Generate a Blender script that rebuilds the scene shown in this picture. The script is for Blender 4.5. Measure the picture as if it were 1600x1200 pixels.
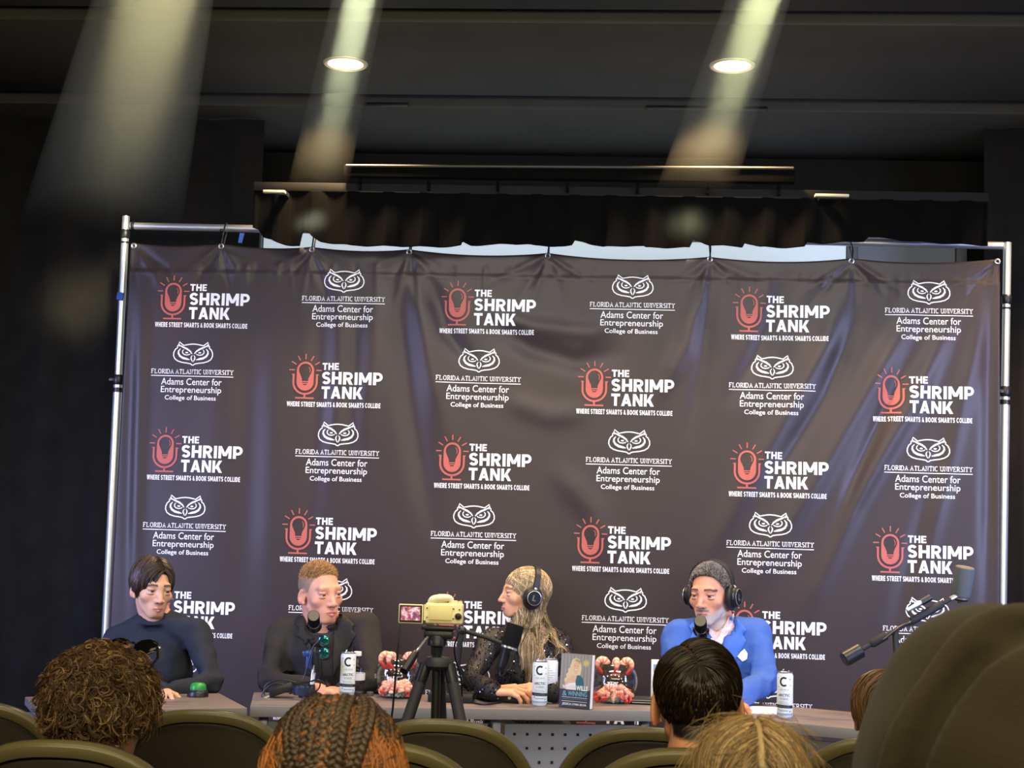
import bpy, bmesh, math, random
import numpy as np
from mathutils import Matrix, Vector, Euler

for _o in list(bpy.data.objects):
    bpy.data.objects.remove(_o)
SC = bpy.context.scene
COL = SC.collection
RNG = np.random.default_rng(7)
random.seed(7)

# ------------------------------------------------------------------ camera
FPX, CZ = 2300.0, 1.38
YAW, PITCH, ROLL = 0.06878, 0.09360, 0.030285
def _basis():
    cy, sy = math.cos(YAW), math.sin(YAW); cp, sp = math.cos(PITCH), math.sin(PITCH)
    f = np.array([-sy * cp, cy * cp, sp]); r = np.array([cy, sy, 0.0]); u = np.cross(r, f)
    cr, sr = math.cos(ROLL), math.sin(ROLL)
    return r * cr + u * sr, -r * sr + u * cr, f
CR, CU, CF = _basis()
CAMPOS = np.array([0.0, 0.0, CZ])
def W(px, py, Y):
    """point of the place seen at photo pixel (px,py) that lies at distance Y into the room"""
    d = CF * FPX + CR * (px - 800) + CU * (600 - py)
    return d * (Y / d[1]) + CAMPOS
def WZ(px, py, z):
    """point of the place seen at photo pixel (px,py) that lies at height z"""
    d = CF * FPX + CR * (px - 800) + CU * (600 - py)
    return d * ((z - CZ) / d[2]) + CAMPOS
cam_d = bpy.data.cameras.new('camera')
cam_d.sensor_width = 36.0
cam_d.lens = 36.0 * FPX / 1600.0
cam_d.clip_start = 0.05
cam_d.dof.use_dof = True
cam_d.dof.focus_distance = 5.6
cam_d.dof.aperture_fstop = 14.0
cam = bpy.data.objects.new('camera', cam_d); COL.objects.link(cam)
cam.matrix_world = Matrix(((CR[0], CU[0], -CF[0], 0), (CR[1], CU[1], -CF[1], 0), (CR[2], CU[2], -CF[2], CZ), (0, 0, 0, 1)))
SC.camera = cam

# ------------------------------------------------------------------ colour management, world, lights
SC.view_settings.view_transform = 'Standard'
SC.view_settings.look = 'None'
SC.view_settings.gamma = 1.0
SC.view_settings.exposure = 0.0
SC.view_settings.use_curve_mapping = False
wd = bpy.data.worlds.new('world'); SC.world = wd; wd.use_nodes = True
wd.node_tree.nodes['Background'].inputs[0].default_value = (1.0, 0.92, 0.7, 1)
wd.node_tree.nodes['Background'].inputs[1].default_value = 0.012
try:
    SC.cycles.use_denoising = True
    SC.cycles.max_bounces = 8; SC.cycles.transparent_max_bounces = 16
    SC.cycles.volume_bounces = 0
    SC.cycles.sample_clamp_indirect = 4.0
except Exception:
    pass

def light(kind, name, loc, target, power, col, **kw):
    ld = bpy.data.lights.new(name, kind); ld.energy = power; ld.color = col
    for k, v in kw.items(): setattr(ld, k, v)
    o = bpy.data.objects.new(name, ld); COL.objects.link(o); o.location = loc
    d = Vector(target) - Vector(loc)
    o.rotation_euler = d.to_track_quat('-Z', 'Y').to_euler()
    return o
CEIL = 3.28
# the row of neutral-white ceiling panels above the front of the audience (above the frame)
light('AREA', 'ceiling_panel_light', (-0.9, 3.6, 3.2), (-0.9, 5.7, 1.0), 19, (1.0, 0.97, 0.93), shape='RECTANGLE', size=1.2, size_y=0.4, spread=math.radians(120))
light('AREA', 'ceiling_panel_light', (0.9, 3.6, 3.2), (0.7, 5.7, 1.0), 19, (1.0, 0.97, 0.93), shape='RECTANGLE', size=1.2, size_y=0.4, spread=math.radians(120))
# bluish fill added from both sides for sheen on the banner folds
light('AREA', 'side_blue_fill', (3.4, 3.4, 1.7), (1.1, 6.25, 1.1), 42, (0.48, 0.56, 1.0), shape='RECTANGLE', size=0.9, size_y=1.8, spread=math.radians(70))
light('AREA', 'side_blue_fill', (-4.0, 3.4, 1.6), (-1.7, 6.25, 0.7), 40, (0.46, 0.52, 1.0), shape='RECTANGLE', size=0.9, size_y=1.8, spread=math.radians(70))
# warm downlights in the ceiling above the stage; the middle two are in the photo
LAMPS = [W(540, 100, 6.0), W(1144, 103, 6.0)]
LAMPS = [WZ(540, 100, CEIL - 0.004), WZ(1144, 103, CEIL - 0.004)]
_dx = LAMPS[1] - LAMPS[0]
for p in (LAMPS[0], LAMPS[1], LAMPS[1] + _dx):
    light('SPOT', 'downlight_lamp', (p[0], p[1], CEIL - 0.05), (p[0], p[1] - 0.05, 0), 225, (1.0, 0.67, 0.37), spot_size=math.radians(100), spot_blend=0.6, shadow_soft_size=0.07)
# house light over the audience, very low
light('AREA', 'house_light', (0.0, 1.9, 3.2), (0.0, 2.6, 1.0), 33.0, (1.0, 0.84, 0.52), shape='RECTANGLE', size=3.6, size_y=0.8)
# warm fill without a fixture, added to brighten the ceiling from below
light('AREA', 'ceiling_fill', (0.2, 0.6, 2.0), (0.2, 4.5, 3.3), 75.0, (1.0, 0.88, 0.55), shape='RECTANGLE', size=4.0, size_y=0.3)
# three unseen spots with haze cones, added to draw the bright streaks:
# (photo points on the beam's axis, depth at start and end, power, lens diameter, spread in degrees)
HAZE_DENS = 1.0
BEAMS = [((592, -150), (490, 322), 4.42, 6.08, 5.0, 0.12, 3.0, (0.93, 1.0, 0.66)), ((1234, -150), (1079, 322), 4.42, 6.08, 5.4, 0.14, 4.5, (0.96, 1.0, 0.58)), ((276, -150), (150, 400), 4.42, 6.6, 3.6, 0.28, 9.0, (1.0, 0.90, 0.50))]
# ------------------------------------------------------------------ materials
MATS = {}
def mat(name, col, rough=0.6, metal=0.0, spec=0.5, noise=0.0, nscale=20.0, bump=0.0, bscale=60.0, emit=None, estr=0.0, coat=0.0, sheen=0.0, attr=None, trans=0.0, aniso=0.0):
    if name in MATS: return MATS[name]
    m = bpy.data.materials.new(name); m.use_nodes = True
    nt = m.node_tree; b = nt.nodes['Principled BSDF']
    b.inputs['Base Color'].default_value = (*col, 1); b.inputs['Roughness'].default_value = rough
    b.inputs['Metallic'].default_value = metal; b.inputs['Specular IOR Level'].default_value = spec
    b.inputs['Coat Weight'].default_value = coat; b.inputs['Sheen Weight'].default_value = sheen
    b.inputs['Transmission Weight'].default_value = trans
    b.inputs['Anisotropic'].default_value = aniso
    src = None
    if attr:
        a = nt.nodes.new('ShaderNodeAttribute'); a.attribute_name = attr; src = a.outputs['Color']
    if noise > 0:
        tc = nt.nodes.new('ShaderNodeTexCoord'); n = nt.nodes.new('ShaderNodeTexNoise'); n.inputs['Scale'].default_value = nscale; n.inputs['Detail'].default_value = 6
        nt.links.new(tc.outputs['Object'], n.inputs['Vector'])
        mx = nt.nodes.new('ShaderNodeMixRGB'); mx.blend_type = 'MULTIPLY'; mx.inputs[0].default_value = 1.0
        rp = nt.nodes.new('ShaderNodeValToRGB'); rp.color_ramp.elements[0].position = 0.3; rp.color_ramp.elements[1].position = 0.7
        lo = 1 - noise; rp.color_ramp.elements[0].color = (lo, lo, lo, 1); rp.color_ramp.elements[1].color = (1, 1, 1, 1)
        nt.links.new(n.outputs['Fac'], rp.inputs[0])
        if src: nt.links.new(src, mx.inputs[1])
        else: mx.inputs[1].default_value = (*col, 1)
        nt.links.new(rp.outputs[0], mx.inputs[2]); src = mx.outputs[0]
    if src: nt.links.new(src, b.inputs['Base Color'])
    if bump > 0:
        tc = nt.nodes.new('ShaderNodeTexCoord'); n = nt.nodes.new('ShaderNodeTexNoise'); n.inputs['Scale'].default_value = bscale; n.inputs['Detail'].default_value = 4
        bp = nt.nodes.new('ShaderNodeBump'); bp.inputs['Strength'].default_value = bump; bp.inputs['Distance'].default_value = 0.004
        nt.links.new(tc.outputs['Object'], n.inputs['Vector']); nt.links.new(n.outputs['Fac'], bp.inputs['Height']); nt.links.new(bp.outputs['Normal'], b.inputs['Normal'])
    if emit:
        b.inputs['Emission Color'].default_value = (*emit, 1); b.inputs['Emission Strength'].default_value = estr
    MATS[name] = m
    return m

def srgb(r, g, b):
    f = lambda c: (c / 255 / 12.92) if c / 255 <= 0.04045 else ((c / 255 + 0.055) / 1.055) ** 2.4
    return (f(r), f(g), f(b))

# ------------------------------------------------------------------ objects
ORG = {}
def thing(name, label, cat, loc, group=None, rotz=0.0):
    o = bpy.data.objects.new(name, None); COL.objects.link(o)
    o.empty_display_size = 0.05
    o.location = [float(c) for c in loc]; o.rotation_euler = (0, 0, rotz)
    o['label'] = label; o['category'] = cat
    if group: o['group'] = group
    ORG[o.name] = np.array(loc, float)
    return o
def tag(o, label, cat, group=None, kind=None):
    if label: o['label'] = label
    if cat: o['category'] = cat
    if group: o['group'] = group
    if kind: o['kind'] = kind
    return o
def struct(o):
    o['kind'] = 'structure'; return o
def root_of(o):
    while o.parent: o = o.parent
    return o
def copy_tree(o, loc, rotz=None, label=None, parent=None):
    c = o.copy(); COL.objects.link(c)
    if parent is None:
        c.location = [float(x) for x in loc]
        if rotz is not None: c.rotation_euler = (0, 0, rotz)
        if label: c['label'] = label
    else: c.parent = parent
    for ch in list(o.children): copy_tree(ch, None, parent=c)
    return c

def mesh_np(name, V, Fq, mats, parent=None, local=False, origin=None, smooth=True, attrs=None, mi=None, sharp=None):
    """V (n,3) array, Fq (m,3|4) array -> object.  World coordinates unless local."""
    V = np.asarray(V, np.float32).copy(); Fq = np.asarray(Fq, np.int32)
    if not local:
        if parent is not None: V -= ORG[root_of(parent).name].astype(np.float32)
        elif origin is not None: V -= np.array(origin, np.float32)
    me = bpy.data.meshes.new(name)
    n = Fq.shape[1]
    me.vertices.add(len(V)); me.vertices.foreach_set('co', V.ravel())
    me.loops.add(Fq.size); me.loops.foreach_set('vertex_index', Fq.ravel())
    me.polygons.add(len(Fq)); me.polygons.foreach_set('loop_start', np.arange(0, Fq.size, n, dtype=np.int32))
    me.polygons.foreach_set('loop_total', np.full(len(Fq), n, np.int32))
    if mi is not None: me.polygons.foreach_set('material_index', np.asarray(mi, np.int32))
    me.update(calc_edges=True); me.validate()
    if smooth: me.shade_smooth()
    if sharp: me.set_sharp_from_angle(angle=math.radians(sharp))
    for k, a in (attrs or {}).items():
        at = me.attributes.new(k, 'FLOAT_COLOR', 'POINT')
        if a.shape[1] == 3: a = np.concatenate([a, np.ones((len(a), 1))], 1)
        at.data.foreach_set('color', a.astype(np.float32).ravel())
    for m in mats: me.materials.append(m)
    o = bpy.data.objects.new(name, me); COL.objects.link(o)
    if parent is not None: o.parent = parent
    elif origin is not None: o.location = [float(c) for c in origin]; ORG[o.name] = np.array(origin, float)
    return o

def rotm(ax, deg):
    return np.array(Matrix.Rotation(math.radians(deg), 3, ax))
def frame(d, up=(0, 0, 1)):
    """3x3 matrix whose columns are x,y,z with z along d"""
    d = np.array(d, float); d /= np.linalg.norm(d); up = np.array(up, float)
    if abs(d @ up) > 0.97 * np.linalg.norm(up): up = np.array([1.0, 0, 0])
    x = np.cross(up, d); x /= np.linalg.norm(x); y = np.cross(d, x)
    return np.stack([x, y, d], 1)

class MB:
    def __init__(s): s.v = []; s.f = []; s.m = []
    def add(s, V, F, m=0, R=None, t=None):
        V = np.asarray(V, float)
        if R is not None: V = V @ np.asarray(R).T
        if t is not None: V = V + np.asarray(t)
        b = len(s.v); s.v.extend(V.tolist())
        for f in F: s.f.append([i + b for i in f]); s.m.append(m)
        return s
    def box(s, c, size, R=None, bev=0.0, m=0, seg=2):
        bm = bmesh.new(); bmesh.ops.create_cube(bm, size=1.0)
        for v in bm.verts: v.co = Vector((v.co.x * size[0], v.co.y * size[1], v.co.z * size[2]))
        if bev > 0: bmesh.ops.bevel(bm, geom=list(bm.edges), offset=min(bev, 0.49 * min(size)), segments=seg, profile=0.5, affect='EDGES')
        bm.verts.index_update()
        V = [v.co[:] for v in bm.verts]; F = [[v.index for v in f.verts] for f in bm.faces]; bm.free()
        return s.add(V, F, m, R, c)
    def cyl(s, a, b, ra, rb=None, n=20, m=0, caps=True):
        return s.tube([a, b], [ra, ra if rb is None else rb], n, m, caps)
    def tube(s, path, r, n=10, m=0, caps=True, closed=False):
        P = np.asarray(path, float); k = len(P); r = np.broadcast_to(np.asarray(r, float), (k,))
        if closed: T = np.roll(P, -1, 0) - np.roll(P, 1, 0)
        else:
            T = np.zeros_like(P); T[1:-1] = P[2:] - P[:-2]; T[0] = P[1] - P[0]; T[-1] = P[-1] - P[-2]
        T /= np.linalg.norm(T, axis=1)[:, None] + 1e-12
        X = frame(T[0])[:, 0]; rings = []
        for i in range(k):
            X = X - T[i] * (X @ T[i]); X /= np.linalg.norm(X) + 1e-12; Y = np.cross(T[i], X)
            a = np.arange(n) * 2 * math.pi / n
            rings.append(P[i] + r[i] * (np.cos(a)[:, None] * X + np.sin(a)[:, None] * Y))
        V = np.concatenate(rings); F = []
        for i in range(k if closed else k - 1):
            for j in range(n):
                j2 = (j + 1) % n; i2 = (i + 1) % k
                F.append([i * n + j, i * n + j2, i2 * n + j2, i2 * n + j])
        if caps and not closed:
            F.append(list(range(n))[::-1]); F.append([(k - 1) * n + j for j in range(n)])
        return s.add(V, F, m)
    def lathe(s, prof, c=(0, 0, 0), R=None, n=32, m=0, caps=True):
        prof = list(prof); V = []; F = []; k = len(prof)
        for (r, z) in prof:
            for j in range(n):
                a = 2 * math.pi * j / n; V.append((r * math.cos(a), r * math.sin(a), z))
        for i in range(k - 1):
            for j in range(n):
                j2 = (j + 1) % n; F.append([i * n + j, i * n + j2, (i + 1) * n + j2, (i + 1) * n + j])
        if caps and prof[0][0] > 1e-6: F.append(list(range(n))[::-1])
        if caps and prof[-1][0] > 1e-6: F.append([(k - 1) * n + j for j in range(n)])
        return s.add(V, F, m, R, c)
    def ell(s, c, r, R=None, n=20, k=12, m=0):
        pr = []
        V = []; F = []
        for i in range(k + 1):
            t = math.pi * i / k
            for j in range(n):
                a = 2 * math.pi * j / n; V.append((r[0] * math.sin(t) * math.cos(a), r[1] * math.sin(t) * math.sin(a), -r[2] * math.cos(t)))
        for i in range(k):
            for j in range(n):
                j2 = (j + 1) % n; F.append([i * n + j, i * n + j2, (i + 1) * n + j2, (i + 1) * n + j])
        return s.add(V, F, m, R, c)
    def prism(s, poly, d0, d1, R=None, t=None, m=0):
        """poly in local xy, extruded z d0..d1"""
        n = len(poly); V = [(x, y, d0) for x, y in poly] + [(x, y, d1) for x, y in poly]
        F = [list(range(n))[::-1], [n + i for i in range(n)]]
        for i in range(n): F.append([i, (i + 1) % n, n + (i + 1) % n, n + i])
        return s.add(V, F, m, R, t)
    def build(s, name, mats, parent=None, local=False, origin=None, sharp=35, weld=1e-5):
        if not isinstance(mats, (list, tuple)): mats = [mats]
        V = np.array(s.v, float)
        if not local:
            if parent is not None: V = V - ORG[root_of(parent).name]
            elif origin is not None: V = V - np.array(origin)
        me = bpy.data.meshes.new(name); me.from_pydata(V.tolist(), [], s.f)
        me.polygons.foreach_set('material_index', np.array(s.m, np.int32))
        bm = bmesh.new(); bm.from_mesh(me)
        bmesh.ops.remove_doubles(bm, verts=bm.verts, dist=weld); bmesh.ops.recalc_face_normals(bm, faces=bm.faces)
        bm.to_mesh(me); bm.free()
        me.shade_smooth(); me.set_sharp_from_angle(angle=math.radians(sharp))
        for m in mats: me.materials.append(m)
        o = bpy.data.objects.new(name, me); COL.objects.link(o)
        if parent is not None: o.parent = parent
        elif origin is not None: o.location = [float(c) for c in origin]; ORG[o.name] = np.array(origin, float)
        return o

def bez(pts, n=24):
    """smooth Catmull-Rom through points"""
    P = [np.array(p, float) for p in pts]; P = [2 * P[0] - P[1]] + P + [2 * P[-1] - P[-2]]
    out = []; k = len(P) - 3
    for i in range(k):
        for t in np.linspace(0, 1, max(2, n // k), endpoint=(i == k - 1)):
            a, b, c, d = P[i:i + 4]
            out.append(0.5 * ((2 * b) + (-a + c) * t + (2 * a - 5 * b + 4 * c - d) * t * t + (-a + 3 * b - 3 * c + d) * t ** 3))
    return np.array(out)

# ------------------------------------------------------------------ flat lettering
_TXT = {}
def text2d(s, bold=0.0, spacing=1.0):
    """flat letters as (verts2d, faces), cap height about 0.7 of size 1, left aligned"""
    key = (s, bold, spacing)
    if key in _TXT: return _TXT[key]
    cu = bpy.data.curves.new('t', 'FONT'); cu.body = s; cu.size = 1.0; cu.offset = bold; cu.fill_mode = 'FRONT'; cu.resolution_u = 3; cu.space_character = spacing
    o = bpy.data.objects.new('t', cu); COL.objects.link(o)
    dg = bpy.context.evaluated_depsgraph_get(); dg.update()
    me = bpy.data.meshes.new_from_object(o.evaluated_get(dg))
    V = np.array([v.co[:2] for v in me.vertices]); F = [list(p.vertices) for p in me.polygons]
    bpy.data.objects.remove(o); bpy.data.curves.remove(cu); bpy.data.meshes.remove(me)
    _TXT[key] = (V, F); return _TXT[key]
def fit_text(s, x0, x1, y0, y1, bold=0.0, spacing=1.0):
    """letters scaled so that their box is exactly x0..x1, y0..y1"""
    V, F = text2d(s, bold, spacing); lo = V.min(0); hi = V.max(0)
    return (V - lo) / (hi - lo) * np.array([x1 - x0, y1 - y0]) + np.array([x0, y0]), F
def stroke2d(pts, w, closed=False, taper=None):
    """ribbon of width w along a 2d polyline"""
    P = np.array(pts, float); n = len(P)
    if closed: T = np.roll(P, -1, 0) - np.roll(P, 1, 0)
    else:
        T = np.zeros_like(P); T[1:-1] = P[2:] - P[:-2]; T[0] = P[1] - P[0]; T[-1] = P[-1] - P[-2]
    T /= np.linalg.norm(T, axis=1)[:, None] + 1e-12
    N = np.stack([-T[:, 1], T[:, 0]], 1); ww = np.broadcast_to(np.asarray(w if taper is None else w * np.array(taper)), (n,))[:, None] / 2
    V = np.concatenate([P + N * ww, P - N * ww])
    F = [[i, (i + 1) % n, n + (i + 1) % n, n + i][::-1] for i in range(n if closed else n - 1)]
    return V, F
def arc2d(c, rx, ry, a0, a1, n=20):
    a = np.radians(np.linspace(a0, a1, n)); return np.stack([c[0] + rx * np.cos(a), c[1] + ry * np.sin(a)], 1)
class Flat:
    """2d print: collects (verts2d, faces, material) pieces"""
    def __init__(s): s.v = []; s.f = []; s.m = []
    def add(s, VF, m=0):
        V, F = VF; b = len(s.v); s.v.extend(np.asarray(V).tolist())
        for f in F: s.f.append([i + b for i in f]); s.m.append(m)
        return s
    def poly(s, P, m=0): return s.add((P, [list(range(len(P)))]), m)
    def cut(s, step):
        """split faces on a grid so that the print can follow a curved surface"""
        bm = bmesh.new(); vs = [bm.verts.new((x, y, 0)) for x, y in s.v]
        for f, m in zip(s.f, s.m):
            try: fc = bm.faces.new([vs[i] for i in f]); fc.material_index = m
            except ValueError: pass
        A = np.array(s.v); lo = A.min(0); hi = A.max(0)
        for ax in (0, 1):
            for c in np.arange(lo[ax] + step / 2, hi[ax], step):
                n = (1, 0, 0) if ax == 0 else (0, 1, 0); p = (c, 0, 0) if ax == 0 else (0, c, 0)
                bmesh.ops.bisect_plane(bm, geom=list(bm.verts) + list(bm.edges) + list(bm.faces), plane_co=p, plane_no=n, dist=1e-6)
        bmesh.ops.triangulate(bm, faces=[f for f in bm.faces if len(f.verts) > 4])
        bm.verts.index_update()
        s.v = [(v.co.x, v.co.y) for v in bm.verts]; s.f = [[v.index for v in f.verts] for f in bm.faces]; s.m = [f.material_index for f in bm.faces]
        bm.free(); return s
    def mapped(s, fn, name, mats, parent, local=False):
        me = bpy.data.meshes.new(name)
        V = fn(np.array(s.v))
        if not local: V = V - ORG[root_of(parent).name]
        me.from_pydata(V.tolist(), [], s.f); me.polygons.foreach_set('material_index', np.array(s.m, np.int32))
        for m in mats: me.materials.append(m)
        me.shade_smooth(); me.update()
        o = bpy.data.objects.new(name, me); COL.objects.link(o); o.parent = parent
        return o

# ------------------------------------------------------------------ soft bodies grown from a distance field
def axis(lo, hi, coarse, fine=()):
    """grid coordinates, coarse except inside the (a,b,step) intervals"""
    out = [lo]; x = lo
    while x < hi:
        st = coarse
        for a, b, f in fine:
            if a <= x < b: st = min(st, f)
            elif x < a < x + st: st = min(st, max(a - x, f))
        x += st; out.append(x)
    return np.array(out, np.float32)
class Field:
    def __init__(s, xs, ys, zs):
        s.ax = (xs, ys, zs); s.F = np.full((len(xs), len(ys), len(zs)), 1.0, np.float32)
    def _sub(s, lo, hi):
        sl = []
        for a, l, h in zip(s.ax, lo, hi):
            i0 = max(0, np.searchsorted(a, l) - 1); i1 = min(len(a), np.searchsorted(a, h) + 1); sl.append(slice(i0, max(i1, i0)))
        g = [s.ax[0][sl[0]][:, None, None], s.ax[1][sl[1]][None, :, None], s.ax[2][sl[2]][None, None, :]]
        return tuple(sl), g
    def op(s, lo, hi, fn, k=0.0, sub=False):
        pad = k + 0.012
        sl, g = s._sub(np.array(lo) - pad, np.array(hi) + pad)
        A = s.F[sl]
        if A.size == 0: return s
        d = fn(*g).astype(np.float32)
        if sub: d = -d
        if k > 0:
            h = np.clip(0.5 + 0.5 * (A - d) / k, 0, 1)
            if sub: o = A * h + d * (1 - h) + k * h * (1 - h)
            else: o = A * (1 - h) + d * h - k * h * (1 - h)
        else: o = np.maximum(A, d) if sub else np.minimum(A, d)
        s.F[sl] = o
        return s
    def ell(s, c, r, R=None, k=0.0, sub=False):
        c = np.array(c, float); r = np.array(r, float); R = np.eye(3) if R is None else np.array(R)
        ext = np.sqrt(((R * r[None, :]) ** 2).sum(1))
        def fn(x, y, z):
            X, Y, Z = x - c[0], y - c[1], z - c[2]
            q = [R[0, i] * X + R[1, i] * Y + R[2, i] * Z for i in range(3)]
            k0 = np.sqrt(sum((q[i] / r[i]) ** 2 for i in range(3))); k1 = np.sqrt(sum((q[i] / r[i] ** 2) ** 2 for i in range(3))) + 1e-9
            return k0 * (k0 - 1) / k1
        return s.op(c - ext, c + ext, fn, k, sub)
    def cap(s, a, b, ra, rb=None, k=0.0, sub=False):
        a = np.array(a, float); b = np.array(b, float); rb = ra if rb is None else rb; m = max(ra, rb)
        ba = b - a; bb = ba @ ba + 1e-12
        def fn(x, y, z):
            X, Y, Z = x - a[0], y - a[1], z - a[2]
            h = np.clip((X * ba[0] + Y * ba[1] + Z * ba[2]) / bb, 0, 1)
            return np.sqrt((X - h * ba[0]) ** 2 + (Y - h * ba[1]) ** 2 + (Z - h * ba[2]) ** 2) - (ra + (rb - ra) * h)
        return s.op(np.minimum(a, b) - m, np.maximum(a, b) + m, fn, k, sub)
    def chain(s, pts, rs, k=0.0, kj=0.004, sub=False):
        for i in range(len(pts) - 1): s.cap(pts[i], pts[i + 1], rs[i], rs[i + 1], k if i == 0 else kj, sub)
        return s
    def surface(s):
        F = s.F; xs, ys, zs = s.ax; ins = F < 0
        c = np.zeros(tuple(n - 1 for n in F.shape), np.int8)
        off = [(i, j, k) for i in (0, 1) for j in (0, 1) for k in (0, 1)]
        def sh(A, o): return A[o[0]:A.shape[0] - 1 + o[0], o[1]:A.shape[1] - 1 + o[1], o[2]:A.shape[2] - 1 + o[2]]
        for o in off: c += sh(ins, o)
        act = (c > 0) & (c < 8); idx = np.full(act.shape, -1, np.int32); I, J, K = np.nonzero(act); idx[I, J, K] = np.arange(len(I))
        vals = {o: F[I + o[0], J + o[1], K + o[2]] for o in off}
        pos = {o: np.stack([xs[I + o[0]], ys[J + o[1]], zs[K + o[2]]], 1) for o in off}
        acc = np.zeros((len(I), 3)); cnt = np.zeros(len(I))
        for a in off:
            for d in range(3):
                if a[d] == 0:
                    b = list(a); b[d] = 1; b = tuple(b); va, vb = vals[a], vals[b]; cr = (va < 0) != (vb < 0)
                    t = np.where(cr, va / np.where(cr, va - vb, 1), 0)
                    acc += np.where(cr[:, None], pos[a] + t[:, None] * (pos[b] - pos[a]), 0); cnt += cr
        V = acc / cnt[:, None]; quads = []
        for d in range(3):
            e = [slice(1, -1)] * 3; e[d] = slice(0, -1); e2 = list(e); e2[d] = slice(1, None)
            A = ins[tuple(e)]; B = ins[tuple(e2)]; ii = np.stack(np.nonzero(A != B), 1)
            flip = A[tuple(ii.T)]
            ii = ii + np.array([0 if q == d else 1 for q in range(3)])
            u, v = [(1, 2), (2, 0), (0, 1)][d]
            def cell(du, dv):
                q = ii.copy(); q[:, u] -= du; q[:, v] -= dv; return idx[tuple(q.T)]
            Q = np.stack([cell(1, 1), cell(0, 1), cell(0, 0), cell(1, 0)], 1); Q[~flip] = Q[~flip][:, ::-1]
            quads.append(Q)
        Q = np.concatenate(quads); Q = Q[(Q >= 0).all(1)]
        return V, Q

# ------------------------------------------------------------------ strands
def strands(name, P, r, mats, parent, sides=3, center=None, tint=None, prof=None, local=False):
    """P (S,N,3) paths -> one mesh of thin tapering tubes with a colour per strand"""
    P = np.asarray(P, float); S, N, _ = P.shape
    T = np.zeros_like(P); T[:, 1:-1] = P[:, 2:] - P[:, :-2]; T[:, 0] = P[:, 1] - P[:, 0]; T[:, -1] = P[:, -1] - P[:, -2]
    T /= np.linalg.norm(T, axis=2, keepdims=True) + 1e-12
    ref = P - (np.array(center) if center is not None else P.mean((0, 1)))
    A = np.cross(T, ref); A /= np.linalg.norm(A, axis=2, keepdims=True) + 1e-12; B = np.cross(T, A)
    pr = np.ones(N) if prof is None else np.asarray(prof, float); rr = np.broadcast_to(np.asarray(r, float), (S,))[:, None] * pr[None, :]
    V = np.zeros((S, N, sides, 3))
    for j in range(sides):
        a = 2 * math.pi * j / sides + 0.5
        V[:, :, j] = P + rr[..., None] * (math.cos(a) * A + math.sin(a) * B)
    b = (np.arange(S) * N * sides)[:, None, None]; i = np.arange(N - 1)[None, :, None]; j = np.arange(sides)[None, None, :]; j2 = (j + 1) % sides
    Q = np.stack([b + i * sides + j, b + i * sides + j2, b + (i + 1) * sides + j2, b + (i + 1) * sides + j], -1).reshape(-1, 4)
    at = None
    if tint is not None: at = {'Col': np.repeat(np.asarray(tint, float), N * sides, 0)}
    return mesh_np(name, V.reshape(-1, 3), Q, mats, parent, local=local, attrs=at)
# ------------------------------------------------------------------ the room
M_BLACK = mat('black_paint', srgb(26, 26, 24), 0.85, spec=0.2, noise=0.25, nscale=6)
M_CEILP = mat('grey_black_ceiling_board', srgb(84, 82, 76), 0.8, spec=0.2, noise=0.15, nscale=3)
M_DRAPE = mat('black_drape', srgb(37, 36, 34), 0.95, spec=0.1, noise=0.3, nscale=8, sheen=0.05)
M_VAL = mat('black_valance_cloth', srgb(9, 9, 8), 0.95, spec=0.05, noise=0.3, nscale=10)
M_FLOOR = mat('dark_carpet', srgb(48, 44, 40), 1.0, spec=0.1, noise=0.4, nscale=150, bump=0.5, bscale=400)
M_METAL = mat('brushed_aluminium', srgb(205, 206, 205), 0.32, metal=0.9)
M_DMETAL = mat('dark_steel', srgb(60, 60, 60), 0.45, metal=0.8)
M_BPL = mat('black_plastic', srgb(22, 22, 22), 0.4)
M_BMAT = mat('matt_black_plastic', srgb(24, 24, 23), 0.7)
M_WHITE = mat('white_enamel', srgb(240, 240, 236), 0.5)
X0, X1, YB, YF = -4.2, 3.6, 7.5, -1.6
def slab(name, lo, hi, m):
    lo = np.array(lo); hi = np.array(hi); return struct(MB().box((lo + hi) / 2, hi - lo).build(name, m, origin=(lo + hi) / 2))
slab('floor', (X0, YF, -0.1), (X1, YB, 0), M_FLOOR)
for k_, (ya_, yb_, h_) in enumerate(((2.25, 3.22, 0.055), (1.35, 2.25, 0.14), (YF, 1.35, 0.21))):
    slab('trim_%d' % (4 + k_), (X0, ya_, 0.0), (X1, yb_, h_), M_FLOOR)
slab('wall_back', (X0, YB, -0.1), (X1, YB + 0.12, CEIL + 0.2), M_BLACK)
slab('wall_left', (X0 - 0.12, YF, -0.1), (X0, YB, CEIL + 0.2), M_BLACK)
slab('wall_right', (X1, YF, -0.1), (X1 + 0.12, YB, CEIL + 0.2), M_BLACK)
slab('wall_front', (X0, YF - 0.12, -0.1), (X1, YF, CEIL + 0.2), M_BLACK)
slab('ceiling', (X0, YF, CEIL + 0.08), (X1, YB, CEIL + 0.2), M_BLACK)
# lowered ceiling boards with dark slots between them
cp = MB()
c1 = WZ(800, 36, CEIL)[1]; c2 = WZ(800, 150, CEIL)[1]; c3 = WZ(800, 170, CEIL)[1]
cp.box(((X0 + X1) / 2, (c1 + c2) / 2, CEIL + 0.04), (X1 - X0, c2 - c1, 0.08), bev=0.006)
cp.box(((X0 + X1) / 2, (c3 + YB) / 2, CEIL + 0.04), (X1 - X0, YB - c3, 0.08), bev=0.006)
struct(cp.build('ceiling_board', M_CEILP, origin=(0, (c1 + YB) / 2, CEIL)))
cp = MB()
cp.box(((X0 + X1) / 2, (c1 - 0.8) , CEIL + 0.04), (X1 - X0, 1.3, 0.08), bev=0.006)
struct(cp.build('ceiling_board', M_CEILP, origin=(0, c1 - 0.8, CEIL)))
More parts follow.
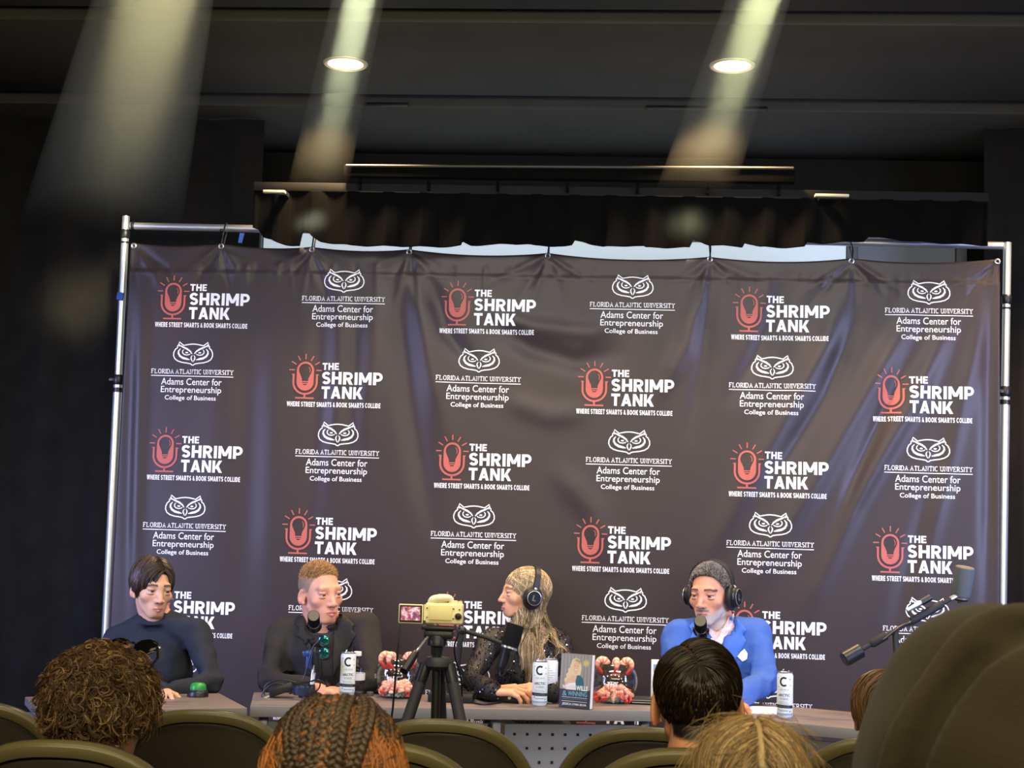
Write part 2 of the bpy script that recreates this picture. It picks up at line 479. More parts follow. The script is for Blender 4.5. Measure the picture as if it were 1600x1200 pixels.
# thin metal edges of the ceiling slots
for k, (y0, xa, xb, h) in enumerate(((c3 - 0.01, 1200, 1010, 0.02), (c3 - 0.01, 575, 640, 0.012))):
    a = WZ(xa, 172, CEIL); b = WZ(xb, 172, CEIL)
    struct(MB().box(((a[0] + b[0]) / 2, c3 - 0.008, CEIL + 0.01), (abs(a[0] - b[0]), 0.014, 0.02), bev=0.003).build('trim_%d' % (k + 1), M_DMETAL, origin=((a[0] + b[0]) / 2, c3, CEIL)))

# daylight strip of window behind the valance, with its blind
wa = W(404, 380, YB); wb = W(1330, 380, YB); wc = W(1500, 380, YB)
M_BLIND = mat('daylit_blind', (0.75, 0.85, 0.9), 0.7, emit=(0.70, 0.84, 0.95), estr=0.55)
M_FRAMEG = mat('grey_window_frame', srgb(120, 124, 128), 0.5)
wf = MB()
z0, z1 = 0.9, 2.97
wf.box(((wa[0] + wc[0]) / 2, YB - 0.02, z1 + 0.02), (wc[0] - wa[0] + 0.1, 0.05, 0.04), bev=0.004)
wf.box(((wa[0] + wc[0]) / 2, YB - 0.02, z0 - 0.02), (wc[0] - wa[0] + 0.1, 0.05, 0.04), bev=0.004)
for x in (wa[0], wb[0], wc[0]): wf.box((x, YB - 0.02, (z0 + z1) / 2), (0.05, 0.05, z1 - z0), bev=0.004)
wo = struct(wf.build('window_1', M_FRAMEG, origin=((wa[0] + wc[0]) / 2, YB - 0.02, z0)))
bl = MB()
n = 64; xs = np.linspace(wa[0] + 0.03, wb[0] - 0.03, n); V = []; F = []
for i, x in enumerate(xs):
    y = YB - 0.02 + 0.006 * (-1) ** i
    V += [(x, y, z0), (x, y, z1)]
for i in range(n - 1): F.append([2 * i, 2 * i + 2, 2 * i + 3, 2 * i + 1])
bl.add(V, F); bl.build('window_blind', M_BLIND, wo)
gp = MB().box(((wb[0] + wc[0]) / 2, YB - 0.015, (z0 + z1) / 2), (wc[0] - wb[0] - 0.06, 0.012, z1 - z0))
gp.build('window_panel', mat('grey_panel', srgb(110, 116, 122), 0.5, emit=(0.6, 0.7, 0.8), estr=0.05), wo)

# ------------------------------------------------------------------ curtains
def curtain(name, x0, x1, Y, z0, z1, m, amp, wl, seed, bottom=None, th=0.004, step=0.012):
    r = np.random.default_rng(seed); n = max(8, int((x1 - x0) / step)); k = 44
    xs = np.linspace(x0, x1, n); ph = np.cumsum(r.uniform(0.6, 1.4, n)) * (x1 - x0) / n / wl * 2 * math.pi
    zt = np.linspace(0, 1, k); V = np.zeros((n, k, 3))
    zb = np.full(n, z0) if bottom is None else bottom(xs)
    a2 = r.uniform(0.5, 1.3, n); a2 = np.convolve(a2, np.ones(9) / 9, 'same')
    for j, t in enumerate(zt):
        w = 0.55 + 0.45 * (1 - t)
        V[:, j, 0] = xs + 0.25 * amp * np.sin(2 * ph + 0.6)
        V[:, j, 1] = Y + amp * a2 * w * np.sin(ph + 0.5 * math.sin(3 * t + seed)) 
        V[:, j, 2] = zb + (z1 - zb) * t
    i, j = np.meshgrid(np.arange(n - 1), np.arange(k - 1), indexing='ij'); b = (i * k + j).ravel()
    Q = np.stack([b, b + k, b + k + 1, b + 1], 1)
    o = mesh_np(name, V.reshape(-1, 3), Q, [m], origin=((x0 + x1) / 2, Y, z0))
    sd = o.modifiers.new('thick', 'SOLIDIFY'); sd.thickness = th
    return o
YD = 6.85
xl = W(402, 400, YD)[0]; xr = W(1536, 400, YD)[0]
tag(curtain('stage_drape', X0 + 0.05, xl, YD, 0.0, CEIL - 0.005, M_DRAPE, 0.035, 0.30, 3), 'floor-length black drape hanging left of the banner stand', 'curtain')
tag(curtain('stage_drape', xr, X1 - 0.05, YD, 0.0, CEIL - 0.005, M_DRAPE, 0.035, 0.26, 5), 'floor-length black drape hanging right of the banner stand', 'curtain')
YV = 6.13
va, vb = W(392, 380, YV)[0], W(1545, 390, YV)[0]
prof = [(392, 355), (404, 358), (412, 371), (445, 383), (468, 384), (472, 360), (480, 362), (500, 378), (552, 384), (700, 386), (722, 384), (725, 378), (735, 384), (800, 381), (822, 382), (838, 384), (880, 385), (897, 384), (898, 376), (912, 378), (940, 386), (990, 384), (1005, 385), (1008, 387), (1080, 387), (1083, 374), (1110, 383), (1160, 386), (1165, 379), (1185, 386), (1230, 387), (1258, 386), (1262, 379), (1290, 380), (1352, 377), (1358, 370), (1395, 374), (1450, 379), (1545, 384)]
pw = np.array([W(x, y, YV) for x, y in prof])
zbf = lambda xs: np.interp(xs, pw[:, 0], pw[:, 2])
zt = W(800, 303, YV)[2]
tag(curtain('valance', va, vb, YV, 2.6, zt, M_VAL, 0.016, 0.16, 9, bottom=zbf, step=0.006), 'short black valance with a ragged hem hanging above the banner', 'curtain')
# rail the valance hangs from, and the dark soffit box above
tr = thing('curtain_track', 'thin metal ceiling track running above the black valance', 'curtain rail', (W(890, 262, YV - 0.06)[0], YV - 0.06, W(890, 262, YV - 0.06)[2]))
a = W(541, 259, YV - 0.06); b = W(1240, 263, YV - 0.06)
MB().cyl(a, b, 0.007, n=12).build('rail', mat('worn_steel', srgb(70, 68, 62), 0.5, metal=0.6), tr)
for t in np.linspace(0.03, 0.97, 7):
    p = a + (b - a) * t; q = W(890, 303, YV)[2]; MB().box((p[0], p[1] + 0.03, (p[2] + q) / 2), (0.012, 0.02, p[2] - q), bev=0.002).build('bracket', M_VAL, tr)
zb_ = W(890, 285, YV)[2]; zt_ = W(890, 266, YV)[2]
p0 = W(541, 270, YV); p1 = W(1240, 270, YV)
MB().box(((p0[0] + p1[0]) / 2, YV - 0.03, (zb_ + zt_) / 2), (p1[0] - p0[0], 0.05, zt_ - zb_), bev=0.004).build('track_box', M_VAL, tr)
# batten carrying the valance
vt = W(890, 303, YV)[2]
struct(MB().box(((va + vb) / 2, YV + 0.02, vt + 0.012), (vb - va, 0.05, 0.04), bev=0.005).build('trim_3', M_BLACK, origin=((va + vb) / 2, YV, vt)))
# small pale fixtures showing on the valance batten
for k, (x0, y0, x1, y1, lab) in enumerate(((412, 299, 446, 301, 'small pale clamp bar on the valance batten, left of the track'), (1273, 307, 1326, 305, 'small pale clamp bar on the valance batten, right of the track'))):
    p, q = W(x0, y0, YV - 0.07), W(x1, y1, YV - 0.07)
    t = thing('clamp_bar', lab, 'clamp', (p + q) / 2)
    m_ = mat('cream_plastic', srgb(205, 195, 160), 0.5)
    MB().box((p + q) / 2, (np.linalg.norm(q - p), 0.03, 0.012), bev=0.003).build('bar', m_, t)
    MB().box(((p + q) / 2 + np.array([0.03 * (1 if k == 0 else -1), 0.045, 0.0])), (0.035, 0.07, 0.02), bev=0.003).build('bracket', M_DMETAL, t)

# ------------------------------------------------------------------ recessed downlights
M_LAMPON = mat('lit_lamp_lens', (1, 0.9, 0.7), 0.4, emit=(1.0, 0.80, 0.5), estr=14.0)
M_RING = mat('lamp_trim_ring', srgb(230, 215, 180), 0.4)
for k, p in enumerate(LAMPS):
    t = thing('ceiling_downlight', ['round lit downlight in the dark ceiling, the left of two', 'round lit downlight in the dark ceiling, the right of two'][k], 'ceiling light', (p[0], p[1], CEIL), 'lit downlights over the stage')
    MB().lathe([(0.074, 0.0), (0.074, -0.006), (0.088, -0.010), (0.094, -0.004), (0.094, 0.0)], (p[0], p[1], CEIL), caps=False).build('trim_ring', M_RING, t)
    MB().lathe([(0.0, -0.012), (0.05, -0.010), (0.074, -0.004), (0.074, 0.0), (0, 0.0)], (p[0], p[1], CEIL)).build('lens', M_LAMPON, t)
# ------------------------------------------------------------------ banner on its stand
YBN = 6.25
KB = YBN / 6.2
# print grid fitted to the photo: columns DX apart, rows DZ apart (plane YBN)
GX0, GZ0, GDX, GDZ = -1.7783 * KB, (0.8251 - 0.0) * 1.0, 0.6180 * KB, 0.32964 * KB
_p = W(314, 500, YBN); GZ0 = _p[2] + 0.004; ROWO = -0.02587 * KB; FOX, FOZ = -0.0018 * KB, 0.08025 * KB
def pxz(px, py): q = W(px, py, YBN); return np.array([q[0], q[2]])
GROM = [(209, 383), (346, 384), (488, 389), (640, 393), (856, 398), (1109, 404), (1331, 406), (1558, 408)]
gx = np.array([pxz(*g) for g in GROM])
BX0, BX1 = pxz(203, 400)[0], pxz(1562, 400)[0]
BZ0 = 0.12
def ztop(x):
    """top edge, sagging a little between the grommets"""
    b = np.interp(x, gx[:, 0], gx[:, 1]) + 0.009
    i = np.clip(np.searchsorted(gx[:, 0], x) - 1, 0, len(gx) - 2); l = gx[i + 1, 0] - gx[i, 0]; t = np.clip((x - gx[i, 0]) / l, 0, 1)
    return b - 0.05 * l * 4 * t * (1 - t) * 0.6
FOLDS = []
def fold(pts, w, a): FOLDS.append((np.array([pxz(*p) for p in pts]), w, a))
# long slanting folds on the right half
fold([(1500, 470), (1420, 640), (1330, 790), (1250, 980)], 0.045, 0.020)
fold([(1450, 450), (1350, 620), (1270, 760), (1160, 940)], 0.05, 0.020)
fold([(1330, 420), (1290, 540), (1200, 700), (1090, 900)], 0.05, 0.018)
fold([(1420, 560), (1340, 740), (1270, 920)], 0.03, -0.016)
fold([(1345, 480), (1290, 620), (1190, 780)], 0.035, -0.014)
fold([(1540, 470), (1490, 680), (1420, 960)], 0.04, 0.012)
fold([(1500, 620), (1450, 800), (1390, 1000)], 0.04, -0.010)
fold([(1240, 420), (1180, 560), (1130, 640)], 0.04, -0.012)
fold([(1548, 430), (1545, 800), (1540, 1000)], 0.03, -0.012)
# soft swags in the middle
fold([(670, 430), (700, 520), (745, 580)], 0.035, -0.014)
fold([(645, 420), (672, 560), (700, 700)], 0.05, 0.016)
fold([(760, 500), (830, 545), (900, 565), (990, 545)], 0.045, -0.014)
fold([(740, 480), (830, 510), (920, 520), (1010, 490)], 0.04, 0.010)
fold([(1095, 440), (1070, 540), (1020, 640)], 0.04, 0.014)
fold([(1110, 450), (1100, 560), (1075, 700)], 0.035, -0.010)
fold([(780, 620), (860, 650), (940, 640)], 0.05, 0.008)
fold([(620, 430), (640, 620), (680, 860)], 0.05, -0.012)
fold([(860, 720), (930, 800), (960, 900)], 0.06, 0.010)
# upright folds on the left
fold([(505, 430), (500, 620), (480, 900)], 0.053, -0.0070)
fold([(530, 420), (530, 560), (520, 760)], 0.045, 0.0070)
fold([(590, 440), (585, 560), (560, 700)], 0.053, 0.0075)
fold([(560, 450), (556, 600), (540, 800)], 0.042, -0.0060)
fold([(395, 480), (390, 700), (380, 1000)], 0.075, -0.0060)
fold([(430, 480), (425, 700), (420, 1000)], 0.075, 0.0060)
fold([(222, 430), (214, 700), (205, 1000)], 0.033, 0.0080)
fold([(350, 440), (345, 640), (335, 900)], 0.090, 0.0040)
fold([(210, 480), (203, 700), (198, 1000)], 0.024, -0.0060)
# gathers fanning out from every grommet
_r = np.random.default_rng(11)
for i, (px, py) in enumerate(GROM):
    for k in range(6):
        ang = math.radians(-150 + 24 * k + _r.uniform(-8, 8)); L = _r.uniform(55, 120)
        if i in (0,) and math.cos(ang) < -0.1: continue
        if i == 7 and math.cos(ang) > 0.1: continue
        fold([(px + 6 * math.cos(ang), py - 6 * math.sin(ang)), (px + L * math.cos(ang), py - L * math.sin(ang))], _r.uniform(0.010, 0.018), _r.uniform(0.004, 0.008) * (-1) ** k)
# puckers along the hem seam
for px in range(215, 1560, 17):
    py = np.interp(px, [200, 700, 860, 1100, 1560], [424, 428, 432, 440, 444]) + _r.uniform(-3, 3)
    fold([(px, py - 10), (px + _r.uniform(-6, 6), py + _r.uniform(8, 40))], _r.uniform(0.006, 0.012), _r.uniform(-0.004, 0.005))
def fshape(x, z):
    """depth of the cloth surface (negative = towards the audience)"""
    x = np.atleast_1d(np.asarray(x, float)); z = np.atleast_1d(np.asarray(z, float)); f = 0.006 * np.sin(1.7 * x + 0.6) + 0.003 * np.sin(5.1 * x + 1.3 * z)
    f = f.copy()
    for P, w, a in FOLDS:
        seglen = np.linalg.norm(np.diff(P, axis=0), axis=1); tot = seglen.sum(); lo = P.min(0) - 3.2 * w; hi = P.max(0) + 3.2 * w
        msk = (x > lo[0]) & (x < hi[0]) & (z > lo[1]) & (z < hi[1])
        if not msk.any(): continue
        xx, zz = x[msk], z[msk]; best = np.full(xx.shape, 9.0); tt = np.zeros(xx.shape); s0 = 0
        for A, B, L in zip(P[:-1], P[1:], seglen):
            d = (B - A) / L; h = np.clip((xx - A[0]) * d[0] + (zz - A[1]) * d[1], 0, L)
            dd = np.hypot(xx - A[0] - h * d[0], zz - A[1] - h * d[1]); u = dd < best
            best = np.where(u, dd, best); tt = np.where(u, (s0 + h) / tot, tt); s0 += L
        end = np.clip(4 * tt, 0, 1) * np.clip(3 * (1 - tt), 0, 1) if len(P) > 2 else np.clip(1.15 - tt, 0, 1)
        f[msk] -= a * np.exp(-(best / w) ** 2) * end
    # raised hem seam
    zs = np.interp(x, [pxz(200, 424)[0], pxz(1560, 444)[0]], [pxz(200, 424)[1], pxz(1560, 444)[1]])
    f += 0.004 / (1 + np.exp(-(z - zs) / 0.004)) - 0.0035 * np.exp(-((z - zs) / 0.006) ** 2)
    return f
bn = thing('banner', 'large dark step-and-repeat banner printed with white and coral logos behind the speakers', 'banner', ((BX0 + BX1) / 2, YBN, BZ0))
nx, nz = 400, 260
xs = np.linspace(BX0, BX1, nx); ts = np.linspace(0, 1, nz)
X = np.repeat(xs[:, None], nz, 1); Z = BZ0 + (ztop(xs)[:, None] - BZ0) * ts[None, :]
Yv = YBN + fshape(X, Z)
i, j = np.meshgrid(np.arange(nx - 1), np.arange(nz - 1), indexing='ij'); b = (i * nz + j).ravel()
M_BAN = bpy.data.materials.new('navy_black_polyester'); M_BAN.use_nodes = True
nt = M_BAN.node_tree; bs = nt.nodes['Principled BSDF']
bs.inputs['Base Color'].default_value = (*srgb(56, 47, 46), 1); bs.inputs['Roughness'].default_value = 0.42; bs.inputs['Specular IOR Level'].default_value = 0.32
bs.inputs['Sheen Weight'].default_value = 0.0
_tc = nt.nodes.new('ShaderNodeTexCoord'); _n = nt.nodes.new('ShaderNodeTexNoise'); _n.inputs['Scale'].default_value = 400; _b = nt.nodes.new('ShaderNodeBump'); _b.inputs['Strength'].default_value = 0.06; _b.inputs['Distance'].default_value = 0.001
nt.links.new(_tc.outputs['Object'], _n.inputs['Vector']); nt.links.new(_n.outputs['Fac'], _b.inputs['Height']); nt.links.new(_b.outputs['Normal'], bs.inputs['Normal'])
cl = mesh_np('cloth', np.stack([X, Yv, Z], -1).reshape(-1, 3), np.stack([b, b + nz, b + nz + 1, b + 1], 1), [M_BAN], bn)
sd = cl.modifiers.new('thick', 'SOLIDIFY'); sd.thickness = 0.0015; sd.offset = -1
M_PW = mat('white_print', srgb(246, 246, 246), 0.55)
M_PC = mat('coral_print', srgb(186, 94, 82), 0.6)
def _rc(a, b, c, d): return ('p', [(a, b), (c, b), (c, d), (a, d)])
BOLD = {
 'T': (.72, [_rc(0, .78, .72, 1), _rc(.245, 0, .475, .8)]), 'H': (.75, [_rc(0, 0, .23, 1), _rc(.52, 0, .75, 1), _rc(.2, .39, .55, .61)]),
 'E': (.61, [_rc(0, 0, .23, 1), _rc(.2, .79, .6, 1), _rc(.2, .4, .56, .6), _rc(.2, 0, .61, .21)]), 'I': (.23, [_rc(0, 0, .23, 1)]),
 'L': (.58, [_rc(0, 0, .23, 1), _rc(.2, 0, .58, .21)]),
 'N': (.79, [_rc(0, 0, .22, 1), _rc(.57, 0, .79, 1), ('p', [(0, 1), (.24, 1), (.79, 0), (.55, 0)])]),
 'M': (.98, [_rc(0, 0, .22, 1), _rc(.76, 0, .98, 1), ('p', [(0, 1), (.24, 1), (.61, .2), (.37, .2)]), ('p', [(.98, 1), (.74, 1), (.37, .2), (.61, .2)])]),
 'K': (.80, [_rc(0, 0, .23, 1), ('p', [(.18, .36), (.52, 1), (.79, 1), (.36, .28)]), ('p', [(.27, .5), (.47, .66), (.82, 0), (.55, 0)])]),
 'A': (.83, [('p', [(0, 0), (.24, 0), (.53, 1), (.30, 1)]), ('p', [(.59, 0), (.83, 0), (.53, 1), (.30, 1)]), _rc(.2, .18, .63, .37)]),
 'R': (.73, [_rc(0, 0, .23, 1), ('s', [(.1, .895), (.36, .895)] + [tuple(p) for p in arc2d((.38, .68), .22, .215, 90, -90, 9)] + [(.1, .465)], .21), ('p', [(.26, .42), (.5, .46), (.73, 0), (.46, 0)])]),
 'P': (.71, [_rc(0, 0, .23, 1), ('s', [(.1, .895), (.36, .895)] + [tuple(p) for p in arc2d((.37, .64), .235, .255, 90, -90, 9)] + [(.1, .385)], .21)]),
 'B': (.68, [_rc(0, 0, .23, 1), ('s', [(.1, .9), (.34, .9)] + [tuple(p) for p in arc2d((.36, .7), .18, .2, 90, -90, 7)] + [(.1, .5)], .2), ('s', [(.1, .5), (.34, .5)] + [tuple(p) for p in arc2d((.37, .3), .21, .2, 90, -90, 7)] + [(.1, .1)], .2)]),
 'D': (.74, [_rc(0, 0, .23, 1), ('s', [(.1, .895), (.3, .895)] + [tuple(p) for p in arc2d((.31, .5), .32, .395, 90, -90, 12)] + [(.1, .105)], .21)]),
 'S': (.66, [('s', [tuple(p) for p in arc2d((.33, .705), .225, .195, 22, 268, 12)] + [tuple(p) for p in arc2d((.33, .295), .225, .195, 90, -158, 12)], .21)]),
 'O': (.86, [('s', [tuple(p) for p in arc2d((.43, .5), .325, .395, 0, 360, 25)], .21)]), 'C': (.76, [('s', [tuple(p) for p in arc2d((.43, .5), .325, .395, 50, 310, 20)], .21)]),
 'W': (1.12, [('p', [(0, 1), (.23, 1), (.42, 0), (.2, 0)]), ('p', [(.46, 1), (.6, 1), (.42, 0), (.22, 0)]), ('p', [(.52, 1), (.66, 1), (.9, 0), (.7, 0)]), ('p', [(.89, 1), (1.12, 1), (.92, 0), (.7, 0)])]),
 '&': (.78, [('s', [(.75, .02), (.25, .62), (.22, .8), (.36, .9), (.5, .8), (.46, .64), (.15, .4), (.12, .2), (.3, .1), (.5, .14), (.68, .45)], .17)]),
}
def bold_text(s, x0, x1, y0, y1, f, m=0, gap=.11, space=.30):
    tot = -gap; xo = []
    for ch in s:
        if ch == ' ': tot += space; xo.append(None); continue
        tot += gap; xo.append(tot); tot += BOLD[ch][0]
    k = (x1 - x0) / tot; h = y1 - y0
    for ch, o in zip(s, xo):
        if o is None: continue
        for it in BOLD[ch][1]:
            if it[0] == 'p': V = np.array(it[1]); F = [list(range(len(V)))]
            else: V, F = stroke2d(it[1], it[2])
            f.add((np.stack([x0 + (o + V[:, 0]) * k, y0 + V[:, 1] * h], 1), F), m)
def logo_shrimp():
    """microphone with a bulb inside and the show's name; origin at the tagline's centre, photo-pixel units"""
    f = Flat()
    bold_text('THE', -20.5, 6.5, 44.5, 55.5, f)
    bold_text('SHRIMP', -20.5, 76, 22, 41.5, f)
    bold_text('TANK', -20.5, 45, -0.5, 18.5, f)
    bold_text('WHERE STREET SMARTS & BOOK SMARTS COLLIDE', -74, 74, -14, -6.3, f, gap=.16, space=.34)
    cx, cy = -47.0, 43.0
    # rays
    for a in (0, 31, 61, 90, 119, 149, 180):
        r = math.radians(a); c, s_ = math.cos(r), math.sin(r)
        f.add(stroke2d([(cx + 17 * c, cy + 0.5 + 17 * s_), (cx + 25.5 * c, cy + 0.5 + 25.5 * s_)], 1.7), 1)
    # capsule outline: thin round the bulb, filled at the foot
    cap = np.concatenate([arc2d((cx, cy), 13.4, 13.8, 0, 180, 22), [(cx - 13.4, cy - 9)], [(cx - 13.4, cy - 18)], arc2d((cx, cy - 18), 13.4, 14.0, 180, 360, 22)[1:], [(cx + 13.4, cy - 9)]])
    bulb = np.concatenate([arc2d((cx, cy), 10.4, 10.8, -28, 208, 26), [(cx - 6.6, cy - 12), (cx - 4.6, cy - 17.5), (cx - 4.4, cy - 18.5), (cx + 4.4, cy - 18.5), (cx + 4.6, cy - 17.5), (cx + 6.6, cy - 12)]])
    # the capsule with the bulb and two socket lines cut out of it
    bulb = np.concatenate([arc2d((cx, cy + 0.5), 10.2, 10.2, -32, 212, 26), [(cx - 7.0, cy - 8.5), (cx - 5.2, cy - 12.5), (cx - 4.8, cy - 17.0), (cx + 4.8, cy - 17.0), (cx + 5.2, cy - 12.5), (cx + 7.0, cy - 8.5)]])
    loops = [cap, bulb, np.array([(cx - 4.6, cy - 18.6), (cx + 4.6, cy - 18.6), (cx + 4.6, cy - 19.9), (cx - 4.6, cy - 19.9)]), np.array([(cx - 3.6, cy - 21.4), (cx + 3.6, cy - 21.4), (cx + 1.8, cy - 23.2), (cx - 1.8, cy - 23.2)])]
    bm = bmesh.new(); es = []
    for Lp in loops:
        Lp = [p for i, p in enumerate(Lp) if np.hypot(*(np.array(p) - np.array(Lp[i - 1]))) > 1e-4]
        vs = [bm.verts.new((p[0], p[1], 0)) for p in Lp]; es += [bm.edges.new((vs[i], vs[(i + 1) % len(vs)])) for i in range(len(vs))]
    bmesh.ops.triangle_fill(bm, use_beauty=True, use_dissolve=False, edges=es, normal=(0, 0, 1)); bm.verts.index_update()
    f.add((np.array([v.co[:2] for v in bm.verts]), [[v.index for v in q.verts] for q in bm.faces]), 1); bm.free()
    # socket lines, glint on the bulb
    f.add(stroke2d(arc2d((cx, cy), 7.4, 7.8, -30, 50, 10), 1.1, taper=[.3, .7, 1, 1, 1, 1, 1, 1, .7, .3]), 1)
    # cradle
    u = np.concatenate([[(cx - 18.3, cy - 6.5), (cx - 18.3, cy - 19)], arc2d((cx, cy - 19), 18.3, 18.0, 180, 360, 26)[1:], [(cx + 18.3, cy - 6.5)]])
    f.add(stroke2d(u, 3.0), 1)
    f.add(stroke2d([(cx, cy - 36.5), (cx, cy - 43)], 3.0), 1)
    f.add(stroke2d([(cx - 14.5, cy - 43.5), (cx + 14.5, cy - 43.5)], 2.4), 1)
    f.add(stroke2d([(cx - 21, cy - 6.5), (cx - 16.6, cy - 6.5)], 1.6), 1); f.add(stroke2d([(cx + 16.6, cy - 6.5), (cx + 21, cy - 6.5)], 1.6), 1)
    return f
SER = {'F': [[(0, 0), (0, 1)], [(0, 1), (.62, 1), (.62, .8)], [(0, .52), (.45, .52)]], 'L': [[(0, 1), (0, 0), (.62, 0), (.62, .22)]], 'O': ['O'],
       'R': [[(0, 0), (0, 1)], ['P'], [(.3, .48), (.68, 0)]], 'I': [[(0, 0), (0, 1)]], 'D': [[(0, 0), (0, 1)], ['D']], 'A': [[(0, 0), (.38, 1), (.76, 0)], [(.14, .36), (.62, .36)]],
       'T': [[(.36, 0), (.36, 1)], [(0, .8), (0, 1), (.72, 1), (.72, .8)]], 'N': [[(0, 0), (0, 1), (.68, 0), (.68, 1)]], 'C': ['C'], 'U': ['U'], 'V': [[(0, 1), (.38, 0), (.76, 1)]],
       'E': [[(.62, .2), (.62, 0), (0, 0), (0, 1), (.6, 1), (.6, .8)], [(0, .52), (.42, .52)]], 'S': ['S'], 'Y': [[(0, 1), (.36, .48), (.72, 1)], [(.36, .48), (.36, 0)]]}
SERW = {'F': .62, 'L': .62, 'O': .86, 'R': .68, 'I': 0.0, 'D': .76, 'A': .76, 'T': .72, 'N': .68, 'C': .74, 'U': .7, 'V': .76, 'E': .62, 'S': .52, 'Y': .72}
SERF = {'F': [(0, 0), (0, 1)], 'L': [(0, 1), (0, 0)], 'R': [(0, 0), (0, 1), (.7, 0)], 'I': [(0, 0), (0, 1)], 'D': [(0, 0), (0, 1)], 'A': [(0, 0), (.76, 0)], 'T': [(.36, 0)], 'N': [(0, 0), (0, 1), (.68, 1)], 'U': [(0, 1), (.7, 1)], 'V': [(0, 1), (.76, 1)], 'E': [(0, 0), (0, 1)], 'Y': [(0, 1), (.72, 1), (.36, 0)]}
def slab_text(s, x0, x1, y0, h, w, f, m=0):
    """slab-serif capitals drawn as strokes"""
    gap = 0.42; tot = 0; xs_ = []
    for ch in s:
        xs_.append(tot); tot += (0.42 if ch == ' ' else SERW[ch] + gap)
    tot -= gap; k = (x1 - x0) / tot
    for ch, xo in zip(s, xs_):
        if ch == ' ': continue
        tr_ = lambda P: [(x0 + (xo + p[0]) * k, y0 + p[1] * h) for p in P]
        for st in SER[ch]:
            if st == 'O': P = arc2d((.43, .5), .43, .5, 0, 360, 25)
            elif st == 'C': P = np.concatenate([arc2d((.43, .5), .43, .5, 48, 312, 20)])
            elif st == 'U': P = np.concatenate([[(0, 1), (0, .35)], arc2d((.35, .35), .35, .35, 180, 360, 10), [(.7, 1)]])
            elif st == 'S': P = np.concatenate([arc2d((.26, .75), .25, .25, 30, 270, 10), arc2d((.26, .25), .26, .25, 90, -150, 10)])
            elif st == ['P']: P = np.concatenate([[(0, 1), (.3, 1)], arc2d((.3, .74), .3, .26, 90, -90, 8), [(0, .48)]])
            elif st == ['D']: P = np.concatenate([[(0, 1), (.3, 1)], arc2d((.3, .5), .46, .5, 90, -90, 12), [(0, 0)]])
            else: P = st
            f.add(stroke2d(tr_(P), w), m)
        for (sx, sy) in SERF.get(ch, []):
            c = tr_([(sx, sy)])[0]; f.add(stroke2d([(c[0] - w * 1.25, c[1] + (w * .3 if sy == 0 else -w * .3)), (c[0] + w * 1.25, c[1] + (w * .3 if sy == 0 else -w * .3))], w * .8), m)
def logo_owl():
    """owl head over the university lines; origin at the rule's centre, photo-pixel units"""
    f = Flat()
    # outline: flat-topped oval with two ear tufts and a beak point
    half = [(0, 51.0), (6, 50.6), (12, 49.4), (16, 48.6), (23, 54.0), (24.5, 48.5), (26, 47.2), (25.5, 45), (29, 42), (31.2, 37), (31.4, 32), (29, 27), (24, 23.6), (17, 21.6), (9, 20.6), (3.5, 19.6), (0.9, 17.6)]
    full = np.array([(-x, y) for x, y in half[::-1]] + half[1:])
    f.add(stroke2d(full, 1.75, closed=True), 0)
    for s in (-1, 1):
        m_ = lambda P: np.array([(s * x, y) for x, y in P])
        # brow
        f.add(stroke2d(m_([(1.8, 35.5), (5, 39.5), (10, 43), (16, 45.6), (21, 48), (23.5, 49.6)]), 2.4, taper=[.5, 1, 1.2, 1.1, .8, .3]), 0)
        f.add(stroke2d(m_([(21.5, 48.5), (23.2, 51.5), (22.8, 46.5)]), 1.2), 0)
        # cheek crescent
        f.add(stroke2d(m_([(20.5, 43.5), (23.5, 40), (23.8, 36), (21, 31.5), (16, 28.6), (10, 27.2), (5, 26)]), 3.2, taper=[.3, .7, .9, 1, 1.1, 1, .3]), 0)
        # eye ring and pupil
        f.add(stroke2d(m_([(15.3, 42.3), (17.2, 40), (17.3, 37), (14.5, 34.2), (10.5, 33.4), (6.5, 34.2), (4.3, 35.8)]), 1.6, taper=[.5, 1, 1.1, 1, 1, .9, .4]), 0)
        f.poly(m_([(7.8, 37.2), (9.5, 38.6), (12.5, 38.3), (13, 37), (11, 36), (8.8, 36.2)]), 0)
        # beak half
        f.add(stroke2d(m_([(1.0, 33.5), (2.9, 30.5), (3.0, 28), (1.7, 25), (0.5, 22.6)]), 1.7, taper=[.3, 1, 1.2, 1, .4]), 0)
    slab_text('FLORIDA ATLANTIC UNIVERSITY', -65, 65, 3.6, 6.8, 0.95, f)
    f.add(stroke2d([(-66, 0), (66, 0)], 1.2), 0)
    f.add(fit_text('Adams Center for', -49, 48, -14.2, -3.4, 0.004), 0)
    f.add(fit_text('Entrepreneurship', -49, 48, -29.4, -16.4, 0.004), 0)
    f.add(fit_text('College of Business', -42, 40, -40, -30.6, 0.008), 0)
    return f
PXM = YBN / FPX * 1.012
LS = logo_shrimp().cut(8.0); LO = logo_owl().cut(8.0)
for c in range(6):
    for r_ in range(6):
        ox = GX0 + c * GDX + (r_ % 2) * ROWO; oz = GZ0 - r_ * GDZ
        if c % 2 != r_ % 2: ox += FOX; oz += FOZ
        # the cloth hangs a little lower towards the right-hand grommets
        def mp(V, ox=ox, oz=oz):
            x = ox + V[:, 0] * PXM; z = oz + V[:, 1] * PXM
            return np.stack([x, YBN + fshape(x, z) - 0.0022, z], 1)
        (LS if c % 2 == r_ % 2 else LO).mapped(mp, 'printed_logo', [M_PW, M_PC], bn)
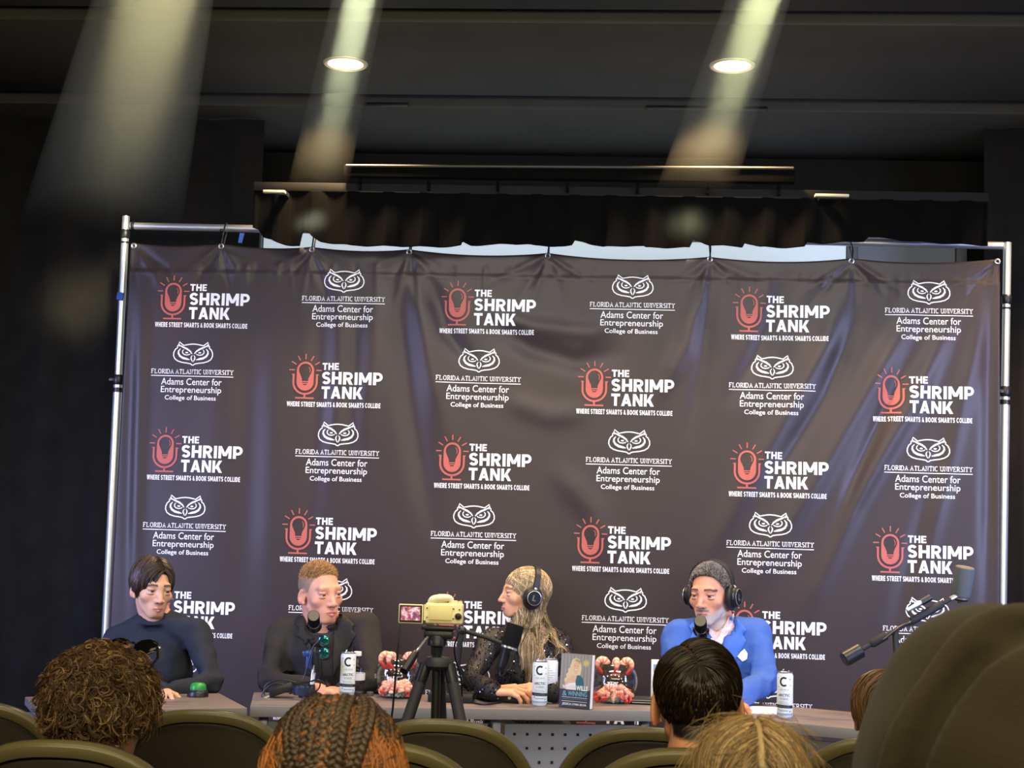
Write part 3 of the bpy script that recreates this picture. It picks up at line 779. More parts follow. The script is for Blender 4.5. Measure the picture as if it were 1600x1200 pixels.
for px, py in GROM:
    q = W(px, py + 1, YBN); yy = YBN + float(fshape(q[0], q[2])[0])
    MB().tube([(q[0] + 0.0095 * math.cos(a), yy - 0.003, q[2] + 0.0095 * math.sin(a)) for a in np.linspace(0, 2 * math.pi, 16, endpoint=False)], 0.0035, 8, closed=True).build('grommet', M_METAL, bn)

# ------------------------------------------------------------------ stand
st = thing('banner_stand', 'silver telescoping pipe stand holding the dark banner', 'banner stand', (0, YBN + 0.05, 0))
YP = YBN + 0.06
L0, L1 = W(197, 338, YP), W(168, 955, YP); R0, R1 = W(1574, 379, YP), W(1565, 955, YP)
def down(a, b): t = (0.02 - a[2]) / (b[2] - a[2]); return a + (b - a) * t
Lb, Rb = down(L0, L1), down(R0, R1)
M_POLE = mat('satin_aluminium_pole', srgb(222, 224, 222), 0.36, metal=0.75)
for (a, b, side) in ((L0, Lb, 0), (R0, Rb, 1)):
    def at_z(py): z = W(200 if side == 0 else 1572, py, YP)[2]; return a + (b - a) * (a[2] - z) / (a[2] - b[2])
    zc = at_z([594, 612][side])
    d = (b - a) / np.linalg.norm(b - a)
    MB().tube([a, zc], [0.0165, 0.0165], 20).build('upper_pole', M_POLE, st)
    MB().tube([zc, b], [0.0205, 0.0205], 20).build('lower_pole', M_POLE, st)
    cb = MB(); cb.tube([zc - d * 0.022, zc - d * 0.012, zc + d * 0.012, zc + d * 0.022], [0.021, 0.026, 0.026, 0.021], 20)
    zc3 = zc + d * 0.045; cb.tube([zc3 - d * 0.01, zc3 + d * 0.01], [0.0225, 0.0225], 20)
    cb.box(zc + np.array([-0.022, -0.015, 0.0]), (0.03, 0.016, 0.018), bev=0.004)
    cb.build('clamp_collar', M_BPL, st)
    z2 = at_z([366, 468][side]); cb = MB(); cb.tube([z2 - d * 0.02, z2 - d * 0.014, z2 + d * 0.014, z2 + d * 0.02], [0.0175, 0.0215, 0.0215, 0.0175], 20)
    cb.tube([z2 + d * 0.034, z2 + d * 0.042], [0.018, 0.018], 20)
    cb.build('joint_ring', M_BPL, st)
    MB().box((b[0], b[1], 0.01), (0.45, 0.45, 0.016), bev=0.004).build('base_plate', M_DMETAL, st)
bar0, bar1 = W(204, 353, YP), W(1567, 384, YP)
MB().tube([bar0, bar1], 0.0165, 20).build('crossbar', M_POLE, st)
MB().ell(bar0 + np.array([0.012, 0, 0]), (0.012, 0.021, 0.021)).build('crossbar_hook', M_DMETAL, st)
# elastic ties from grommets to crossbar
for px, py in GROM[1:7]:
    g = W(px, py, YBN); tt = (g[0] - bar0[0]) / (bar1[0] - bar0[0]); cpt = bar0 + (bar1 - bar0) * tt
    P = bez([g + np.array([0, -0.006, 0.004]), (g + cpt) / 2 + np.array([0.003, -0.03, 0]), cpt + np.array([0, -0.021, 0.0]), cpt + np.array([0, 0, 0.022]), cpt + np.array([0, 0.02, 0]), g + np.array([0.004, 0.012, 0.0])], 24)
    MB().tube(P, 0.0035, 6).build('elastic_tie', M_BPL, bn)
MB().ell(cpt * 0 + W(346, 360, YBN) + np.array([0, -0.0, 0]), (0.008, 0.008, 0.008)).build('tie_ball', M_BPL, bn)
for (px, py, w_, h_, nm) in ((188, 464, 0.03, 0.035, 0),):
    q = W(px, py, YP); MB().box(q + np.array([0.006, -0.019, 0]), (w_, 0.012, h_), R=rotm('Y', 6), bev=0.004).build('blue_tape', mat('blue_tape', srgb(38, 80, 165), 0.6), st)
tp = W(378, 373, YP)
MB().prism([(-0.010, -0.022), (0.006, -0.024), (0.016, 0.02), (-0.004, 0.022)], 0, 0.004, R=frame((0, -1, 0)), t=tp + np.array([0, -0.02, 0])).build('blue_tape', MATS['blue_tape'], st)
# ------------------------------------------------------------------ desks
TH = 0.74
M_WOOD = bpy.data.materials.new('grey_oak_laminate'); M_WOOD.use_nodes = True
nt = M_WOOD.node_tree; bs = nt.nodes['Principled BSDF']; bs.inputs['Roughness'].default_value = 0.42
tc = nt.nodes.new('ShaderNodeTexCoord'); mp_ = nt.nodes.new('ShaderNodeMapping'); mp_.inputs['Scale'].default_value = (1.2, 22, 22)
nz_ = nt.nodes.new('ShaderNodeTexNoise'); nz_.inputs['Scale'].default_value = 3.0; nz_.inputs['Detail'].default_value = 8; nz_.inputs['Roughness'].default_value = 0.65
rp = nt.nodes.new('ShaderNodeValToRGB'); rp.color_ramp.elements[0].position = 0.3; rp.color_ramp.elements[1].position = 0.72
rp.color_ramp.elements[0].color = (*srgb(78, 69, 65), 1); rp.color_ramp.elements[1].color = (*srgb(142, 130, 124), 1)
nt.links.new(tc.outputs['Object'], mp_.inputs[0]); nt.links.new(mp_.outputs[0], nz_.inputs['Vector']); nt.links.new(nz_.outputs['Fac'], rp.inputs[0]); nt.links.new(rp.outputs[0], bs.inputs['Base Color'])
M_EDGE = mat('grey_edge_band', srgb(122, 117, 108), 0.5)
M_PANEL = mat('grey_perforated_panel', srgb(128, 128, 126), 0.55, metal=0.2)
M_LEG = mat('grey_leg_metal', srgb(150, 150, 148), 0.45, metal=0.4)
M_HOLE = mat('punched_hole', srgb(12, 12, 12), 0.9)
def desk(label, fl, fr, depth, cx, rot_end=None, posts=(0.02,)):
    """fl, fr: front corners of the top (world xy); depth backwards"""
    fl = np.array(fl[:2]); fr = np.array(fr[:2]); d = fr - fl; L = np.linalg.norm(d); a = math.atan2(d[1], d[0])
    t = thing('desk', label, 'desk', (fl[0], fl[1], 0), 'grey training desks in an arc', rotz=a)
    MB().box((L / 2, depth / 2, TH - 0.014), (L, depth, 0.027), bev=0.003).build('desktop', M_WOOD, t, local=True)
    eb = MB(); eb.box((L / 2, -0.0015, TH - 0.019), (L, 0.003, 0.036), bev=0.001); eb.build('edge_band', M_EDGE, t, local=True)
    for q in posts:
        x = 0.03 + (L - 0.06) * q
        lg = MB(); lg.box((x, 0.10, (TH - 0.03) / 2), (0.03, 0.045, TH - 0.03), bev=0.004); lg.build('leg', M_LEG, t, local=True)
        lg = MB(); lg.box((x, depth - 0.06, (TH - 0.03) / 2), (0.03, 0.045, TH - 0.03), bev=0.004); lg.build('leg', M_LEG, t, local=True)
        MB().box((x, depth / 2 + 0.01, 0.05), (0.028, depth - 0.1, 0.03), bev=0.004).build('foot_rail', M_LEG, t, local=True)
    return t, L, fl, a
def modesty(t, x0, x1, z0, z1, y=0.085):
    """perforated front panel, punched on a square grid"""
    p = MB(); p.box(((x0 + x1) / 2, y, (z0 + z1) / 2), (x1 - x0, 0.006, z1 - z0), bev=0.001)
    po = p.build('modesty_panel', M_PANEL, t, local=True)
    h = MB()
    for x in np.arange(x0 + 0.035, x1 - 0.02, 0.045):
        for z in np.arange(z1 - 0.035, z0 + 0.02, -0.048): h.box((x, y - 0.004, z), (0.009, 0.004, 0.009))
    ho = h.build('perforation', M_HOLE, po, local=True); ho['kind'] = 'stuff'
# left desk: turned so that its left end comes towards the audience
A0, A1 = WZ(60, 1113, TH), WZ(386, 1105.5, TH)
B0, B1 = WZ(391, 1102.5, TH), WZ(1036, 1110.5, TH)
C0, C1 = WZ(1042, 1110.5, TH), WZ(1440, 1148, TH)
dep = 0.385
t1, L1_, _, _ = desk('grey-oak desk at the left end, with the green buzzer on it', A0, A1, 0.41, None, posts=(0.97,))
# white-grey end panel of the left desk
MB().box((0.012, 0.2, TH / 2 - 0.02), (0.02, 0.39, TH - 0.06), bev=0.003).build('end_panel', mat('pale_grey_laminate', srgb(190, 192, 196), 0.5, noise=0.12, nscale=9), t1, local=True)
modesty(t1, 0.05, L1_ - 0.05, 0.36, TH - 0.062)
t2, L2_, _, _ = desk('grey-oak desk in the middle, under the book and both shrimp bowls', B0, B1, dep, None, posts=(0.01, 0.60, 0.99))
xm = 0.03 + (L2_ - 0.06) * 0.60
modesty(t2, 0.06, xm - 0.03, 0.30, TH - 0.062); modesty(t2, xm + 0.03, L2_ - 0.05, 0.30, TH - 0.062)
t3, L3_, _, _ = desk('grey-oak desk at the right end, in front of the man in the blue suit', C0, C1, 0.44, None, posts=(0.02, 0.98))
modesty(t3, 0.06, L3_ - 0.06, 0.30, TH - 0.062)

# ------------------------------------------------------------------ green buzzer
p = WZ(309, 1088, TH)
t = thing('buzzer', 'green push-button buzzer on the left desk', 'buzzer', (p[0], p[1], TH))
MB().lathe([(0.0, 0), (0.037, 0), (0.037, 0.004), (0.035, 0.016), (0.031, 0.021), (0.0, 0.021)], (p[0], p[1], TH)).build('base', M_BPL, t)
MB().lathe([(0.028, 0.021), (0.0285, 0.03), (0.026, 0.040), (0.02, 0.0455), (0.01, 0.0475), (0, 0.048)], (p[0], p[1], TH)).build('button', mat('green_plastic', srgb(30, 150, 60), 0.35, trans=0.1), t)
MB().lathe([(0.0285, 0.019), (0.0315, 0.0205), (0.0315, 0.023), (0.0285, 0.0245)], (p[0], p[1], TH), caps=False).build('rim', mat('dark_blue_grey_plastic', srgb(40, 46, 58), 0.35), t)

# ------------------------------------------------------------------ drink cans
M_CAN = mat('white_can_paint', srgb(232, 240, 240), 0.35, spec=0.5)
M_LID = mat('can_aluminium', srgb(200, 202, 205), 0.3, metal=0.9)
M_INK = mat('dark_can_ink', srgb(26, 34, 42), 0.5)
M_INKG = mat('grey_can_ink', srgb(150, 165, 170), 0.5)
M_INKB = mat('pale_blue_can_ink', srgb(140, 165, 185), 0.5)
CR_, CH_ = 0.0275, 0.155
def can(label, px, py, turn=0.0, words='front', dark=False):
    p = WZ(px, py, TH); p = np.array([p[0], p[1] + CR_, TH])
    t = thing('drink_can', label, 'drink can', p, 'slim white drink cans')
    MB().lathe([(0, 0.004), (0.018, 0.004), (0.021, 0.0), (0.0235, 0.003), (CR_, 0.010), (CR_, CH_ - 0.012), (0.0245, CH_ - 0.004), (0.0245, CH_ - 0.003)], p, n=40).build('can_body', M_CAN, t)
    MB().lathe([(0.0245, CH_ - 0.003), (0.0252, CH_), (0.0235, CH_), (0.0225, CH_ - 0.005), (0, CH_ - 0.005)], p, n=40).build('lid', M_LID, t)
    tb = MB(); tb.box((p[0] + 0.003, p[1], TH + CH_ - 0.002), (0.022, 0.013, 0.002), bev=0.0008); tb.tube([(p[0] - 0.008, p[1], TH + CH_ - 0.004), (p[0] - 0.008, p[1], TH + CH_ + 0.007), (p[0] - 0.004, p[1], TH + CH_ + 0.009)], 0.0018, 6); tb.tube([(p[0] + 0.012, p[1], TH + CH_ - 0.003), (p[0] + 0.012, p[1], TH + CH_ + 0.006)], 0.0018, 6); tb.build('pull_tab', M_LID, t)
    f = Flat()
    if words == 'front':
        f.add(stroke2d(arc2d((0, 0.124), 0.0125, 0.0135, 52, 308, 22), 0.0062), 0)
        f.add(stroke2d([(-.004, 0.1185), (0.004, 0.1175)], 0.0001), 0)
        f.add(fit_text('CELSIUS', -0.017, 0.017, 0.094, 0.100, 0.012), 1)
        f.add(fit_text('ARCTIC', -0.021, 0.021, 0.074, 0.083, 0.03), 0); f.add(fit_text('VIBE', -0.016, 0.016, 0.062, 0.070, 0.02), 1)
        for k in range(3): f.add(stroke2d([(-0.019, 0.0562 - .004 * k), (0.013 + .003 * k, 0.0562 - .004 * k)], 0.0013), 1)
        f.poly([(-0.038, 0.036), (0.038, 0.034), (0.038, 0.044), (-0.038, 0.047)], 0 if dark else 0)
        f.add(stroke2d([(-0.02, 0.0405), (0.02, 0.0395)], 0.0028), 2)
        f.poly([(-0.038, 0.010), (0.038, 0.010), (0.038, 0.017), (-0.038, 0.018)], 2)
        f.add(stroke2d([(-0.016, 0.026), (0.016, 0.026)], 0.0035), 2)
        for sx, sy, r in ((0.021, 0.132, 0.002), (-0.022, 0.136, 0.0015), (0.023, 0.112, 0.0018), (-0.021, 0.106, 0.0016), (0.022, 0.024, 0.0022), (-0.02, 0.03, 0.002)): f.poly(arc2d((sx, sy), r, r * 1.2, 0, 330, 8), 0)
    else:
        for z in np.arange(0.035, 0.135, 0.008): f.add(stroke2d([(-0.02, z), (0.005 + 0.012 * math.sin(z * 900), z)], 0.0016), 1)
        f.add(stroke2d([(-0.022, 0.028), (0.022, 0.028), (0.022, 0.138), (-0.022, 0.138)], 0.0009, closed=True), 1)
        f.poly([(0.012, 0.04), (0.02, 0.04), (0.02, 0.055), (0.012, 0.055)], 0)
    f.cut(0.004)
    def mp(V):
        r = CR_ + 0.0003; a = V[:, 0] / r + turn - math.pi / 2
        return np.stack([p[0] + r * np.cos(a), p[1] + r * np.sin(a), p[2] + V[:, 1]], 1)
    f.mapped(mp, 'printed_mark', [M_INK, M_INKG, M_INKB], t)
can('slim white drink can in front of the man in the black jacket', 540, 1089, 0.2, dark=True)
can('slim white drink can standing in front of another can, left of the book', 842, 1103.5, 0.05)
can('slim white drink can turned backwards, half hidden behind another can left of the book', 858, 1099, 0.1, words='back')
can('slim white drink can near the right end of the desk, beside the blue suit', 1227.5, 1123, -0.25)

# ------------------------------------------------------------------ water bottle, cap and small things by the first microphone
def glass_mat(name, col=(1, 1, 1), ref=1.0):
    m = bpy.data.materials.new(name); m.use_nodes = True; nt = m.node_tree; nt.nodes.remove(nt.nodes['Principled BSDF'])
    tr_ = nt.nodes.new('ShaderNodeBsdfTransparent'); tr_.inputs[0].default_value = (*col, 1); gl = nt.nodes.new('ShaderNodeBsdfGlossy'); gl.inputs['Roughness'].default_value = 0.03
    lw = nt.nodes.new('ShaderNodeLayerWeight'); lw.inputs['Blend'].default_value = 0.5; mx = nt.nodes.new('ShaderNodeMixShader')
    pw_ = nt.nodes.new('ShaderNodeMath'); pw_.operation = 'POWER'; pw_.inputs[1].default_value = 3.2; nt.links.new(lw.outputs['Facing'], pw_.inputs[0])
    ml = nt.nodes.new('ShaderNodeMath'); ml.operation = 'MULTIPLY_ADD'; ml.inputs[1].default_value = 0.85 * ref; ml.inputs[2].default_value = 0.045 * ref; nt.links.new(pw_.outputs[0], ml.inputs[0])
    nt.links.new(ml.outputs[0], mx.inputs[0]); nt.links.new(tr_.outputs[0], mx.inputs[1]); nt.links.new(gl.outputs[0], mx.inputs[2]); nt.links.new(mx.outputs[0], nt.nodes['Material Output'].inputs['Surface'])
    return m
M_GLASS = glass_mat('clear_glass', (0.97, 0.98, 0.98))
M_PET = glass_mat('clear_plastic', (0.90, 0.93, 0.94))
p = WZ(550, 1085, TH); p = np.array([p[0] + 0.01, p[1] + 0.03, TH])
t = thing('water_bottle', 'clear plastic water bottle half hidden behind the left can', 'bottle', p)
MB().lathe([(0, 0.003), (0.026, 0.0), (0.030, 0.008), (0.030, 0.03), (0.0285, 0.035), (0.030, 0.04), (0.030, 0.085), (0.026, 0.105), (0.014, 0.125), (0.0125, 0.14)], p, n=32).build('bottle_body', M_PET, t)
MB().lathe([(0.030, 0.05), (0.0306, 0.05), (0.0306, 0.075), (0.030, 0.075)], p, n=32, caps=False).build('label_band', mat('white_label', srgb(225, 228, 228), 0.5), t)
MB().lathe([(0, 0.137), (0.0145, 0.137), (0.0145, 0.150), (0.013, 0.152), (0, 0.152)], p, n=24).build('cap', M_WHITE, t)
p = WZ(561, 1085, TH) + np.array([0.0, 0.05, 0])
t = thing('yellow_marker', 'short thick marker pen with a yellow cap lying by the water bottle', 'marker', (p[0], p[1], TH))
MB().tube([(p[0], p[1], TH + 0.011), (p[0] + 0.034, p[1] - 0.004, TH + 0.011)], [0.0105, 0.008], 14).build('cap', mat('yellow_plastic', srgb(215, 200, 40), 0.4), t)
MB().tube([(p[0] + 0.034, p[1] - 0.004, TH + 0.0105), (p[0] + 0.085, p[1] - 0.01, TH + 0.0105)], 0.0105, 14).build('barrel', M_BPL, t)
for k, (px, py, r, h, lab) in enumerate(((561, 1088, 0.018, 0.018, 'low round black knob-like puck beside the left can'), (578, 1087, 0.013, 0.014, 'small grey round puck beside the left shrimp bowl'))):
    q = WZ(px, py, TH); t = tag(MB().lathe([(0, 0), (r, 0), (r, h * .8), (r * .85, h), (0, h)], (q[0], q[1], TH)).build('puck', [M_BPL, mat('grey_rubber', srgb(70, 72, 76), 0.6)][k], origin=(q[0], q[1], TH)), lab, 'puck')

# ------------------------------------------------------------------ microphones
M_FOAM = mat('black_mic_foam', srgb(28, 28, 28), 0.95, spec=0.1, bump=0.4, bscale=900)
M_FOAMG = mat('grey_mic_foam', srgb(92, 96, 98), 0.95, spec=0.1, bump=0.4, bscale=900)
def mic(label, a, b, foam=M_FOAM, r=0.027, cut=0.42, body_r=None, yoke=True):
    """broadcast microphone: windscreen tip at a, tail at b"""
    a = np.array(a); b = np.array(b); d = (b - a); L = np.linalg.norm(d); d /= L; R_ = frame(d); br = body_r or r * 0.86
    t = thing('microphone', label, 'microphone', a, 'broadcast microphones on the desk')
    MB().lathe([(0, 0.0), (r * .9, 0.0), (r * .98, 0.002), (r, 0.006), (r, L * cut - 0.008), (r * .95, L * cut), (0, L * cut)], a, R_, 28).build('windscreen', foam, t)
    MB().lathe([(0, -0.0006), (r * .86, -0.0006), (r * .9, 0.0002)], a, R_, 28, caps=False).build('front_grille', mat('olive_grey_mesh', srgb(112, 106, 84), 0.8, bump=0.3, bscale=1500), t)
    MB().lathe([(0, L * cut), (br * 1.04, L * cut), (br * 1.04, L * cut + 0.014), (br, L * cut + 0.016), (br * .96, L * .9), (br * .8, L - 0.004), (br * .55, L), (0, L)], a, R_, 28).build('mic_body', M_BPL, t)
    MB().lathe([(br * 1.06, L * cut + 0.002), (br * 1.1, L * cut + 0.003), (br * 1.1, L * cut + 0.009), (br * 1.06, L * cut + 0.010)], a, R_, 28, caps=False).build('trim_ring', M_METAL, t)
    if yoke:
        c = a + d * L * 0.62; x = R_[:, 0]
        y = MB(); y.tube(bez([c + x * br * 1.15, c + x * br * 1.25 + d * 0.03, c + x * br * 0.6 + d * (L * .38 + 0.018), c - x * br * 0.6 + d * (L * .38 + 0.018), c - x * br * 1.25 + d * 0.03, c - x * br * 1.15], 24), 0.0042, 8)
        for s in (-1, 1): y.cyl(c + s * x * br * .98, c + s * x * (br * 1.2 + 0.006), 0.008, n=14)
        y.build('yoke', M_BMAT, t)
    return t, a, b, d, R_
# first microphone, seen end-on in front of the man in the black jacket
Y1 = 5.22
t, a, b, d, R_ = mic('black microphone pointing at the camera in front of the man in the black jacket', W(490, 962, Y1 - 0.05), W(491, 984, Y1 + 0.095), r=0.0215, cut=0.5)
s = thing('microphone_stand', 'black microphone stand with blue clamps in front of the man in the black jacket', 'microphone stand', WZ(492, 1092, TH), 'microphone arms')
bp = np.array([*WZ(480, 1090, TH)[:2], TH]); bp[1] += 0.02
MB().lathe([(0, 0), (0.045, 0), (0.045, 0.006), (0.03, 0.016), (0.014, 0.02), (0.012, 0.045), (0, 0.045)], bp + [0.01, 0, 0]).build('base', M_BPL, s)
p1 = W(489, 1088, Y1 + .05); p2 = W(491, 1040, Y1 + 0.06); p3 = W(491, 1006, Y1 + 0.09)
MB().tube([bp + [0.01, 0, 0.03], p2], 0.009, 14).build('lower_tube', M_METAL, s)
MB().tube([p2 - (p3 - p2) * 0.0, p3], 0.0125, 14).build('upper_tube', M_BPL, s)
cb = MB(); c_ = W(484, 1030, Y1 + 0.04); cb.box(c_, (0.022, 0.03, 0.065), R=rotm('Y', 4), bev=0.006); cb.build('blue_clamp', mat('blue_anodised', srgb(60, 92, 160), 0.3, metal=0.5), s)
cb = MB(); c_ = W(479, 1021, Y1 + 0.03); cb.box(c_, (0.024, 0.02, 0.020), R=rotm('Y', -15), bev=0.004); cb.build('blue_clamp', MATS['blue_anodised'], s)
cb = MB(); c_ = W(496, 1034, Y1 + 0.03); cb.box(c_, (0.017, 0.03, 0.075), R=rotm('Y', -4), bev=0.005)
for k in range(9): cb.box(c_ + np.array([0.0, -0.0155, -0.032 + 0.008 * k]), (0.015, 0.002, 0.003), R=rotm('Y', -25))
cb.build('grip', M_BMAT, s)
cb = MB(); cb.ell(W(492, 1003, Y1 + 0.08), (0.02, 0.02, 0.014)); cb.tube([W(482, 1000, Y1 + 0.08), W(478, 1006, Y1 + .06)], 0.006, 10); cb.build('joint', M_BMAT, s)
for P in ([(500, 1000), (489, 1012), (481, 1040), (474, 1062)], [(496, 1020), (500, 1052), (488, 1064), (440, 1072), (424, 1080)]):
    MB().tube(bez([W(x, y, Y1 - 0.01) for x, y in P], 30), 0.0028, 7).build('cable', M_BPL, s)
q = W(472, 1073, Y1 - 0.02)
MB().lathe([(0.035, 0.0), (0.036, 0.0), (0.030, -0.028), (0.029, -0.028)], q, n=24, caps=False).build('blue_cup_ring', mat('dark_blue_plastic', srgb(38, 48, 78), 0.35), s)
# second microphone, side-on in front of the woman
Y2 = 5.28
t, a, b, d, R_ = mic('large black microphone seen from the side in front of the woman in sequins', W(806, 976, Y2), W(786, 1046, Y2 - 0.02), r=0.031, cut=0.48)
s = thing('microphone_stand', 'black boom arm reaching to the microphone in front of the woman in sequins', 'microphone stand', WZ(736, 1098, TH), 'microphone arms')
bq = np.array([*WZ(738, 1092, TH)[:2], TH]); bq[1] += 0.03
MB().lathe([(0, 0), (0.04, 0), (0.04, 0.006), (0.02, 0.016), (0.012, 0.03), (0, 0.03)], bq).build('base', M_BPL, s)
e1 = W(722, 985, Y2 + 0.06); e2 = b + np.array([-0.02, 0.02, 0.02])
c0 = a + d * 0.62 * np.linalg.norm(b - a)
MB().tube([bq + [0, 0, 0.02], W(716, 1040, Y2 + .05), e1], 0.008, 12).build('lower_tube', M_BMAT, s)
MB().tube([e1, W(760, 996, Y2 + 0.08), W(800, 1012, Y2 + .06)], 0.008, 12).build('upper_tube', M_BMAT, s)
MB().ell(e1, (0.016, 0.016, 0.016)).build('joint', M_BPL, s)
MB().tube(bez([W(800, 1012, Y2 + .06), W(792, 1022, Y2 + 0.05), c0 + np.array([0, 0.034, 0])], 10), 0.006, 8).build('swivel', M_BMAT, s)
# third microphone, end-on in front of the man in blue
Y3 = 5.12
t, a, b, d, R_ = mic('black microphone pointing at the camera in front of the man in the blue suit', W(1094, 970, Y3 - 0.05), W(1096, 992, Y3 + 0.095), r=0.0215, cut=0.5)
s = thing('microphone_stand', 'black upright microphone arm in front of the man in the blue suit', 'microphone stand', WZ(1096, 1110, TH), 'microphone arms')
bq = np.array([*WZ(1098, 1106, TH)[:2], TH])
MB().lathe([(0, 0), (0.045, 0), (0.045, 0.006), (0.02, 0.016), (0.012, 0.03), (0, 0.03)], bq).build('base', M_BPL, s)
MB().tube([bq + [0, 0, 0.02], W(1096, 1006, Y3 + 0.07)], 0.009, 12).build('lower_tube', M_BMAT, s)
cb = MB(); cb.box(W(1096, 1004, Y3 + 0.06), (0.03, 0.03, 0.03), bev=0.008); cb.tube([W(1096, 1000, Y3 + .05), W(1104, 990, Y3 + .05), W(1103, 1006, Y3 + .05)], 0.005, 8); cb.build('joint', M_BPL, s)
# fourth microphone on a long boom, nobody behind it
Y4 = 5.35
t, a, b, d, R_ = mic('grey foam microphone pointing up at the end of the long boom arm on the right', W(1508, 886, Y4), W(1500, 938, Y4 + 0.02), foam=M_FOAMG, r=0.0345, cut=0.86, body_r=0.026, yoke=False)
s = thing('microphone_stand', 'long slanting black boom arm with a counterweight at the right of the desk', 'microphone stand', WZ(1440, 1120, TH), 'microphone arms')
m1, m2 = W(1496, 930, Y4), W(1318, 1031, Y4 - 0.1)
u = (m2 - m1) / np.linalg.norm(m2 - m1)
MB().tube([m1 + u * 0.02, m2 - u * 0.07], 0.0075, 14).build('boom_tube', M_BMAT, s)
Lm = np.linalg.norm(m2 - m1)
MB().tube([m2 - u * 0.075, m2 - u * 0.07, m2 - u * 0.004, m2], [0.02, 0.027, 0.027, 0.022], 20).build('counterweight', M_BPL, s)
MB().tube([m1 + u * Lm * .62, m1 + u * Lm * .635, m1 + u * Lm * 0.75, m1 + u * Lm * .77], [0.009, 0.015, 0.015, 0.009], 16).build('sleeve', M_BMAT, s)
MB().tube([m1 + u * 0.06, m1 + u * 0.07, m1 + u * 0.20, m1 + u * 0.22], [0.008, 0.014, 0.014, 0.008], 16).build('sleeve', M_BMAT, s)
xp = m1 + np.array([-0.09, -0.02, -0.005])
MB().tube([xp + u * 0.01, xp + u * 0.05], [0.012, 0.012], 14).build('plug', M_BPL, s); MB().tube([xp + u * 0.05, xp + u * 0.11], [0.0095, 0.007], 14).build('plug_sleeve', M_METAL, s)
MB().tube(bez([xp + u * 0.11, m1 + u * 0.20 + [0, -0.016, 0.004], m1 + u * 0.25 + [0, -0.016, 0.006], m1 + u * 0.32 + [0, -0.016, -.006]], 20), 0.003, 7).build('cable', M_BPL, s)
MB().tube([m1 + u * 0.03, m1, b + [0, 0, -0.005]], 0.009, 12).build('swivel', M_METAL, s)
kn = m1 + u * Lm * 0.55
bq = np.array([*WZ(1415, 1135, TH)[:2], TH]); bq[1] = min(bq[1] + 0.1, kn[1])
MB().tube([bq, kn], 0.011, 14).build('upright', M_BMAT, s); MB().lathe([(0, 0), (0.05, 0), (0.05, 0.008), (0.02, 0.018), (0, 0.018)], bq).build('base', M_BPL, s)

# ------------------------------------------------------------------ sound gear and cables on the desk
def gear(name, label, cat, px, py, size, rot=0.0, tilt=0.0, m=M_BPL):
    q = WZ(px, py, TH); c = np.array([q[0], q[1] + size[1] / 2, TH])
    t = thing(name, label, cat, c)
    R_ = rotm('Z', rot) @ rotm('Y', tilt)
    lift = abs(math.sin(math.radians(tilt))) * size[0] / 2
    MB().box(c + [0, 0, size[2] / 2 + lift], size, R=R_, bev=0.004).build('case', m, t)
    return t, c, R_, lift
t, c, R_, lf = gear('headphone_amplifier', 'small black box with knobs in front of the clasped hands', 'audio box', 792, 1098, (0.10, 0.07, 0.035))
for k in range(4):
    x = -0.035 + 0.022 * k; MB().cyl(c + R_ @ np.array([x, -0.033, 0.018]), c + R_ @ np.array([x, -0.042, 0.018]), 0.006, n=14).build('knob', [M_METAL, M_BMAT][k % 2], t)
t, c, R_, lf = gear('interface_box', 'thin black electronic box on the middle desk behind the tripod', 'audio box', 703, 1098, (0.16, 0.10, 0.03))
for k in range(3): MB().cyl(c + np.array([-0.05 + .04 * k, 0, 0.03]), c + np.array([-0.05 + .04 * k, 0, 0.036]), 0.008, n=14).build('knob', M_BMAT, t)
t, c, R_, lf = gear('remote_box', 'flat dark card reader lying between the tripod and the woman', 'audio box', 738, 1092, (0.07, 0.06, 0.014), rot=-8)
MB().box(c + np.array([0.0, -0.01, 0.0150]), (0.05, 0.03, 0.002), R=R_, bev=0.0005).build('display', mat('dark_display', srgb(50, 54, 56), 0.2), t)
t, c, R_, lf = gear('belt_pack', 'black adapter box with plugged cables lying on the desk left of the first microphone', 'audio box', 437, 1091, (0.085, 0.05, 0.030), rot=8, tilt=-20)
for k in range(2): MB().cyl(c + R_ @ np.array([-0.043, -0.01 + .02 * k, 0]) + [0, 0, .02], c + R_ @ np.array([-0.068, -0.01 + .02 * k, -0.002]) + [0, 0, .02], 0.007, n=12).build('plug', M_METAL, t)
for k, P in enumerate(([(420, 1092), (413, 1085), (416, 1070), (438, 1062), (462, 1066)], [(421, 1095), (409, 1096), (412, 1080), (430, 1068), (458, 1072)], [(452, 1084), (468, 1080), (486, 1084), (498, 1076), (500, 1064), (492, 1062)])):
    MB().tube(bez([W(x, y, Y1 - 0.0 - 0.02 * k) for x, y in P], 30), 0.0026, 7).build('cable', M_BPL, t)
q0 = [(722, 1094), (735, 1101), (755, 1105), (775, 1103), (790, 1100), (806, 1101), (818, 1098)]
co = MB().tube(bez([np.array([*WZ(x, y - 3, TH)[:2], TH + 0.0035]) for x, y in q0], 50), 0.0032, 8).build('cable', M_BPL, origin=WZ(760, 1100, TH)); tag(co, 'black cable lying along the front of the middle desk in front of the hands', 'cable')
t, c, R_, lf = gear('tablet_box', 'black device with silver stripes half hidden by the dark-haired head', 'audio box', 1003, 1101, (0.075, 0.08, 0.022))
for k in range(2): MB().box(c + np.array([0, -0.041, 0.007 + .008 * k]), (0.07, 0.002, 0.0025)).build('stripe', M_METAL, t)
q = WZ(1014, 1098, TH); q[1] += 0.06
t = thing('white_box', 'white upright carton half hidden behind the dark-haired head', 'carton', (q[0] + 0.03, q[1], TH))
MB().box((q[0] + 0.035, q[1], TH + 0.075), (0.055, 0.03, 0.15), bev=0.002).build('carton', M_WHITE, t)
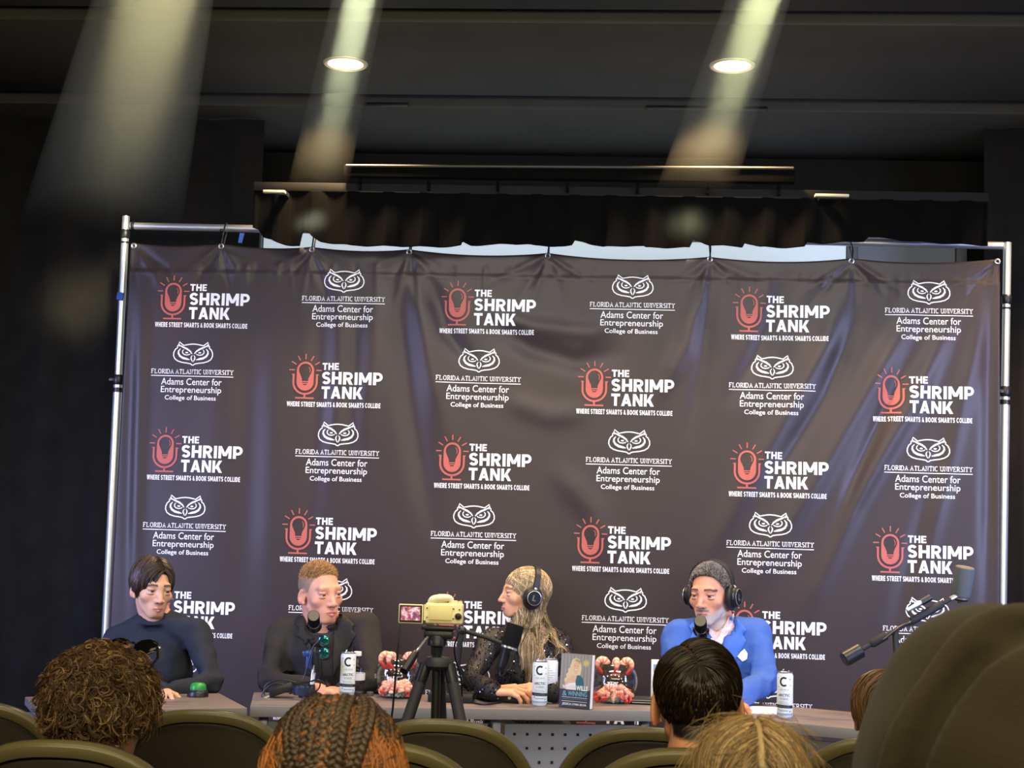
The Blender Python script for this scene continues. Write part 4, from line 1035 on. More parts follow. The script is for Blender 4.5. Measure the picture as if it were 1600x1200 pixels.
MB().box((q[0] + 0.035, q[1] - 0.0155, TH + 0.12), (0.04, 0.001, 0.03)).build('printed_band', M_INKB, t)
# white papers
pa, pb = WZ(1120, 1113, TH), WZ(1220, 1114, TH)
M_PAPER = mat('white_paper', srgb(245, 243, 238), 0.7)
c = np.array([(pa[0] + pb[0]) / 2, (pa[1] + pb[1]) / 2 + 0.07, TH])
t = tag(MB().box(c + [0, 0, 0.0025], (0.30, 0.20, 0.005), R=rotm('Z', -9), bev=0.0008).build('paper_stack', M_PAPER, origin=c), 'stack of white papers on the right desk under the blue sleeve', 'papers')
c2 = WZ(222, 1084, TH)

# ------------------------------------------------------------------ book
bk0, bk1 = WZ(872, 1105, TH), WZ(921, 1108, TH)
bx = np.array([bk0[0], bk0[1], TH]); BWd, BHt, BTh = 0.119, 0.186, 0.026
t = thing('book', 'paperback standing upright with a blonde woman in a teal jacket on its cover', 'book', bx + [0.05, 0, 0])
ry = 0.30
Rb_ = rotm('Z', math.degrees(-0.42)); Rb_ = Rb_ @ rotm('X', -4)
def bpt(x, y, z): return bx + np.array([0.002, 0.004, 0.0015]) + Rb_ @ np.array([x, y, z])
M_COV = mat('grey_book_cover', srgb(120, 116, 110), 0.35)
MB().box(bpt(BWd / 2, BTh / 2, BHt / 2), (BWd - 0.003, BTh - 0.0024, BHt - 0.003), R=Rb_).build('page_block', M_PAPER, t)
cv = MB(); cv.box(bpt(BWd / 2, 0.0006, BHt / 2), (BWd, 0.0012, BHt), R=Rb_, bev=0.0004); cv.box(bpt(BWd / 2, BTh - 0.0006, BHt / 2), (BWd, 0.0012, BHt), R=Rb_, bev=0.0004); cv.box(bpt(0.0006, BTh / 2, BHt / 2), (0.0012, BTh, BHt), R=Rb_, bev=0.0004); cv.build('cover', M_COV, t)
f = Flat(); W_, H_ = BWd * 1000, BHt * 1000
for k in range(9): f.poly([(k * 13, 62), ((k + 1) * 13 - 2.5, 62), ((k + 1) * 13 - 2.5, 184), (k * 13, 184)], 0)
f.poly([(0, 0), (W_, 0), (W_, 64), (0, 64)], 1)
f.poly([(38, 150), (44, 166), (56, 172), (68, 170), (77, 158), (80, 138), (78, 118), (70, 104), (62, 100), (44, 106), (30, 92), (18, 86), (16, 98), (24, 104), (22, 114), (30, 122), (28, 132), (36, 138)], 2)
f.poly([(22, 62), (20, 84), (28, 98), (46, 112), (62, 112), (76, 100), (86, 84), (86, 62)], 3)
f.poly([(50, 128), (49, 142), (52, 154), (59, 159), (67, 156), (71, 145), (70, 130), (63, 118), (56, 118)], 3)
f.poly([(26, 62), (24, 74), (34, 84), (60, 88), (64, 62)], 4)
f.poly([(60, 62), (60, 92), (64, 112), (72, 114), (86, 106), (92, 88), (92, 62)], 5)
f.poly([(50, 150), (56, 160), (66, 160), (72, 148), (74, 160), (66, 169), (54, 168)], 2)
f.add(stroke2d(arc2d((60, 136), 6, 5, 200, 340, 8), 1.8), 4)
for sx in (55, 65): f.poly(arc2d((sx, 145), 1.8, 1.2, 0, 330, 8), 6)
f.poly(arc2d((97, 156), 12, 12, 0, 345, 20), 7); f.add(stroke2d(arc2d((97, 156), 9.5, 9.5, 0, 345, 20), 1.0), 8)
f.add(fit_text('WEALTH,', 10, 61, 61, 78, 0.03), 4); f.add(fit_text('WILLS', 64, 108, 61, 78, 0.03), 4)
f.add(fit_text('&', 12, 29, 40, 58, 0.0), 9); f.add(fit_text('WINNING', 33, 107, 41, 58, 0.015), 9)
f.add(stroke2d([(10, 36), (108, 36)], 1.2), 4); f.add(fit_text('- - - - - - - - - - - - - - - - -', 12, 106, 29.5, 31, 0.0), 9); f.add(stroke2d([(10, 22.5), (108, 22.5)], 1.2), 4)
f.add(fit_text('JESSICA LYNN SILVA', 13, 106, 7, 16.5, 0.014), 4)
lay = {0: 0.0002, 1: 0.0002, 2: 0.0004, 3: 0.0006, 4: 0.0010, 5: 0.0008, 6: 0.0010, 7: 0.0004, 8: 0.0006, 9: 0.0010}
vo = np.zeros(len(f.v))
for fc, m in zip(f.f, f.m):
    for i in fc: vo[i] = lay[m]
def mpb(V): return np.array([bpt(x / 1000, -o, z / 1000) for (x, z), o in zip(V, vo)])
f.mapped(mpb, 'cover_print', [mat('cover_grey_slat', srgb(150, 146, 138), 0.4), mat('cover_dark_foot', srgb(46, 48, 52), 0.4), mat('cover_blond', srgb(222, 200, 150), 0.45), mat('cover_skin', srgb(222, 178, 148), 0.45), mat('cover_white', srgb(240, 236, 228), 0.45), mat('cover_teal', srgb(38, 98, 108), 0.45), mat('cover_eye', srgb(70, 60, 54), 0.45), mat('cover_gold', srgb(200, 184, 110), 0.4), mat('cover_gold_dark', srgb(150, 134, 70), 0.4), mat('cover_blue_letters', srgb(120, 170, 190), 0.45)], t)

# ------------------------------------------------------------------ shrimp bowls
M_SHR = bpy.data.materials.new('pink_shrimp_shell'); M_SHR.use_nodes = True
nt = M_SHR.node_tree; bs = nt.nodes['Principled BSDF']; bs.inputs['Roughness'].default_value = 0.35
at = nt.nodes.new('ShaderNodeAttribute'); at.attribute_name = 'Col'; nt.links.new(at.outputs['Color'], bs.inputs['Base Color'])
def shrimp_proto(name, bend, r0, root):
    """curled segmented tail meat, head end thick; local origin at its middle, curl in the xz plane"""
    n = 60; s = np.linspace(0, 1, n); ang = math.radians(bend) * (s - 0.5); Rr = 0.062 / math.radians(bend)
    P = np.stack([Rr * np.sin(ang), 0 * s, Rr * np.cos(ang) - Rr * 0.8], 1)
    seg = np.abs(np.sin(s * math.pi * 6)) ** 0.6
    r = r0 * (1 - 0.55 * s) * (0.86 + 0.14 * seg); r[0] *= 0.45; r[1] *= 0.75; r[2] *= 0.92
    mb = MB(); mb.tube(P, r, 14); V = np.array(mb.v)
    o = mb.build('shrimp_body', [M_SHR], root, local=True, sharp=60)
    co = np.array([v.co[:] for v in o.data.vertices]); d = np.linalg.norm(co[:, None] - P[None], axis=2).argmin(1); sv = s[d]
    band = (np.sin(sv * math.pi * 6 * 2 - 1.2) > 0.1)
    pale = np.array(srgb(255, 212, 188)); pink = np.array(srgb(250, 148, 116)); red = np.array(srgb(238, 98, 82))
    c = np.where(band[:, None], pink, pale); c = c * (1 - np.clip((sv - .75) * 4, 0, 1))[:, None] + red * np.clip((sv - .75) * 4, 0, 1)[:, None]
    c = np.where((sv < .06)[:, None], pale, c)
    a_ = o.data.attributes.new('Col', 'FLOAT_COLOR', 'POINT'); a_.data.foreach_set('color', np.concatenate([c, np.ones((len(c), 1))], 1).astype(np.float32).ravel())
    # tail fan
    tb = MB(); e = P[-1]; dirv = (P[-1] - P[-3]); dirv /= np.linalg.norm(dirv); sd = np.array([0, 1.0, 0])
    for k in (-1, -.35, .35, 1):
        dd = dirv + sd * 0.55 * k; dd /= np.linalg.norm(dd); tb.tube([e, e + dd * 0.010, e + dd * 0.022, e + dd * 0.027], [r0 * .28, r0 * .36, r0 * .30, r0 * .05], 8)
    tb.build('tail_fan', [mat('red_shrimp_tail', srgb(226, 74, 64), 0.35)], root, local=True, sharp=60)
def bowl(label, px, py, glab, lab_in, lab_rim, seed, front_only=False):
    c0 = WZ(px, py, TH); R0 = 0.084; c = np.array([c0[0], c0[1] + 0.05, TH])
    t = thing('fishbowl', label, 'bowl', c, 'glass bowls of shrimp')
    zc = 0.078
    def rr(z): return math.sqrt(max(R0 ** 2 - (z - zc) ** 2, 0))
    pr = [(0.0, 0.002), (0.045, 0.0)] + [(rr(z), z) for z in np.linspace(0.012, 0.138, 18)] + [(0.058, 0.142), (0.060, 0.147), (0.057, 0.148), (0.055, 0.143)] + [(rr(z) - 0.003, z) for z in np.linspace(0.137, 0.014, 14)] + [(0.0, 0.006)]
    MB().lathe(pr, c, n=44).build('glass', M_GLASS, t)
    f = Flat(); bold_text('THE', -0.026, 0.014, 0.066, 0.081, f)
    for a in range(0, 181, 26): f.poly(arc2d((-0.004 + 0.034 * math.cos(math.radians(a)), 0.084 + 0.022 * math.sin(math.radians(a))), 0.0022, 0.0026, 0, 330, 10))
    f.cut(0.008)
    def mp(V):
        r = np.sqrt(R0 ** 2 - (V[:, 1] - zc) ** 2) + 0.0004; a = V[:, 0] / R0 - math.pi / 2 - 0.03
        return np.stack([c[0] + r * np.cos(a), c[1] + r * np.sin(a), c[2] + V[:, 1]], 1)
    f.mapped(mp, 'printed_mark', [M_PW], t)
    # glass pebbles at the bottom
    r_ = np.random.default_rng(seed); pb = MB()
    for k in range(150):
        a = r_.uniform(0, 2 * math.pi); q = math.sqrt(r_.uniform(0, 1)) * 0.052; pb.ell(c + [q * math.cos(a), q * math.sin(a), r_.uniform(0.009, 0.019)], r_.uniform(.005, .008, 3), n=6, k=4)
    po = pb.build('glass_pebbles', mat('pale_green_pebbles', srgb(160, 175, 165), 0.2), origin=c + [0, 0, 0.005]); tag(po, 'layer of pale glass pebbles in the bottom of the ' + glab, 'pebbles', kind='stuff')
    return c, r_
SHP = []
for bend, r0 in ((215, 0.0155), (150, 0.0165), (260, 0.0145)):
    SHP.append((bend, r0))
protos = {}
def put_shrimp(kind, loc, R3, label, group, k=1.0):
    if kind not in protos:
        r = thing('shrimp', label, 'shrimp', (0, 0, 0), group); shrimp_proto('shrimp', *SHP[kind], r); protos[kind] = r; o = r
    else: o = copy_tree(protos[kind], loc, label=label); o['group'] = group
    o.rotation_mode = 'QUATERNION'
    o.matrix_world = Matrix.Translation([float(x) for x in loc]) @ Matrix([list(map(float, q)) for q in R3]).to_4x4() @ Matrix.Scale(k, 4)
    o.location = [float(x) for x in loc]; o.rotation_quaternion = Matrix([list(map(float, q)) for q in R3]).to_quaternion(); o.scale = (k, k, k)
for bi, (px, py, glab, seed) in enumerate(((617, 1092, 'left bowl', 5), (960, 1100, 'right bowl', 8))):
    c, r_ = bowl(['round glass bowl of pink shrimp left of the tripod', 'round glass bowl of pink shrimp right of the standing book'][bi], px, py, glab, None, None, seed)
    side = ['left', 'right'][bi]
    li = 'pink shrimp lying in the heap inside the %s glass bowl' % side
    gi = 'shrimp heaped inside the %s bowl' % side
    spots = []
    for k in range(13):
        ring = k % 7; a = -math.pi / 2 + (ring - 3) * 0.62 + r_.uniform(-.15, .15) if k < 7 else -math.pi / 2 + (k - 9.5) * 0.6
        q = (0.049 if k < 7 else 0.030) ; z = (0.036 if k < 7 else 0.052) + r_.uniform(-.003, .004)
        loc = c + [q * math.cos(a), q * math.sin(a), z]
        R3 = rotm('Z', math.degrees(a) + 90 + r_.uniform(-35, 35)) @ rotm('X', r_.uniform(-50, 10)) @ rotm('Y', r_.uniform(-60, 60))
        put_shrimp(int(r_.integers(0, 3)), loc, R3, li, gi, 0.84)
    # shrimp hooked over the rim: the crook sits on the glass edge
    rims = [(-2.55, 'leftmost', 'far left of the rim'), (-1.95, 'front', 'front left of the rim'), (-0.45, 'right', 'right of the rim')] if bi == 0 else [(-2.75, '', 'left of the rim'), (-1.50, '', 'front of the rim'), (-0.55, '', 'right of the rim')]
    for a, _, wh in rims:
        loc = c + [0.057 * math.cos(a), 0.057 * math.sin(a), 0.150]
        R3 = rotm('Z', math.degrees(a) + 180) @ rotm('Y', 14)
        R3 = rotm('Z', math.degrees(a)) @ rotm('Y', 18)
        put_shrimp(0, loc, R3, 'pink shrimp hooked over the %s of the %s glass bowl' % (wh, side), 'shrimp hooked on the rim of the %s bowl' % side, 1.05)

# ------------------------------------------------------------------ camera on its tripod, in front of the desk
YT = 4.55
M_CAM = mat('cream_camera_body', srgb(250, 236, 168), 0.5)
t = thing('camera', 'cream-yellow mirrorless camera on the black tripod, its screen folded out', 'camera', W(692, 976, YT))
def cw(px, py, dy=0.0): return W(px, py, YT + dy)
cc = (cw(664, 976) + cw(723, 942)) / 2; wid = np.linalg.norm(cw(723, 976) - cw(664, 976)); hei = np.linalg.norm(cw(664, 976) - cw(664, 943))
Rr = rotm('Y', 0.0)
MB().box(cc + [0, 0.018, 0], (wid, 0.036, hei), bev=0.007, seg=3).build('camera_body', M_CAM, t)
bp_ = MB(); bp_.box(cc + [-0.010, -0.002, 0.003], (wid * .62, 0.006, hei * .72), bev=0.003); bp_.build('back_plate', mat('cream_back_plate', srgb(246, 228, 150), 0.55), t)
# cloth-like fold over the viewfinder hump
hp = MB(); hp.tube(bez([cc + [-0.050, 0.014, hei / 2 - 0.004], cc + [-0.036, 0.014, hei / 2 + 0.009], cc + [-0.012, 0.012, hei / 2 + 0.014], cc + [0.016, 0.014, hei / 2 + 0.014], cc + [0.022, 0.016, hei / 2 - 0.002]], 16), [0.004, 0.008, 0.010, 0.0115, 0.0125, 0.0125, 0.0125, 0.013, 0.013, 0.0125, 0.012, 0.011, 0.010, 0.009, 0.008, 0.006][:len(bez([(0, 0, 0)] * 2 + [(1, 0, 0)] * 3, 16))], 14)
hp.build('viewfinder_hump', mat('cream_cloth', srgb(250, 240, 200), 0.8, bump=0.3, bscale=120), t)
dl = cc + [wid / 2 - 0.013, -0.0015, -0.006]
MB().lathe([(0, 0.0), (0.0095, 0.0), (0.0095, 0.003), (0.007, 0.004), (0.0, 0.0035)], dl, frame((0, -1, 0)), 24).build('control_dial', mat('bronze_dial', srgb(60, 52, 40), 0.35, metal=0.6), t)
MB().lathe([(0.0098, 0.0), (0.0115, 0.0), (0.0115, 0.002), (0.0098, 0.0022)], dl, frame((0, -1, 0)), 24, caps=False).build('dial_ring', M_METAL, t)
for (dx, dz) in ((-0.052, 0.016), (-0.052, -0.012), (0.030, 0.016), (0.048, 0.014), (0.046, -0.013), (0.030, -0.014), (-0.03, -0.0155), (0.0, -0.0155), (0.052, 0.0)):
    MB().cyl(cc + [dx, -0.0005, dz], cc + [dx, -0.003, dz], 0.0022, n=10).build('button', mat('dark_button', srgb(70, 62, 44), 0.5), t)
for (dx, r, h) in ((0.03, 0.010, 0.008), (0.048, 0.007, 0.006)): MB().cyl(cc + [dx, 0.018, hei / 2 - .001], cc + [dx, 0.018, hei / 2 + h], r, n=20).build('top_dial', M_CAM, t)
MB().lathe([(0.0, 0.0), (0.026, 0.0), (0.028, 0.01), (0.028, 0.05), (0.03, 0.055), (0.03, 0.075), (0.024, 0.078), (0.0, 0.07)], cc + [0.0, 0.036, 0.0], frame((0, 1, 0)), 28).build('lens_barrel', M_BPL, t)
s0, s1 = cw(623, 974, 0.0), cw(661, 944, 0.0)
sc_ = (s0 + s1) / 2; sw = np.linalg.norm(cw(661, 974) - s0); sh_ = np.linalg.norm(cw(623, 944) - s0)
fs = MB(); fs.box(sc_, (sw, 0.007, sh_), bev=0.0025); so = fs.build('flip_screen', M_CAM, t)
MB().box(sc_ + [0, -0.0036, 0], (sw - .006, 0.001, sh_ - .006)).build('screen_bezel', M_BPL, so)
M_SCR = bpy.data.materials.new('lit_camera_screen'); M_SCR.use_nodes = True
nt = M_SCR.node_tree; bs = nt.nodes['Principled BSDF']; tc = nt.nodes.new('ShaderNodeTexCoord'); n_ = nt.nodes.new('ShaderNodeTexNoise'); n_.inputs['Scale'].default_value = 90; n_.inputs['Detail'].default_value = 3
rp = nt.nodes.new('ShaderNodeValToRGB'); rp.color_ramp.elements[0].position = 0.36; rp.color_ramp.elements[1].position = 0.66
rp.color_ramp.elements[0].color = (0.10, 0.06, 0.22, 1); rp.color_ramp.elements[1].color = (0.95, 0.75, 0.85, 1)
e_ = rp.color_ramp.elements.new(0.5); e_.color = (0.65, 0.12, 0.10, 1)
nt.links.new(tc.outputs['Object'], n_.inputs['Vector']); nt.links.new(n_.outputs['Fac'], rp.inputs[0]); nt.links.new(rp.outputs[0], bs.inputs['Emission Color']); bs.inputs['Emission Strength'].default_value = 1.0; bs.inputs['Base Color'].default_value = (0.02, 0.02, 0.02, 1)
MB().box(sc_ + [0.0, -0.0044, 0.001], (sw - .016, 0.0008, sh_ - .017)).build('picture', M_SCR, so)
MB().cyl(cc + [-wid / 2, 0.004, -hei / 2 + .01], cc + [-wid / 2 , 0.004, hei / 2 - 0.006], 0.005, n=12).build('hinge', M_CAM, t)
# tripod
t = thing('tripod', 'black tripod with a pan handle, holding the cream camera', 'tripod', np.array([*cw(682, 1100)[:2], 0]))
M_TRI = mat('tripod_black', srgb(30, 29, 27), 0.38); M_TRI2 = mat('tripod_matt', srgb(42, 40, 36), 0.6)
top = cw(686, 978, 0.018)
MB().box(top + [0, 0, -0.006], (0.105, 0.05, 0.012), bev=0.003).build('quick_plate', M_TRI, t)
hd = MB(); hd.box(top + [0.0, 0, -0.026], (0.09, 0.045, 0.026), bev=0.006); hd.build('pan_head', M_TRI, t)
nk = cw(683, 1008, 0.018); hd = MB(); hd.lathe([(0.0, 0.03), (0.024, 0.03), (0.03, 0.018), (0.03, 0.0), (0.020, -0.006), (0.018, -0.03), (0, -0.03)], nk, n=24); hd.build('tilt_joint', M_TRI, t)
cr = cw(684, 1036, 0.018); hb = MB(); hb.lathe([(0, 0.02), (0.034, 0.018), (0.042, 0.006), (0.042, -0.008), (0.03, -0.02), (0, -0.02)], cr, n=28); hb.build('crown', M_TRI2, t)
MB().tube([nk + [0, 0, -0.02], cr + [0, 0, -0.42]], 0.0135, 18).build('centre_column', M_TRI, t)
hA, hB, hC = cw(668, 996, -0.01), cw(651, 1018, -0.10), cw(631, 1049, -0.16)
MB().tube([hA, hB], 0.0045, 12).build('handle_rod', M_METAL, t)
MB().tube(bez([hB, hB + (hC - hB) * .15, hB + (hC - hB) * .6, hC], 10), [0.007, 0.009, 0.0105, 0.0115, 0.012, 0.0125, 0.0125, 0.013, 0.013, 0.012][:len(bez([(0,0,0)]*2+[(1,0,0)]*2, 10))], 16).build('handle_grip', M_BPL, t)
feet = [cw(560, 1420, -0.02), cw(812, 1420, -0.05), None]
for k, (sx, dx, dy) in enumerate(((-1, -0.29, -0.20), (1, 0.28, -0.22), (0, 0.02, 0.40))):
    h0 = cr + np.array([0.036 * sx, 0.0 if sx else 0.036, -0.004])
    ft = np.array([cr[0] + dx, cr[1] + dy, 0.02])
    if k < 2:
        # legs drawn through the photo's leg edges
        pass
    v = (ft - h0); m1_ = h0 + v * 0.42; m2_ = h0 + v * 0.75
    MB().tube([h0, h0 + v * 0.05, h0 + v * 0.07], [0.019, 0.019, 0.015], 16).build('leg_hinge', M_TRI, t)
    lg = MB(); lg.tube([h0 + v * .06, m1_], [0.0185, 0.0185], 16); lg.tube([m1_ - v * .02, m1_ + v * .03], 0.0225, 16)
    lg.tube([m1_, m2_], 0.0145, 14); lg.tube([m2_ - v * .02, m2_ + v * .02], 0.0185, 14); lg.tube([m2_, ft], 0.0115, 14)
    lo = lg.build('leg', M_TRI2, t)
    MB().ell(ft, (0.017, 0.017, 0.018)).build('rubber_foot', M_BPL, lo)
cb = MB().tube(bez([cw(625, 976, 0.0), cw(622, 1010, -0.01), cw(618, 1060, 0.0), cw(614, 1104, 0.02), cw(612, 1150, 0.03), np.array([*cw(620, 1300, 0.05)[:2], 0.25]), np.array([*cw(640, 1420, 0.1)[:2], 0.008]), np.array([*cw(760, 1420, 0.3)[:2], 0.008])], 60), 0.0032, 8).build('cable', M_BPL, origin=cw(625, 976)); tag(cb, 'thin black cable hanging straight down from the camera screen', 'cable')
c2 = MB().tube(bez([cw(712, 976, 0.0), cw(716, 990, -0.01), cw(710, 1010, 0.0), cw(712, 1030, 0.03), cw(720, 1060, 0.06), cw(722, 1088, 0.1)], 40), 0.0026, 8).build('cable', M_BPL, origin=cw(712, 976)); tag(c2, 'thin black cable looping down the right side of the tripod', 'cable')
# ------------------------------------------------------------------ people
def skin_mat(name, rough=0.5):
    m = bpy.data.materials.new(name); m.use_nodes = True; nt = m.node_tree; b = nt.nodes['Principled BSDF']
    a = nt.nodes.new('ShaderNodeAttribute'); a.attribute_name = 'Col'
    n = nt.nodes.new('ShaderNodeTexNoise'); n.inputs['Scale'].default_value = 260; tc = nt.nodes.new('ShaderNodeTexCoord'); nt.links.new(tc.outputs['Object'], n.inputs['Vector'])
    bp = nt.nodes.new('ShaderNodeBump'); bp.inputs['Strength'].default_value = 0.08; bp.inputs['Distance'].default_value = 0.001; nt.links.new(n.outputs['Fac'], bp.inputs['Height']); nt.links.new(bp.outputs['Normal'], b.inputs['Normal'])
    nt.links.new(a.outputs['Color'], b.inputs['Base Color']); b.inputs['Roughness'].default_value = rough; b.inputs['Specular IOR Level'].default_value = 0.4
    b.inputs['Subsurface Weight'].default_value = 0.12; b.inputs['Subsurface Radius'].default_value = (0.012, 0.004, 0.002); b.inputs['Subsurface Scale'].default_value = 0.6
    return m
M_SKIN = skin_mat('skin')
def hair_mat(name, rough=0.38):
    m = bpy.data.materials.new(name); m.use_nodes = True; nt = m.node_tree; b = nt.nodes['Principled BSDF']
    a = nt.nodes.new('ShaderNodeAttribute'); a.attribute_name = 'Col'; nt.links.new(a.outputs['Color'], b.inputs['Base Color']); b.inputs['Roughness'].default_value = rough; b.inputs['Specular IOR Level'].default_value = 0.45
    return m
M_HAIR = hair_mat('hair_strands')

class Head:
    """a head with its own frame: face looks along local -y, z up, origin between the ears"""
    def __init__(s, c, yaw=0, pitch=0, roll=0, k=1.0, **kw):
        s.c = np.array(c, float); s.k = k; s.R = rotm('Z', yaw) @ rotm('X', pitch) @ rotm('Y', roll); s.o = dict(jaw=0.054, chin=-0.101, nose=1.0, brow=1.0, fem=0.0, mouth=0.0, gaze=0.0, ear=1.0, wide=1.0, lids=0.0); s.o.update(kw)
    def w(s, p): return s.c + s.R @ (np.array(p, float) * s.k)
    def loc(s, V): return (np.asarray(V) - s.c) @ s.R / s.k
    SK = ((0, 0.018, 0.032), (0.075, 0.096, 0.083))
    def scalp_r(s, u, extra=0.0):
        """distance from the skull centre to the scalp in local direction u (units of k)"""
        r = np.array(s.SK[1]) * np.array([s.o['wide'], 1, 1]) + extra
        return 1 / np.sqrt(((np.asarray(u) / r) ** 2).sum(-1))
    def grow(s, F):
        k = s.k; R = s.R; o = s.o
        E = lambda c, r, kk=0, sub=False, rot=None: F.ell(s.w(c), np.array(r) * k, R if rot is None else R @ rot, kk * k, sub)
        C = lambda a, b, ra, rb=None, kk=0, sub=False: F.cap(s.w(a), s.w(b), ra * k, (ra if rb is None else rb) * k, kk * k, sub)
        w = o['wide']; j = o['jaw']; ch = o['chin']
        E(s.SK[0], (s.SK[1][0] * w, s.SK[1][1], s.SK[1][2]))
        E((0, -0.020, -0.008), (0.062 * w, 0.076, 0.086), 0.02)
        E((0, -0.032, -0.060), (j - 0.006, 0.054, 0.046), 0.022)
        E((0, -0.066, ch + 0.010), (0.024 - 0.004 * o['fem'], 0.020, 0.016), 0.022)
        for q in (-1, 1):
            E((q * 0.044, -0.056, -0.024), (0.020, 0.020, 0.018), 0.022)
            C((q * (j - 0.005), -0.004, -0.052), (q * 0.017, -0.066, ch + 0.006), 0.0095, 0.0105, 0.018)
        C((-0.036, -0.079, 0.020), (0.036, -0.079, 0.020), 0.0115 * (0.75 + 0.25 * o['brow']), None, 0.016)
        E((0, -0.070, -0.066), (0.032, 0.022, 0.026), 0.016)
        for q in (-1, 1): E((q * 0.032, -0.099, 0.000), (0.0175, 0.0165, 0.0125), 0.012, True)
        n = o['nose']
        C((0, -0.085, 0.014), (0, -0.093 - 0.010 * n, -0.022), 0.0078, 0.0088, 0.010)
        C((0, -0.093 - 0.008 * n, -0.018), (0, -0.096 - 0.014 * n, -0.035), 0.0080, 0.0102, 0.006)
        for q in (-1, 1):
            E((q * 0.0125, -0.092 - 0.006 * n, -0.038), (0.0085, 0.0105, 0.0075), 0.006)
            E((q * 0.0065, -0.098 - 0.008 * n, -0.0455), (0.0038, 0.005, 0.0035), 0.002, True)
        # eyeballs and lids
        for q in (-1, 1):
            E((q * 0.0315, -0.0775, -0.001), (0.0125,) * 3, 0.0)
            E((q * 0.0315, -0.0772, 0.0086 - 0.002 * o['lids']), (0.0170, 0.0146, 0.0068), 0.003)
            E((q * 0.0315, -0.0770, -0.0088), (0.0165, 0.0139, 0.0058), 0.003)
        # lips
        f = 1 + 0.05 * o['fem']
        for q in (-1, 1):
            C((q * 0.022, -0.0855, -0.0685), (q * 0.004, -0.0965, -0.0645), 0.0026, 0.0040 * f, 0.004)
            C((q * 0.020, -0.0855, -0.0705), (0, -0.0955, -0.0745 - 0.003 * o['mouth']), 0.0026, 0.0047 * f, 0.004)
        C((-0.021, -0.0925, -0.0695), (0, -0.1035, -0.0688), 0.0013 + 0.002 * o['mouth'], None, 0.001, True); C((0.021, -0.0925, -0.0695), (0, -0.1035, -0.0688), 0.0013 + 0.002 * o['mouth'], None, 0.001, True)
        # ears
        for q in (-1, 1):
            rt = rotm('Z', q * -24) @ rotm('X', 12); e = o['ear']; x0 = 0.0765 * w
            E((q * (x0 + 0.003), 0.010, -0.012), (0.0075, 0.0185 * e, 0.031 * e), 0.005, False, rt)
            E((q * (x0 + 0.0095), 0.006, -0.009), (0.0072, 0.0115 * e, 0.021 * e), 0.002, True, rt)
            E((q * (x0 - 0.001), 0.003, -0.036), (0.006, 0.008, 0.008), 0.004)
    def hairline(s, L):
        """signed height above the hairline, local coordinates"""
        zl = np.interp(L[:, 1], [-.1, -.075, -.058, -.040, -.022, -.004, .018, .03, .05, .1, .12], [.075, .067, .060, .042, .006, .0, .006, -.035, -.062, -.075, -.075])
        return L[:, 2] - zl - s.o.get('hl', 0.0) * np.clip((-0.02 - L[:, 1]) / 0.03, 0, 1)
    def paint(s, V, skin, lip, hair=None, stub=None, beard=None, iris=(0.10, 0.06, 0.03), brow=(0.05, 0.03, 0.02), browk=1.0):
        L = s.loc(V); n = len(V); c = np.tile(np.array(skin, float), (n, 1))
        near = (np.linalg.norm(L * [1, 1, 0.8], axis=1) < 0.16)
        def mix(mask, col): c[:] = c * (1 - mask[:, None]) + np.array(col) * mask[:, None]
        x, y, z = L.T; ax = np.abs(x); front = (y < -0.03) & near
        sm = lambda d, w: np.clip(0.5 - d / w, 0, 1)
        red = np.array(skin) * np.array([1.03, 0.80, 0.76])
        mix(0.28 * np.exp(-(((ax - .042) / .018) ** 2 + ((z + .032) / .016) ** 2)) * front, red)
        mix(0.3 * np.exp(-((x / .014) ** 2 + ((z + .038) / .012) ** 2)) * (y < -.09), red)
        mix(0.6 * ((ax > .074) & (y > -.015) & (y < .04) & (z < .03) & (z > -.055)), red)
        if stub is not None:
            d = np.maximum(z + 0.028 - 0.25 * np.maximum(ax - 0.02, 0), 0) ; m_ = sm(z + 0.045 + 0.35 * (y + 0.06), 0.02) * (y < 0.0) * (z > -0.125) * near
            mix(stub[1] * m_, stub[0])
        if beard is not None:
            # chin, jaw and moustache
            jl = np.interp(y, [-.11, -.085, -.06, -.03, -.005, .01], [-.060, -.064, -.060, -.045, -.02, 0.0])
            m_ = sm(z - jl + 0.004, 0.026) * (y < 0.006) * (z > -0.135) * near * 0.92
            m_ = np.maximum(m_, 0.85 * np.exp(-(np.maximum(ax - .022, 0) / .006) ** 2) * np.exp(-(np.maximum(np.abs(z + .0565) - .005, 0) / .003) ** 2) * front)
            dk = np.clip(1 - np.abs(z + .056) / .010, 0, 1) * (ax < .030) * front; dk = np.maximum(dk, 0.5 * np.clip((z + .06) / .03, 0, 1)); col = np.array(beard[0])[None] * (1 - dk[:, None]) + np.array(beard[1])[None] * dk[:, None]; mm = m_[:, None]
            c[:] = c * (1 - mm) + col * mm
        # lips
        u = 0.0235; up = (z > -.0690) & (z < -.0690 + 0.0085 * np.clip(1.05 - (ax / u) ** 2, 0, 1)); lo = (z <= -.0690) & (z > -.0690 - 0.0120 * np.clip(1.05 - (ax / u) ** 2, 0, 1))
        mix((0.85 * ((up | lo) & (ax < u) & (y < -.082))).astype(float), lip)
        mix((0.9 * ((np.abs(z + .0692) < .0012) & (ax < .021) & (y < -.080))).astype(float), np.array(lip) * 0.35)
        mix((0.8 * ((((ax - .0065) / .0042) ** 2 + ((z + .0455) / .0035) ** 2 < 1) & (y < -.088))).astype(float), np.array(skin) * 0.25)
        # brows
        bz = .0235 + 0.10 * (ax - .014) - 0.8 * np.maximum(ax - .036, 0) ** 1.1
        mix(browk * 0.95 * np.clip(1.4 - np.abs(z - bz) / .0046, 0, 1) * (ax > .012) * (ax < .052) * (y < -.045), brow)
